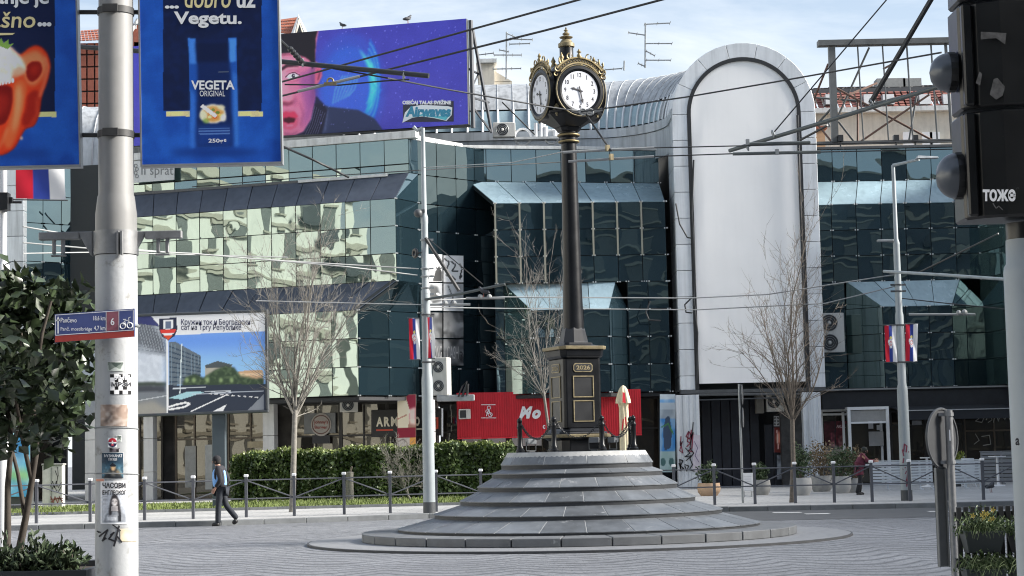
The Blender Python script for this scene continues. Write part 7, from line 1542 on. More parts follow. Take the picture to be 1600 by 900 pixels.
gb2 = Board(rg(1508) + Vector((0, -.1, 3)), rg(1600) + Vector((0, -.1, 3)), rg(1508) + Vector((0, -.1, .2)))
m_gf = mat('pale_window_writing', (.38, .37, .34), .6, var=.1)
for pts in ([(1522, 650), (1528, 638), (1532, 652), (1524, 658), (1534, 660), (1540, 648)], [(1541, 656), (1546, 644), (1550, 656), (1544, 660)], [(1552, 660), (1556, 646), (1560, 658), (1564, 644), (1570, 656), (1574, 646)], [(1558, 640), (1572, 640), (1578, 656)], [(1524, 678), (1530, 688), (1522, 694)], [(1534, 682), (1546, 680), (1548, 694), (1536, 696)]): scribble('window_writing', rw, pts, 1.2, m_gf, board=gb2, off=.0)
# shelter poster at the far left between the trunks
def p_shel(c): c.clouds((60, 128, 170), .8, 6, 3); c.clouds((210, 222, 228), .5, 4, 5); c.rect(14, 735, 46, 750, (150, 190, 96), .7, 3); c.ell(30, 700, 10, 18, (40, 100, 150), .7, 3); c.ell(26, 668, 12, 8, (236, 240, 240), .7, 2)
t, b = plainposter('bright blue advert panel seen between the tree trunks, far left', 14, 47, 672, 776, 60, p_shel, 30, 60, (92, 160, 190)); mb = MB(); c = gx(30, 60.3, 0); mb.box((c.x, 60.25, .7), (.9, .3, 1.2)); mb.build('foot', m_dkgrey, t)
mb = MB(); a = gx(-160, 76.6, 0).x; c = gx(90, 76.6, 0).x; mb.box(((a + c) / 2, 78.2, 2.05), (c - a, .3, 4.0)); mb.build('shop_wall', m_darkwall, la)
mb = MB(); mb.box((6.2, 76.4, 2.05), (1.4, .3, 3.9)); mb.build('side_wall', m_darkwall, mwg)
shop_bay(la, V_(gx(-90, 77.6), 0), V_(gx(80, 77.6), 0), .14, 3.85, 5, 2.6, m_frm)

# ---------------------------------------------------------------- terrace furniture and planters
def cab():
    p = gx(84, 63.0, .13); t = thing('utility_cabinet', p, 'white utility cabinet covered in graffiti on the lawn edge', 'cabinet'); h = at(84, 727, 63).z - .13; w_ = 31 / F * 63
    mb = MB(); mb.box((p.x, p.y, .13 + h / 2), (w_, .4, h)); mb.build('body', mat('cabinet_white', (.55, .55, .53), .55, var=.15, streak=.25), t, bevel=.015); mb = MB(); mb.box((p.x, p.y, .13 + h + .03), (w_ + .06, .46, .06)); mb.build('lid', m_concrete, t, bevel=.01)
    mb = MB(); mb.box((p.x - w_ * .02, p.y - .205, .13 + h * .5), (.012, .01, h * .9)); mb.build('door_seam', m_dkgrey, t)
    cbp = Board(p + Vector((-w_ / 2, -.21, h)), p + Vector((w_ / 2, -.21, h)), p + Vector((-w_ / 2, -.21, 0)))
    for pts in ([(79, 760), (82, 752), (85, 762), (88, 752), (91, 762), (96, 754)], [(80, 768), (84, 758), (90, 770), (96, 760)], [(86, 735), (90, 745), (88, 760)], [(90, 730), (91, 744)]): scribble('graffiti', t, pts, 1.0, m_sprayk, board=cbp, off=.006)
    for pts in ([(79, 776), (83, 786), (86, 776), (90, 786), (93, 776), (98, 786)], [(80, 784), (90, 778), (98, 782)], [(79, 780), (98, 779)]): scribble('graffiti', t, pts, 1.3, mat('spray_rust', (.25, .09, .07), .6), board=cbp, off=.006)
cab()
m_leafd = mat('shrub_leaves', (.045, .075, .03), .6, var=.45, scale=5); m_leafb = mat('dry_shrub', (.16, .12, .07), .8, var=.4, scale=6)
def leaves(name, centers, size, m, parent, rng, squash=1.0, fold=.35, upbias=.3):
    """many small folded leaves as one piece of foliage"""
    c = np.asarray(centers); n = len(c); d = rng.standard_normal((n, 3)); d[:, 2] += upbias; d /= np.linalg.norm(d, axis=1, keepdims=True); r_ = rng.standard_normal((n, 3)); r_ -= d * (r_ * d).sum(1, keepdims=True); r_ /= np.linalg.norm(r_, axis=1, keepdims=True) + 1e-9
    s_ = size * rng.uniform(.65, 1.3, (n, 1)); wv = r_ * s_ * .28 * squash; nn = np.cross(d, r_)
    A_ = c; B_ = c + d * s_ * .5 + wv + nn * s_ * fold * .3; C_ = c + d * s_; D_ = c + d * s_ * .5 - wv + nn * s_ * fold * .3
    V = np.stack([A_, B_, C_, D_], 1).reshape(-1, 3); i = np.arange(n) * 4; fc = np.concatenate([np.stack([i, i + 1, i + 2], 1), np.stack([i, i + 2, i + 3], 1)])
    return grid_mesh(name, V, fc, m, parent)
def blobpts(rng, c, r, n, shell=.55):
    d = rng.standard_normal((n, 3)); d /= np.linalg.norm(d, axis=1, keepdims=True); q = rng.uniform(shell, 1.0, (n, 1)) * (1 + .18 * np.sin(d[:, :1] * 5 + c[0]) + .12 * np.sin(d[:, 1:2] * 7)); return np.array(c) + d * q * np.array(r)
def pot(label, px, Y, w_, h, shrub, m=m_concrete, seed=1, sr=None):
    p = gx(px, Y, .13); t = thing('planter_pot', p, label, 'planter', 'round planters by the terrace'); r_ = w_ / 2; mb = MB(); mb.lathe([(r_ * .7, .13), (r_ * .95, .13 + h * .3), (r_, .13 + h * .6), (r_ * .93, .13 + h), (r_ * .82, .13 + h), (r_ * .8, .13 + h * .85)], (p.x, p.y, 0), 24); mb.build('bowl', m, t, smooth=50)
    mb = MB(); mb.lathe([(.01, .13 + h * .86), (r_ * .82, .13 + h * .84)], (p.x, p.y, 0), 16); mb.build('soil', mat('soil', (.04, .03, .022), .9), t)
    if shrub:
        rg_ = np.random.default_rng(seed); sr = sr or (r_ * .9, .5); sh = thing('shrub', (p.x, p.y, .13 + h), label.replace('planter', 'shrub growing in the planter') if 'planter' in label else label + ' shrub', 'shrub'); 
        sh['label'] = shrub[1]; o = leaves('foliage', blobpts(rg_, (p.x, p.y, .13 + h + sr[1] * .75), (sr[0], sr[0], sr[1]), 900, .3), .10, shrub[0], sh, rg_); o['kind'] = 'stuff'
        mb = MB()
        for k in range(9): a = k * .7; mb.tube([(p.x, p.y, .13 + h * .85), (p.x + math.cos(a) * sr[0] * .4, p.y + math.sin(a) * sr[0] * .4, .13 + h + sr[1] * .9)], [.015, .006], 4)
        mb.build('stem', m_wood, sh)
m_peach = mat('pot_peach', (.50, .34, .22), .8, var=.12)
pot('peach coloured round planter right of the stone steps', 1108, 61, .78, .42, (m_leafd, 'dark low shrub in the peach coloured planter'), m_peach, 2, (.36, .40))
pot('grey round planter half hidden by the white notice board', 1190, 60.5, .62, .5, (m_leafd, 'small dark shrub behind the white notice board'), m_concrete, 3, (.25, .3))
pot('pale round planter at the foot of the bare right tree', 1252, 59, .72, .56, (m_leafd, 'dense dark green shrub beside the bare right tree'), mat('pot_pale', (.40, .40, .39), .8, var=.1), 4, (.36, .62))
pot('grey low planter with dry brown shrub near the white window', 1284, 63.5, .8, .55, (m_leafb, 'dry brown spreading shrub below the white framed window'), m_concrete, 5, (.52, .72))
pot('pale round planter behind the person in the maroon coat', 1316, 60.5, .62, .56, (m_leafd, 'dark bushy shrub left of the person in the maroon coat'), mat('pot_pale', (.4, .4, .39), .8), 6, (.5, .6))
pot('pale bowl planter just left of the maroon coat legs', 1334, 61.2, .6, .48, (m_leafb, 'brown shrub close behind the maroon coat'), mat('pot_pale', (.4, .4, .39), .8), 7, (.4, .62))
m_bench = mat('slat_white', (.60, .64, .67), .5, var=.06, perobj=.05); m_bench2 = mat('slat_grey', (.22, .23, .24), .5, var=.1)
def barrier(label, px0, px1, Y, z0, z1, ns, m, group='slatted terrace screens'):
    p, q = gx(px0, Y, .2), gx(px1, Y, .2); t = thing('slatted_screen', ((p.x + q.x) / 2, Y, .13), label, 'screen', group); h = (z1 - z0) / ns
    for i in range(ns): mb = MB(); mb.box(((p.x + q.x) / 2, Y, z0 + h * (i + .5)), (q.x - p.x, .04, h * .8)); mb.build('slat', m, t, bevel=.004)
    for f in (.03, .5, .97): x = p.x + (q.x - p.x) * f; mb = MB(); mb.box((x, Y + .05, (z1 + .13) / 2), (.06, .06, z1 - .13)); mb.box((x, Y - .12, .155), (.07, .4, .05)); mb.build('post', m, t)
    mb = MB(); mb.box(((p.x + q.x) / 2, Y + .02, z1 + .015), (q.x - p.x + .04, .1, .03)); mb.build('cap_rail', m, t)
barrier('white slatted terrace screen left of the lantern column', 1360, 1416, 63.5, .30, 1.12, 8, m_bench); barrier('white slatted terrace screen between column and round sign', 1419, 1458, 63.2, .30, 1.10, 8, m_bench); barrier('white slatted terrace screen right of the round sign', 1486, 1534, 62.8, .30, 1.10, 8, m_bench)
barrier('grey slatted screen under the window writing', 1534, 1600, 69, .25, 1.35, 8, m_bench2)
def ctable(label, px, Y, w_=1.0):
    p = gx(px, Y, .13); t = thing('cafe_table', p, label, 'table', 'white cafe tables'); mb = MB(); mb.lathe([(w_ / 2 - .02, 1.17), (w_ / 2, 1.18), (w_ / 2, 1.21), (.02, 1.21)], (p.x, p.y, 0), 24); mb.build('table_top', m_white, t, smooth=30); mb = MB(); mb.lathe([(.26, .13), (.24, .16), (.05, .19), (.045, 1.17)], (p.x, p.y, 0), 16); mb.build('pedestal', m_white, t, smooth=40)
ctable('high white pedestal table at the right end of the terrace', 1560, 66, .62); ctable('high white table behind the round sign, towards the column', 1450, 67.5, .5); ctable('white table with plant bowl right of the round sign', 1500, 67.2, .5)
p = gx(1496, 66.9, 0); sh = thing('shrub', (p.x, p.y, 1.0), 'yellow green potted plant beside the table right of the round sign', 'plant'); rg_ = np.random.default_rng(31); leaves('foliage', blobpts(rg_, (p.x, p.y, 1.18), (.28, .2, .2), 260, .2), .14, mat('lime_leaves', (.24, .28, .06), .6, var=.3), sh, rg_)['kind'] = 'stuff'; mb = MB(); mb.lathe([(.14, .13), (.2, .95), (.17, .95), (.16, .9)], (p.x, p.y, 0), 14); mb.build('tub', m_dkgrey, sh)
p = gx(1514, 66.4, .13); ch = thing('cafe_chair', p, 'pale bucket chair back beside the lime coloured plant', 'chair'); mb = MB(); n = 12; vs = []
for j, (r_, z) in enumerate(((.20, .52), (.25, .7), (.27, .95), (.24, 1.15))):
    for i in range(n + 1): a = R(-200) + R(220) * i / n - R(60); vs.append((p.x + r_ * math.cos(a), p.y + r_ * math.sin(a), z))
mb.add(vs, [(j * (n + 1) + i, j * (n + 1) + i + 1, (j + 1) * (n + 1) + i + 1, (j + 1) * (n + 1) + i) for j in range(3) for i in range(n)]); mb.build('backrest', m_bench, ch, smooth=60); mb = MB(); mb.lathe([(.02, .5), (.22, .5), (.22, .55), (.02, .56)], (p.x, p.y, 0), 14); mb.build('seat', m_bench, ch)
for sx, sy_ in ((-1, -1), (1, -1), (1, 1), (-1, 1)): mb = MB(); mb.tube([(p.x + sx * .1, p.y + sy_ * .1, .5), (p.x + sx * .22, p.y + sy_ * .22, .13)], .015, 6); mb.build('leg', m_bench, ch)
# thin sign post with plates seen edgeways and a white board at its foot
p = gx(1161, 51.6, .13); t = thing('sign_post', p, 'thin grey sign post with edge-on plates left of the right tree', 'sign'); zt_ = at(1156, 600, 51.6).z; mb = MB(); mb.tube([(p.x, p.y, .13), (p.x, p.y, zt_)], .035, 10); mb.build('post', m_steel, t, smooth=50)
for y0, y1, d in ((601, 632, .045), (637, 668, .06)): a, b = at(1158, y0, 51.6).z, at(1158, y1, 51.6).z; mb = MB(); rr_ = (a - b) / 2; mb.slab([(p.x + .06 + .05 * math.cos(2 * math.pi * i / 20), p.y - .1 + rr_ * .9 * math.cos(2 * math.pi * i / 20), (a + b) / 2 + rr_ * math.sin(2 * math.pi * i / 20)) for i in range(20)], (-.98, -.2, 0), .015); mb.build('plate', m_galv, t)
p = gx(1169, 58, .13); t = thing('notice_board', p, 'small white notice board on the pavement by the sign post', 'notice board'); a = at(1169, 739, 58).z; mb = MB(); mb.box((p.x, p.y, (a + .32) / 2), (.33, .04, a - .32)); mb.build('board', m_white, t, bevel=.006); mb = MB(); mb.tube([(p.x - .12, p.y + .04, .13), (p.x - .12, p.y + .04, a)], .015, 6); mb.build('leg', m_steel, t); mb = MB(); mb.tube([(p.x + .12, p.y + .04, .13), (p.x + .12, p.y + .04, a)], .015, 6); mb.build('leg', m_steel, t)
for k in range(7): mb = MB(); mb.box((p.x, p.y - .022, a - .12 - k * .07), (.24 - (k % 3) * .03, .004, .012)); mb.build('print_line', mat('faint_print', (.45, .46, .48), .6), t)
# closed cream parasol
p = gx(978, 66, .13); t = thing('closed_parasol', p, 'closed cream parasol with red inner cloth behind the plinth', 'parasol'); z1 = at(978, 602, 66).z; z0 = at(979, 700, 66).z; mb = MB(); mb.tube([(p.x, p.y, .13), (p.x, p.y, z1 - .1)], .03, 8); mb.lathe([(.3, .13), (.28, .2), (.05, .22)], (p.x, p.y, 0), 14); mb.build('pole', m_white, t)
n = 40; prof = [(1.0, .19), (1.3, .18), (1.75, .16), (z1 - 1.0, .155), (z1 - .80, .15), (z1 - .66, .17), (z1 - .64, .25), (z1 - .5, .235), (z1 - .3, .185), (z1 - .14, .14), (z1 - .04, .08), (z1, .02)]; mb = MB(); vs = []
for z, r_ in prof:
    for k in range(n): a = 2 * math.pi * k / n; q = r_ * (1 + .13 * math.sin(a * 8 + z * .9) * (1 if r_ > .1 else .2) + .05 * math.sin(a * 3 + z * 5)); vs.append((p.x + q * math.cos(a), p.y + q * math.sin(a), z))
mb.add(vs, [(i * n + k, i * n + (k + 1) % n, (i + 1) * n + (k + 1) % n, (i + 1) * n + k) for i in range(len(prof) - 1) for k in range(n)]); mb.build('canopy', mat('parasol_cream', (.66, .58, .40), .85, var=.12, scale=6), t, smooth=70)
mb = MB(); mb.add([(p.x - .05, p.y - .29, z1 - .62), (p.x + .07, p.y - .29, z1 - .66), (p.x + .05, p.y - .2, z1 - .28), (p.x - .03, p.y - .2, z1 - .25)], [(0, 1, 2, 3)]); mb.build('red_lining', m_red, t)
for pts in ([(974, 655), (972, 672)], [(981, 660), (984, 674)], [(977, 652), (979, 668)]): 
    bq = Board(at(970, 650, 65.72), at(988, 650, 65.72), at(970, 690, 65.72)); scribble('red_print', t, pts, 2.0, m_red, board=bq, off=0)

# ---------------------------------------------------------------- overhead tram wires and their cantilevers
def wire(label, pts, r_=.012, m=m_cable, sag=0.0, name='overhead_wire', n=8, group='overhead tram wires'):
    P = [p if isinstance(p, Vector) else atz(*p) for p in pts]; Q = [P[0]]
    for a, b in zip(P[:-1], P[1:]):
        for i in range(1, n + 1): f = i / n; Q.append(a.lerp(b, f) - Vector((0, 0, sag * 4 * f * (1 - f))))
    mb = MB(); mb.tube(Q, r_, 6); return tag(mb.build(name, m, None, smooth=60), label, 'wire', group)
wire('thick black wire crossing the purple billboard, upper of two', [(380, 144.5, 6.2), (905, -0.5, 6.2), (1010, -30, 6.2)], .012)
wire('thick black wire crossing the purple billboard, lower of two', [(380, 165, 6.0), (850, 48, 6.0), (1040, -2, 6.0), (1130, -26, 6.0)], .012)
wire('span wire from the left bracket arm towards the clock dial', [at(600, 121, 22), at(700, 140, 24), at(850, 166, 26.0), at(905, 174, 26.6)], .011)
wire('span wire from the clock dial rising right over the arch', [at(905, 175, 26.6), at(1070, 152, 25), at(1200, 130, 24), at(1471, 82, 21)], .011)
wire('thin wire from the billboard foot down to the roof edge', [at(785, 160, 72), at(835, 210, 74)], .03)
wire('drop wire from the span insulators to the contact bars', [at(915, 178, 26.6), at(955, 236, 26.2)], .016)
t = thing('wire_insulator', at(918, 173, 26.6), 'pale double insulator clamp hanging before the clock dial', 'insulator'); mb = MB()
for a, b in (((893, 172), (908, 175)), ((924, 175), (941, 171))): mb.tube([at(*a, 26.58), at(*b, 26.58)], .025, 8)
for x in (911, 922): mb.torus(at(x, 175, 26.56), .045, .014, (0, 1, 0), 12, 5)
mb.tube([at(906, 172, 26.56), at(928, 178, 26.56)], .016, 6); mb.tube([at(906, 178, 26.56), at(928, 172, 26.56)], .016, 6); mb.build('insulator_rod', m_cablelt, t)
for i, (y0, y1, xa) in enumerate(((238, 231, 880), (252.5, 244.5, 888))):
    t = thing('contact_bar', at(955, (y0 + y1) / 2, 26.3), ['upper', 'lower'][i] + ' pale contact bar hanging right of the clock column', 'contact bar', 'contact bars on the tram wires'); mb = MB(); mb.tube([at(xa, y0, 26.3), at(1022, y1, 26.2)], .019, 6); mb.build('bar', m_cablelt, t)
    mb = MB(); c = at(949 + 6 * i, (y0 + y1) / 2 - .5, 26.25); mb.box(c + Vector((0, -.02, .02)), (.05, .06, .09), .4); mb.build('clamp', m_golddull, t)
    wire(['upper', 'lower'][i] + ' contact wire running right from the bar beside the clock', [at(1022, y1, 26.2), at(1150, (228, 240)[i], 26.2), at(1282, (225, 237.5)[i], 26.2), at(1620, (215, 230)[i], 26.2)], .009)
wire('thin wire left of the clock column to the left lamp mast', [at(880, 237, 26.3), at(800, 254, 30), at(660, 262, 40)], .008, m_cablelt)
def arm(label, pts, r_, m, extra=(), nm='tram_cantilever'):
    t = thing(nm, pts[0], label, 'bracket arm', 'tram wire bracket arms'); mb = MB(); mb.tube(pts, r_, 10); mb.build('pipe', m, t, smooth=60)
    for a, b, r2 in extra: mb = MB(); mb.tube([a, b], r2, 6); mb.build('stay', m_black2, t)
    return t
m_pipe = mat('arm_pipe_dark', (.045, .05, .055), .45, .3, var=.2); m_pipeg = mat('arm_pipe_grey', (.10, .115, .115), .45, .3, var=.2)
t = arm('black bracket arm with insulator crossing the purple billboard', [at(124, 73, 21.5), at(437, 96, 20.5), at(670, 118.5, 20)], .029, m_pipe, ((at(300, 0, 20.4), at(437, 63, 20.3), .012), (at(437, 62, 20.3), at(474, 97, 20.4), .018)))
mb = MB(); 
for k in range(5): c = at(454 + k * 4, 77 + k * 4.6, 20.3); mb.ball(c, .035, 8, 6)
mb.build('insulator', m_black2, t); mb = MB(); mb.torus(at(473, 98, 20.4), .04, .012, (1, 0, 0), 10, 5); mb.torus(at(631, 117, 20.1), .04, .012, (1, 0, 0), 10, 5); mb.tube([at(631, 118, 20.05), at(630, 124, 20.05)], .014, 5); mb.build('clip', m_steel, t)
t = thing('contact_bar', at(515, 132, 20.6), 'short grey contact bar with clamp below the black bracket arm', 'contact bar', 'contact bars on the tram wires'); mb = MB(); mb.tube([at(465, 143, 20.6), at(562, 119.5, 20.6)], .018, 6); mb.build('bar', m_cablelt, t); mb = MB(); mb.torus(at(516, 127, 20.6), .035, .012, (0, 1, 0), 12, 5); mb.box(at(516, 131, 20.6), (.14, .05, .03)); mb.build('clamp', m_golddull, t)
wire('short wire from the contact bar to the arm end below the billboard', [at(445, 132, 20.8), at(530, 133, 20.7), at(600, 126.5, 20.5), at(640, 124, 20.4)], .009); wire('thin stay from the insulated arm down to its tip', [at(520, 107, 20.3), at(606, 122, 20.2)], .009)
t = arm('long grey bracket arm reaching left from the signal across the arch', [at(1140, 235.5, 27), at(1290, 190, 25.6), at(1460, 137.5, 24), at(1560, 107, 23)], .031, m_pipeg, ((at(1360, 161, 24.9), at(1458, -6, 24.2), .040), (at(1209, 207, 26.3), at(1300, 100, 26), .010), (at(1300, 100, 26), at(1390, -6, 26), .010), (at(1250, 219, 26), at(1293, 196, 25.6), .018)))
for x, y, Y in ((1361, 160, 24.9), (1208, 209, 26.3), (1294, 193, 25.6), (1168, 230, 26.7)): mb = MB(); mb.torus(at(x, y, Y), .045, .016, (1, 0, .3), 12, 5); mb.build('clip', m_steel, t)
for i, (xa, ya, xb, yb) in enumerate(((1168, 225, 1266, 222.5), (1145, 240.5, 1282, 237.5))):
    t = thing('contact_bar', at((xa + xb) / 2, ya, 26.1), ['upper', 'lower'][i] + ' dark contact bar hanging before the white fabric at the arm tip', 'contact bar', 'contact bars on the tram wires'); mb = MB(); mb.tube([at(xa, ya, 26.1), at(xb, yb, 26.1)], .024, 6); mb.build('bar', m_pipeg, t); mb = MB(); mb.box(at(1168 + 46 * i, ya - 3, 26.1), (.05, .05, .08)); mb.build('clamp', m_steel, t)
# wires lower down
wire('upper pale cable across the big column and left glass front', [at(36, 354, 40), at(140, 372, 42), at(210, 390, 44), at(450, 408, 47), at(654, 420, 48.7)], .017, m_cablelt)
wire('middle pale cable across the big column and left glass front', [at(36, 379, 40), at(150, 389, 42), at(300, 396, 45), at(544, 417, 47.5), at(652, 430, 48.7)], .017, m_cablelt)
wire('low pale cable behind the big column on the dark glass', [at(36, 396, 40), at(150, 394, 42), at(300, 398, 45), at(450, 402, 47)], .014, m_cablelt)
wire('thin cable along the sill of the left top storey', [at(300, 292, 60), at(480, 277, 60), at(655, 266, 49), at(720, 262, 60), at(880, 253, 62)], .016)
wire('dark drop cable on the left top storey glass', [at(438, 227, 70), at(490, 250, 70), at(545, 277, 71)], .045)
wire('upper long cable at lamp height right of the left lamp', [at(660, 470, 48.7), at(788, 464, 50), at(1075, 466, 51), at(1200, 460, 50.8), at(1405, 428, 50.6)], .017, m_cablelt)
wire('lower long cable at lamp height right of the left lamp', [at(660, 480, 48.7), at(790, 482, 50), at(1090, 484, 51), at(1290, 474, 50.8), at(1408, 445, 50.6)], .015, m_cablelt)
wire('long cable from the lantern column to the right pole', [at(1408, 466, 50.6), at(1480, 474, 50), at(1600, 486, 49)], .015)
wire('thin sagging cable below the red blue flags on the left lamp', [at(400, 470, 48), at(560, 474, 48.4), at(660, 476, 48.7)], .014, m_cablelt)
t = arm('sloping bracket arm right of the left lamp column', [at(664, 468, 48.7), at(720, 459, 48.4), at(789, 444, 48)], .036, m_pipeg, ((at(665, 372, 48.7), at(717, 454, 48.4), .05), (at(668, 372, 48.7), at(754, 444, 48.2), .014)))
for i, (xa, ya, xb, yb) in enumerate(((728, 466, 789, 465.5), (672, 476, 735, 475.5))): 
    t = thing('contact_bar', at((xa + xb) / 2, ya, 48.2), ['upper pale contact bar at the end of the sloping arm by the left lamp', 'lower pale contact bar under the sloping arm by the left lamp'][i], 'contact bar', 'contact bars on the tram wires'); mb = MB(); mb.tube([at(xa, ya, 48.2), at(xb, yb, 48.2)], .034, 6); mb.build('bar', m_cablelt, t); mb = MB(); mb.ball(at((xa + xb) / 2 - 8, ya - 2.5, 48.2), .07, 8, 6); mb.ball(at((xa + xb) / 2 + 6, ya - 2.5, 48.2), .07, 8, 6); mb.build('insulator', m_cablelt, t)
t = arm('pale bracket arm across the lantern column on the right', [at(1381, 424, 50.2), at(1480, 430, 48), at(1600, 438.5, 46)], .040, m_whitepole, ((at(1435, 426, 49.4), at(1560, 365, 47), .022),))
t = thing('contact_bar', at(1500, 492, 48), 'pale contact bar with insulators before the dark right bay', 'contact bar', 'contact bars on the tram wires'); mb = MB(); mb.tube([at(1420, 491.5, 48.5), at(1524, 491, 48)], .03, 6); mb.build('bar', m_cablelt, t); mb = MB(); mb.ball(at(1498, 488.5, 48), .07, 8, 6); mb.ball(at(1507, 488, 48), .08, 8, 6); mb.build('insulator', m_cablelt, t)
wire('loose cable hanging on the left edge of the arch', [at(1056, 318, 72.4), at(1062, 350, 72.4), at(1074, 371, 72.4), at(1080, 372, 72.4)], .03, n=6)
wire('looped cable low on the left edge of the arch', [at(1080, 466, 72.4), at(1070, 476, 72.4), at(1072, 488, 72.4), at(1082, 489, 72.4)], .03, n=6)
wire('looped cables on the dark glass left of the arch', [at(1016, 470, 72.4), at(1009, 488, 72.4), at(1014, 500, 72.4), at(1032, 501, 72.4)], .03, n=6)
wire('black cable strung inside the arch rim, left side', [at(1084, 250, 72.85), at(1081, 330, 72.85), at(1086, 430, 72.85), at(1084, 470, 72.85), at(1090, 520, 72.85), at(1088, 600, 72.85)], .035, n=6)
wire('black cable strung along the right jamb of the arch', [at(1246, 180, 72.85), at(1250, 300, 72.85), at(1254, 420, 72.85), at(1258, 540, 72.85), at(1262, 615, 72.85)], .05, n=6)

# ---------------------------------------------------------------- hedge, bare trees, evergreen, flower boxes
m_hedge = mat('hedge_leaves', (0.080, 0.118, 0.040), 0.42, var=.5, scale=2.5, spec=.6); m_hedgelt = mat('hedge_lit_leaves', (0.16, 0.20, 0.055), 0.45, var=.35, scale=3, spec=.6)  # second green is lighter, painting sky light on the hedge top
def hedge(label, px0, px1, Y0, Y1, h0, h1, n, seed):
    rg_ = np.random.default_rng(seed); a, b = gx(px0, Y0, 1), gx(px1, Y0, 1); t = thing('hedge', ((a.x + b.x) / 2, (Y0 + Y1) / 2, .16), label, 'hedge')
    Hx = lambda x: h0 + (h1 - h0) * (x - a.x) / (b.x - a.x) + .05 * np.sin(x * 2.1) + .04 * np.sin(x * 5.3 + 1)
    x = rg_.uniform(a.x, b.x, n); k = rg_.random(n); y = np.where(k < .55, Y0 + np.abs(rg_.normal(0, .12, n)) + .09 * np.sin(x * 3) + .06 * np.sin(x * 7.3 + 2), rg_.uniform(Y0, Y1, n)); z = np.where(k < .55, .2 + rg_.random(n) * (Hx(x) - .2), Hx(x) - np.abs(rg_.normal(0, .10, n)))
    e = rg_.random(n) < .06; x = np.where(e, np.where(rg_.random(n) < .5, a.x, b.x) + rg_.normal(0, .05, n), x); y = np.where(e, rg_.uniform(Y0, Y1, n), y); z = np.where(e, .2 + rg_.random(n) * (Hx(x) - .25), z)
    leaves('foliage', np.stack([x, y, z], 1), .13, m_hedge, t, rg_, 1.5)['kind'] = 'stuff'
    n2 = n // 7; x = rg_.uniform(a.x, b.x, n2); leaves('lit_top_foliage', np.stack([x, rg_.uniform(Y0 - .05, Y1, n2), Hx(x) + rg_.uniform(-.12, .10, n2)], 1), .12, m_hedgelt, t, rg_, 1.4, upbias=1.2)['kind'] = 'stuff'  # paler leaves along the top carry the sky light in their colour
    mb = MB(); mb.box(((a.x + b.x) / 2, (Y0 + Y1) / 2 + .1, h0 / 2 + .06), (b.x - a.x - .25, Y1 - Y0 - .35, h0 - .3)); mb.build('dark_core', mat('hedge_core', (.012, .016, .008), .9, var=.4, scale=8), t)  # near-black box fills the hedge behind its leaves
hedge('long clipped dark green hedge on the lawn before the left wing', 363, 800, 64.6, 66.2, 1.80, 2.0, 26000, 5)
m_barkmid = mat('grey_bark', (0.17, 0.16, 0.145), 0.85, var=0.3, scale=9)
def bare_tree(label, px, Y, px_f, py_f, tips, r_, seed, m, twig=.9, nsub=5, name='bare_tree'):
    """trunk to a fork, then limbs heading for the measured tips, each splitting into branches and twigs"""
    rr = random.Random(seed); base = gx(px, Y, .1); fork = at(px_f, py_f, Y); t = thing(name, base, label, 'tree', 'bare winter trees')
    mb = MB(); mid = base.lerp(fork, .5) + Vector((rr.uniform(-.05, .05), rr.uniform(-.05, .05), 0)); mb.tube([base, base + Vector((0, 0, .15)), mid, fork], [r_ * 1.35, r_ * 1.05, r_ * .95, r_ * .85], 10); mb.build('trunk', m, t, smooth=60)
    fine = MB()
    def rv(s_): return Vector((rr.gauss(0, s_), rr.gauss(0, s_), rr.gauss(0, s_)))
    def branch(mbx, p, d, Ln, r0_, depth, n):
        pts = [p]; q = p; dd = d.normalized()
        for i in range(n):
            dd = (dd + rv(.10) + Vector((0, 0, .07))).normalized(); q = q + dd * Ln / n; pts.append(q)
        rad = [r0_ * (1 - .75 * i / n) for i in range(n + 1)]; mbx.tube(pts, rad, 5 if depth < 2 else 4 if depth == 2 else 3, False)
        if depth < 3:
            for i in range(1, n + 1):
                for _ in range(2 if depth == 1 else (nsub if depth == 0 and i > 1 else 2)):
                    if rr.random() > (twig if depth else .95): continue
                    ax = (pts[i] - pts[i - 1]).normalized(); o = (rv(1) - ax * ax.dot(rv(1))).normalized(); nd = (ax * rr.uniform(.75, 1.1) + o * rr.uniform(.45, .85)).normalized()
                    branch(fine, pts[i - 1].lerp(pts[i], rr.random()), nd, Ln * rr.uniform(.28, .5), max(.0052, rad[i] * .55), depth + 1, 3)
    for (x, y, dy) in tips:
        tip = at(x, y, Y + dy); mb = MB(); d = tip - fork; branch(mb, fork - Vector((0, 0, rr.uniform(0, .25))), (d.normalized() + Vector((d.x * -.06, 0, -.05))), d.length * .97, r_ * rr.uniform(.34, .5), 0, 6); mb.build('limb', m, t, smooth=60)
    o = fine.build('twigs', m, t); o['kind'] = 'stuff'
    return t
bare_tree('bare many-twigged tree at the kerb left of the hedge', 457, 52.6, 461, 640, [(385, 450, .3), (412, 415, -.6), (440, 398, .8), (470, 405, -.3), (500, 410, .6), (535, 430, -.5), (562, 468, .4), (395, 500, -.8), (548, 520, .9)], .085, 11, m_barkpale, .66, 3)
bare_tree('bare tree with hanging twigs behind the clock pedestal', 868, 63.0, 849, 610, [(846, 372, .2), (800, 440, .6), (826, 405, -.4), (866, 400, .3), (884, 440, -.4), (786, 520, .2), (905, 500, .8), (770, 560, .4)], .055, 23, m_barkmid, .55, 2)
bare_tree('bare young tree in front of the right jamb of the arch', 1238, 51.2, 1238, 655, [(1226, 352, .2), (1196, 425, .4), (1176, 450, -.4), (1262, 410, -.2), (1278, 470, .5), (1322, 505, .2), (1172, 525, .5), (1254, 500, -.6), (1212, 480, .6)], .07, 37, m_wood, .44, 3)
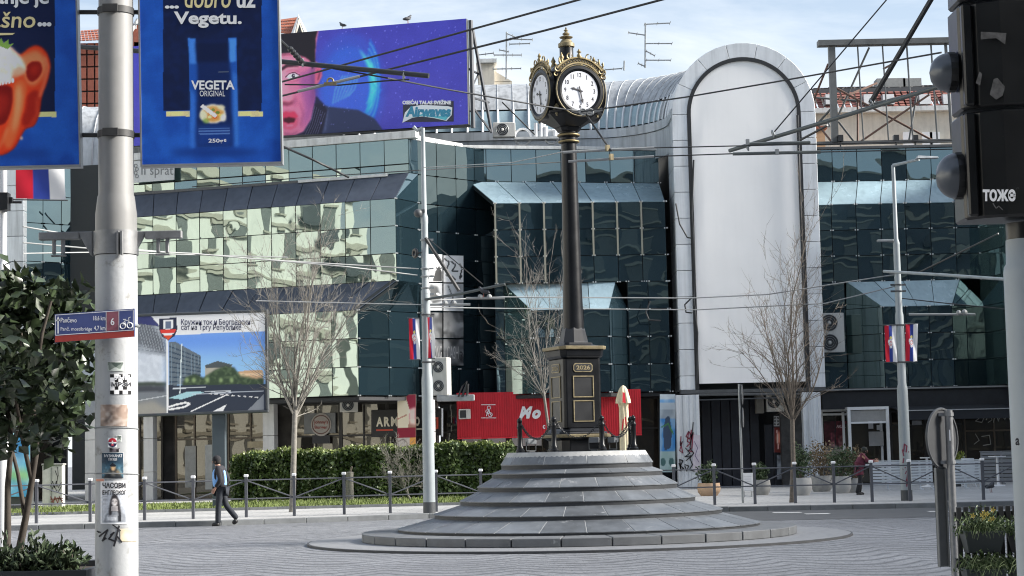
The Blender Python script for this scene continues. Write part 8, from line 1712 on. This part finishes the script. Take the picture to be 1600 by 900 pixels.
bare_tree('thin leafless bush in front of the hedge, left of the lamp column', 640, 62.5, 636, 762, [(608, 700, .1), (622, 690, .2), (652, 700, -.1), (668, 712, .1), (600, 735, 0)], .03, 41, m_barkpale, .8, 3, 'leafless_bush')
p = gx(547, 62.8, .15); t = thing('tree_stump', p, 'short cut trunk standing before the hedge', 'stump'); mb = MB(); mb.lathe([(.17, .13), (.13, .3), (.12, .95), (.13, 1.15), (.10, 1.17)], (p.x, p.y, 0), 12); mb.build('trunk', m_barkpale, t, smooth=50); mb = MB(); mb.tube([(p.x, p.y, 1.1), (p.x + .08, p.y - .02, 1.35)], .035, 6); mb.build('cut_limb', m_wood, t)

# evergreen tree in its planter, left foreground
YE = 12.6; m_ev = mat('evergreen_leaves', (0.040, 0.060, 0.027), .34, var=.62, scale=9, spec=.7); tw = at(30, 893, 12.0); zpt = tw.z
pb_ = thing('planter_box', (tw.x - .6, 12.6, 0), 'dark planter box at the lower left corner', 'planter'); xr = gx(135, 12.0, zpt).x
mb = MB(); mb.box((xr - 1.0, 12.02, zpt / 2), (2.0, .05, zpt)); mb.box((xr - .025, 12.62, zpt / 2), (.05, 1.14, zpt)); mb.box((xr - 1.0, 13.22, zpt / 2), (2.0, .05, zpt)); mb.build('box', mat('planter_dark', (.022, .025, .03), .5, var=.2), pb_); mb = MB(); mb.box((xr - 1.03, 12.62, zpt - .06), (1.93, 1.12, .04)); mb.build('soil', mat('soil', (.04, .03, .022), .9), pb_)
et = thing('evergreen_tree', gx(28, YE, zpt), 'dark glossy evergreen tree with thin forked stems, left foreground', 'tree'); rgE = np.random.default_rng(77); rrE = random.Random(5)
def stem(pts, r0_, r1_): mb = MB(); P = [at(x, y, YE + d) for x, y, d in pts]; mb.tube(P, [r0_ + (r1_ - r0_) * i / (len(P) - 1) for i in range(len(P))], 8); mb.build('stem', mat('dark_bark', (.055, .045, .036), .85, var=.3, scale=20), et, smooth=60)
stem([(8, 905, 0), (12, 830, 0), (12, 760, .05), (18, 690, .1), (6, 600, .1), (-10, 520, .1)], .028, .012); stem([(22, 905, .1), (32, 850, .1), (40, 810, .1), (50, 750, .05), (58, 700, 0), (50, 620, -.05), (66, 520, -.1), (80, 470, -.1)], .03, .010); stem([(40, 812, .1), (28, 740, .15), (8, 660, .15)], .018, .01); stem([(50, 752, .05), (36, 690, -.05), (24, 620, -.1), (34, 520, 0)], .018, .008); stem([(57, 705, 0), (74, 650, .1), (98, 580, .1), (120, 500, .1)], .014, .006); stem([(20, 690, .1), (40, 640, .05), (60, 560, .1)], .012, .006); stem([(27, 905, .2), (28, 880, .2), (30, 860, .2)], .03, .02)
C_ = at(22, 560, YE); npt = 3300; cl = []
centers = [(at(x, y, YE + rrE.uniform(-.45, .45)), s_) for x, y, s_ in ((20, 470, .28), (60, 470, .26), (100, 480, .2), (0, 520, .32), (50, 530, .32), (95, 535, .26), (20, 585, .32), (70, 590, .3), (112, 600, .2), (0, 640, .28), (45, 645, .27), (90, 640, .24), (120, 550, .18), (-40, 560, .35), (-30, 640, .3), (-30, 480, .3), (70, 680, .14), (20, 690, .14), (105, 650, .16), (-70, 600, .3), (40, 445, .18), (110, 460, .13), (125, 505, .13), (85, 700, .08))]
for c, s_ in centers: cl.append(blobpts(rgE, c, (s_, s_ * 1.1, s_ * .9), int(npt * (s_ ** 2) / 1.6), .2))
cl = np.concatenate(cl); keep = rgE.permutation(len(cl)); front = keep[np.argsort(cl[keep][:, 1])]; big = front[:900][rgE.permutation(900)[:300]]; rest = np.setdiff1d(np.arange(len(cl)), big)
leaves('foliage', cl[rest], .105, m_ev, et, rgE, 1.15)['kind'] = 'stuff'
lm_ = bpy.data.meshes.new('leaf'); lm_.from_pydata([(0, 0, 0), (.035, .055, .008), (0, .115, 0), (-.035, .055, .008), (0, .055, -.006)], [], [(0, 1, 4), (1, 2, 4), (2, 3, 4), (3, 0, 4)]); lm_.materials.append(m_ev)
for i in big:
    o = bpy.data.objects.new('leaf', lm_); COL.objects.link(o); o.parent = et; o.location = Vector(cl[i]) - Vector(et.location); o.rotation_euler = (rrE.uniform(-1.1, .5), rrE.uniform(-.9, .9), rrE.uniform(0, 6.28)); s_ = rrE.uniform(.7, 1.2); o.scale = (s_, s_, s_)
# low juniper in the planter
for (px, py, rx, n, lb) in ((70, 872, .22, 900, 'low feathery green shrub spilling along the planter box'), (8, 872, .16, 500, 'low feathery shrub at the planter end, by the picture edge'), (108, 878, .10, 300, 'small feathery shrub at the right end of the planter box')):
    c = at(px, py, 12.35); sh = thing('shrub', (c.x, c.y, zpt - .04), lb, 'shrub', 'shrubs in the planter box'); leaves('foliage', blobpts(rgE, (c.x, c.y, zpt + .02), (rx, .16, .17), n, .2), .065, mat('juniper', (.05, .075, .035), .6, var=.5, scale=12), sh, rgE, .7, upbias=.9)['kind'] = 'stuff'; mb = MB()
    for k in range(7): a = k * .9; mb.tube([(c.x, c.y, zpt - .04), (c.x + math.cos(a) * rx * .7, c.y + math.sin(a) * .1, zpt + .12)], [.008, .003], 4)
    mb.build('stem', m_wood, sh)
# flower boxes
for fb, a, b, lb in boxes:
    rg_ = np.random.default_rng(len(lb) + 3); cx, cz = (a.x + b.x) / 2, a.z; wv = (b.x - a.x) / 2
    sh = thing('flower_plant', (cx, YK - .1, cz), {'upper': 'green trailing plant with yellow flowers in the upper box', 'upper2': 'variegated leaves with yellow flower in the upper right box', 'low': 'long green grassy plant in the lower box', 'low2': 'grassy plant in the lower corner box'}[lb], 'plant', 'plants in the flower boxes')
    n = 1100; X = rg_.normal(cx, wv * .5, n); Z = cz - .02 + np.abs(rg_.normal(.0, .06, n)) * (1 - .5 * np.abs(X - cx) / (wv * 2)); Yv = rg_.normal(YK - .12, .045, n)
    leaves('foliage', np.stack([X, Yv, Z], 1), .030, mat('box_green', (.05, .085, .024), .5, var=.4, scale=18), sh, rg_, .8, upbias=.6)['kind'] = 'stuff'
    mb = MB(); rr = random.Random(len(lb))
    for k in range(60):
        x = rr.gauss(cx, wv * .6); y = YK - .14 + rr.gauss(0, .03); d = rr.choice((-1, 1)) * rr.uniform(.03, .08); h = rr.uniform(.03, .10); w_ = .0028
        P = [Vector((x, y, cz)), Vector((x + d * .4, y - .03, cz + h)), Vector((x + d, y - .07, cz + h * .6)), Vector((x + d * 1.4, y - .09, cz - rr.uniform(.0, .05)))]
        for p_, q in zip(P[:-1], P[1:]): mb.add([p_ + Vector((0, 0, w_)), p_ - Vector((0, 0, w_)), q - Vector((0, 0, w_)), q + Vector((0, 0, w_))], [(0, 1, 2, 3)])
    o = mb.build('blades', mat('box_blade', (.10, .14, .06), .5, var=.4, scale=20), sh); o['kind'] = 'stuff'
    if 'upper' in lb:
        for k in range(9):
            mb = MB(); c = Vector((cx + rr.gauss(0.01, wv * .3), YK - .17, cz + rr.uniform(.07, .14)))
            for j in range(5): al = j * 1.2566; mb.add([c, c + Vector((.012 * math.cos(al - .4), -.004, .012 * math.sin(al - .4))), c + Vector((.02 * math.cos(al), -.002, .02 * math.sin(al))), c + Vector((.012 * math.cos(al + .4), -.004, .012 * math.sin(al + .4)))], [(0, 1, 2, 3)])
            mb.build('flower', mat('petal_yellow', (.62, .48, .10), .6, var=.1), sh)

# ---------------------------------------------------------------- people
def skin(name, J, bones, rad, m, parent, sub=2, root='pelvis'):
    ks = list(J); me = bpy.data.meshes.new('sk'); me.from_pydata([J[k] for k in ks], [(ks.index(a), ks.index(b)) for a, b in bones], []); ob = bpy.data.objects.new('sk', me); COL.objects.link(ob)
    ob.modifiers.new('s', 'SKIN'); sv = me.skin_vertices[0].data
    for i, k in enumerate(ks):
        r_ = rad[k]; sv[i].radius = r_ if hasattr(r_, '__len__') else (r_, r_); sv[i].use_root = (k == root)
    ss = ob.modifiers.new('u', 'SUBSURF'); ss.levels = sub; ss.render_levels = sub
    dg = bpy.context.evaluated_depsgraph_get(); me2 = bpy.data.meshes.new_from_object(ob.evaluated_get(dg)); bpy.data.objects.remove(ob); bpy.data.meshes.remove(me)
    me2.name = name; me2.materials.clear(); me2.materials.append(m); me2.polygons.foreach_set('use_smooth', [True] * len(me2.polygons)); o = bpy.data.objects.new(name, me2); COL.objects.link(o); o.parent = parent; return o
def V3(*a): return Vector(a)
LEG = lambda s_: [('pelvis', 'hip' + s_), ('hip' + s_, 'knee' + s_), ('knee' + s_, 'ank' + s_), ('ank' + s_, 'toe' + s_)]
ARM = lambda s_: [('chest', 'sh' + s_), ('sh' + s_, 'elb' + s_), ('elb' + s_, 'wri' + s_), ('wri' + s_, 'palm' + s_)]
def fingers(J, s_, d, side, parent_rad):
    """five finger tips fanned from the palm, unequal and a little curled"""
    B, Rr = [], {}
    p = V3(*J['palm' + s_]); d = d.normalized(); sd_ = side.normalized(); up = d.cross(sd_)
    for i, (off, ln) in enumerate(((-.030, .062), (-.010, .075), (.010, .078), (.028, .066))):
        a, b = p + sd_ * off + d * .03, p + sd_ * off * 1.15 + d * (.03 + ln) + up * .025
        J['f%d%s' % (i, s_)] = tuple(a); J['g%d%s' % (i, s_)] = tuple(b); B += [('palm' + s_, 'f%d%s' % (i, s_)), ('f%d%s' % (i, s_), 'g%d%s' % (i, s_))]; Rr['f%d%s' % (i, s_)] = .010; Rr['g%d%s' % (i, s_)] = .008
    a = p - sd_ * .045 - d * .005; b = a - sd_ * .012 + d * .05; J['th' + s_], J['ti' + s_] = tuple(a), tuple(b); B += [('palm' + s_, 'th' + s_), ('th' + s_, 'ti' + s_)]; Rr['th' + s_] = .012; Rr['ti' + s_] = .009
    return B, Rr
def head_bits(t, hp, fwd, m_hat, hat='beanie', hair=None):
    """face features, ears and hat around the head centre hp; fwd is where the person looks"""
    f = Vector(fwd).normalized(); s_ = f.cross(Vector((0, 0, 1))).normalized(); u_ = s_.cross(f); c = Vector(hp)
    mb = MB(); mb.ball(c + f * .098 - u_ * .012, (.016, .016, .022), 8, 6)
    for k in (-1, 1): mb.ball(c + s_ * .078 * k - u_ * .01, (.015, .02, .03), 8, 6)
    mb.build('nose_and_ears', m_skin, t, smooth=60)
    mb = MB()
    for k in (-1, 1): mb.ball(c + f * .086 + s_ * .032 * k + u_ * .012, (.012, .012, .008), 8, 5)
    mb.build('eyes', m_txtblack, t); mb = MB(); mb.ball(c + f * .086 - u_ * .055, (.024, .014, .008), 8, 5); mb.build('mouth', mat('lips', (.30, .11, .09), .5), t)
    if hair: mb = MB(); mb.ball(c - f * .02 + u_ * .01, (.098, .104, .118), 14, 10); o = mb.build('hair', hair, t, smooth=60)
    mb = MB(); n = 18; prof = [(.106, .005), (.110, .03), (.107, .065), (.085, .105), (.05, .13), (.01, .138)]
    mb.lathe(prof, c + u_ * .01 - f * .012, n); mb.build('hat', m_hat, t, smooth=60)
def person(label, loc, rz, pose, cloth):
    t = thing('person', (0, 0, 0), label, 'person'); J = dict(pose); bones = [('pelvis', 'waist'), ('waist', 'chest'), ('chest', 'neck'), ('neck', 'jaw'), ('jaw', 'brow'), ('brow', 'top')] + LEG('L') + LEG('R') + ARM('L') + ARM('R')
    rad = {'pelvis': (.15, .11), 'waist': (.135, .10), 'chest': (.16, .11), 'neck': .052, 'jaw': (.062, .072), 'brow': (.078, .092), 'top': (.05, .06)}
    for s_ in 'LR': rad.update({'hip' + s_: .085, 'knee' + s_: .055, 'ank' + s_: .034, 'toe' + s_: .022, 'sh' + s_: .06, 'elb' + s_: .042, 'wri' + s_: .028, 'palm' + s_: (.034, .020)})
    for s_ in 'LR':
        d = V3(*J['palm' + s_]) - V3(*J['wri' + s_]); sd_ = d.cross(Vector((1, 0, 0)) if abs(d.normalized().x) < .8 else Vector((0, 0, 1))); b, r_ = fingers(J, s_, d, sd_, .03); bones += b; rad.update(r_)
    skin('body', J, bones, rad, m_skin, t)
    g = cloth
    # trousers, coat, shoes follow the same joints a little larger
    Jt = {k: J[k] for k in ('pelvis', 'hipL', 'kneeL', 'ankL', 'hipR', 'kneeR', 'ankR')}
    for q in 'LR': Jt['ank' + q] = tuple(V3(*J['ank' + q]) + (V3(*J['ank' + q]) - V3(*J['knee' + q])) * .12)
    skin('trousers', Jt, LEG('L')[:3] + LEG('R')[:3], {'pelvis': (.17, .125), 'hipL': .105, 'hipR': .105, 'kneeL': .078, 'kneeR': .078, 'ankL': .075, 'ankR': .075}, g['trousers'], t)
    Jc = {k: J[k] for k in ('waist', 'chest', 'neck', 'shL', 'elbL', 'wriL', 'shR', 'elbR', 'wriR', 'pelvis')}
    if g.get('long'): 
        v = V3(*J['pelvis']); Jc['hem'] = tuple(v + V3(0, 0, -g['long'])); 
    bulk = g.get('bulk', 1.0); rc = {'pelvis': (.19 * bulk, .15 * bulk), 'waist': (.175 * bulk, .14 * bulk), 'chest': (.195 * bulk, .145 * bulk), 'neck': (.075, .075), 'shL': .085, 'shR': .085, 'elbL': .064 * bulk, 'elbR': .064 * bulk, 'wriL': .050, 'wriR': .050, 'hem': (.20 * bulk, .17 * bulk)}
    bc = [('pelvis', 'waist'), ('waist', 'chest'), ('chest', 'neck')] + ARM('L')[:3] + ARM('R')[:3] + ([('pelvis', 'hem')] if g.get('long') else [])
    skin('coat', Jc, bc, {k: rc[k] for k in Jc}, g['coat'], t)
    if g.get('vest'):
        Jv = {k: J[k] for k in ('pelvis', 'waist', 'chest')}; Jv = {k: (a, b + .025, c) for k, (a, b, c) in Jv.items()}; Jv['pelvis'] = tuple(V3(*Jv['pelvis']) + V3(0, 0, .02)); Jv['top'] = tuple(V3(*J['chest']).lerp(V3(*J['neck']), .72)); skin('vest', Jv, [('pelvis', 'waist'), ('waist', 'chest'), ('chest', 'top')], {'pelvis': (.195, .195), 'waist': (.20, .19), 'chest': (.205, .19), 'top': (.165, .135)}, g['vest'], t)
    for s_ in 'LR':
        a, b = V3(*J['ank' + s_]), V3(*J['toe' + s_]); d = (b - a); fw = V3(d.x, d.y, d.z).normalized(); heel = a - V3(0, 0, .045) - V3(fw.x, fw.y, 0) * .05
        Js = {'h': tuple(heel), 'm': tuple(heel.lerp(b, .55)), 't': tuple(b + fw * .03)}; skin('shoe', Js, [('h', 'm'), ('m', 't')], {'h': (.078, .074), 'm': (.076, .066), 't': (.070, .058)}, g['shoes'], t, root='h')
    hc = V3(*J['jaw']).lerp(V3(*J['brow']), .6); head_bits(t, hc, g.get('look', (0, 1, 0)), g['hat'], hair=g.get('hair'))
    if g.get('extra'): g['extra'](t, J)
    t.location = loc; t.rotation_euler = (0, 0, rz); s_ = g.get('scale', 1.0); t.scale = (s_, s_, s_); return t
m_cloth = lambda n, c, **k: mat(n, c, .85, var=.15, scale=6, bump=.004, bscale=14, **k)
walk = {'pelvis': (0, 0, .92), 'waist': (0, .01, 1.08), 'chest': (0, .03, 1.33), 'neck': (0, .07, 1.50), 'jaw': (0, .12, 1.575), 'brow': (0, .12, 1.645), 'top': (0, .11, 1.71),
    'hipL': (-.09, 0, .88), 'kneeL': (-.09, .05, .49), 'ankL': (-.09, .06, .085), 'toeL': (-.09, .20, .035), 'hipR': (.09, 0, .88), 'kneeR': (.09, -.10, .50), 'ankR': (.09, -.36, .19), 'toeR': (.09, -.28, .06),
    'shL': (-.19, .02, 1.42), 'elbL': (-.235, -.06, 1.15), 'wriL': (-.20, .08, .96), 'palmL': (-.185, .12, .90), 'shR': (.19, .02, 1.42), 'elbR': (.23, -.12, 1.16), 'wriR': (.20, .0, .95), 'palmR': (.19, .03, .885)}
pm = gx(346, 46.15, 0.0)
person('person in black cap and light blue vest walking left along the kerb', (pm.x, 46.15, .005), R(82), walk, dict(trousers=m_cloth('navy_trousers', (.018, .022, .03)), coat=m_cloth('dark_jacket', (.02, .02, .026)), bulk=1.08, vest=m_cloth('blue_vest', (.20, .42, .80)), shoes=mat('black_shoe', (.012, .012, .013), .5), hat=m_cloth('black_cap', (.012, .012, .015)), hair=m_cloth('dark_hair', (.02, .018, .015))))
reach = {'pelvis': (0, -.02, .92), 'waist': (0, .02, 1.07), 'chest': (0, .09, 1.29), 'neck': (0, .16, 1.44), 'jaw': (0, .22, 1.50), 'brow': (0, .23, 1.57), 'top': (0, .22, 1.63),
    'hipL': (-.10, 0, .88), 'kneeL': (-.10, .05, .49), 'ankL': (-.10, .0, .085), 'toeL': (-.10, .15, .03), 'hipR': (.10, 0, .88), 'kneeR': (.10, .0, .49), 'ankR': (.10, -.12, .085), 'toeR': (.11, .03, .03),
    'shL': (-.19, .11, 1.37), 'elbL': (-.22, .30, 1.18), 'wriL': (-.16, .56, 1.20), 'palmL': (-.15, .63, 1.21), 'shR': (.19, .11, 1.37), 'elbR': (.22, .28, 1.18), 'wriR': (.16, .52, 1.16), 'palmR': (.15, .59, 1.17)}
def paper(t, J): mb = MB(); mb.box((0, .66, 1.22), (.24, .12, .03)); mb.build('held_phone', m_black2, t)
pw = gx(1344, 58, .13)
person('person in maroon quilted coat and dark cap reaching forward at the terrace', (pw.x, 58, .135), R(-88), reach, dict(trousers=m_cloth('black_trousers', (.012, .013, .016)), coat=m_cloth('maroon_coat', (.115, .022, .042)), long=.26, bulk=1.12, shoes=mat('black_shoe', (.012, .012, .013), .5), hat=m_cloth('dark_cap', (.02, .025, .022)), hair=m_cloth('dark_hair', (.02, .018, .015)), scale=.89, extra=paper))
stand = dict(walk); stand.update({'kneeR': (.09, .01, .49), 'ankR': (.09, -.04, .085), 'toeR': (.10, .11, .03), 'wriL': (-.22, .05, .93), 'palmL': (-.22, .08, .87)})
p3 = gx(1471, 57.4, .13)
person('person in cream jacket and white shoes, mostly behind the round sign', (p3.x, 57.4, .135), R(85), stand, dict(trousers=m_cloth('black_trousers', (.012, .013, .016)), coat=m_cloth('cream_jacket', (.50, .47, .38)), bulk=1.05, shoes=mat('white_shoe', (.75, .75, .75), .5), hat=m_cloth('brown_hat', (.06, .04, .03)), hair=m_cloth('brown_hair', (.06, .035, .02)), scale=.90))
# birds
def bird(label, p, rz, s_=1.0, c=(.05, .055, .065)):
    t = thing('pigeon', (0, 0, 0), label, 'bird', 'pigeons'); m = mat('feathers_dark', c, .6, var=.3, scale=20)
    skin('body', {'tail': (0, -.17, .11), 'rump': (0, -.08, .13), 'breast': (0, .05, .17), 'neck': (0, .085, .235), 'head': (0, .10, .275), 'bill': (0, .14, .268)}, [('tail', 'rump'), ('rump', 'breast'), ('breast', 'neck'), ('neck', 'head'), ('head', 'bill')], {'tail': (.03, .012), 'rump': (.05, .045), 'breast': (.065, .06), 'neck': .034, 'head': .030, 'bill': .006}, m, t, root='breast')
    for k in (-1, 1):
        mb = MB(); mb.ball((k * .055, -.03, .15), (.018, .12, .045), 10, 6); mb.build('wing', mat('feathers_wing', (.035, .038, .045), .6), t, smooth=60); mb = MB(); mb.tube([(k * .025, .0, .11), (k * .028, .01, .0)], .006, 5); mb.tube([(k * .028, .01, .006), (k * .03, .045, .004)], .005, 4); mb.build('leg', mat('bird_leg', (.3, .1, .08), .6), t)
    t.location = p; t.rotation_euler = (0, 0, rz); t.scale = (s_,) * 3
pb3 = gx(1548, 57.5, .13); bird('dark pigeon walking on the pavement at the right', (pb3.x, 57.5, .132), R(-60), 1.25)
q = bb.hit(637, 37.3); bird('pigeon perched on the top edge of the purple billboard', (q.x, q.y + .08, bb.pt(bb.uvp(q)[0], 1).z + .01), R(-60), 1.35); q = bb.hit(535, 45); bird('pigeon on the billboard top nearer the mans hair', (q.x, q.y + .08, bb.pt(bb.uvp(q)[0], 1).z + .01), R(70), 1.1)
q = at(756, 464.5, 48.2); bird('pigeon sitting on the contact bar by the left lamp arm', (q.x, q.y, q.z), R(80), 1.0)
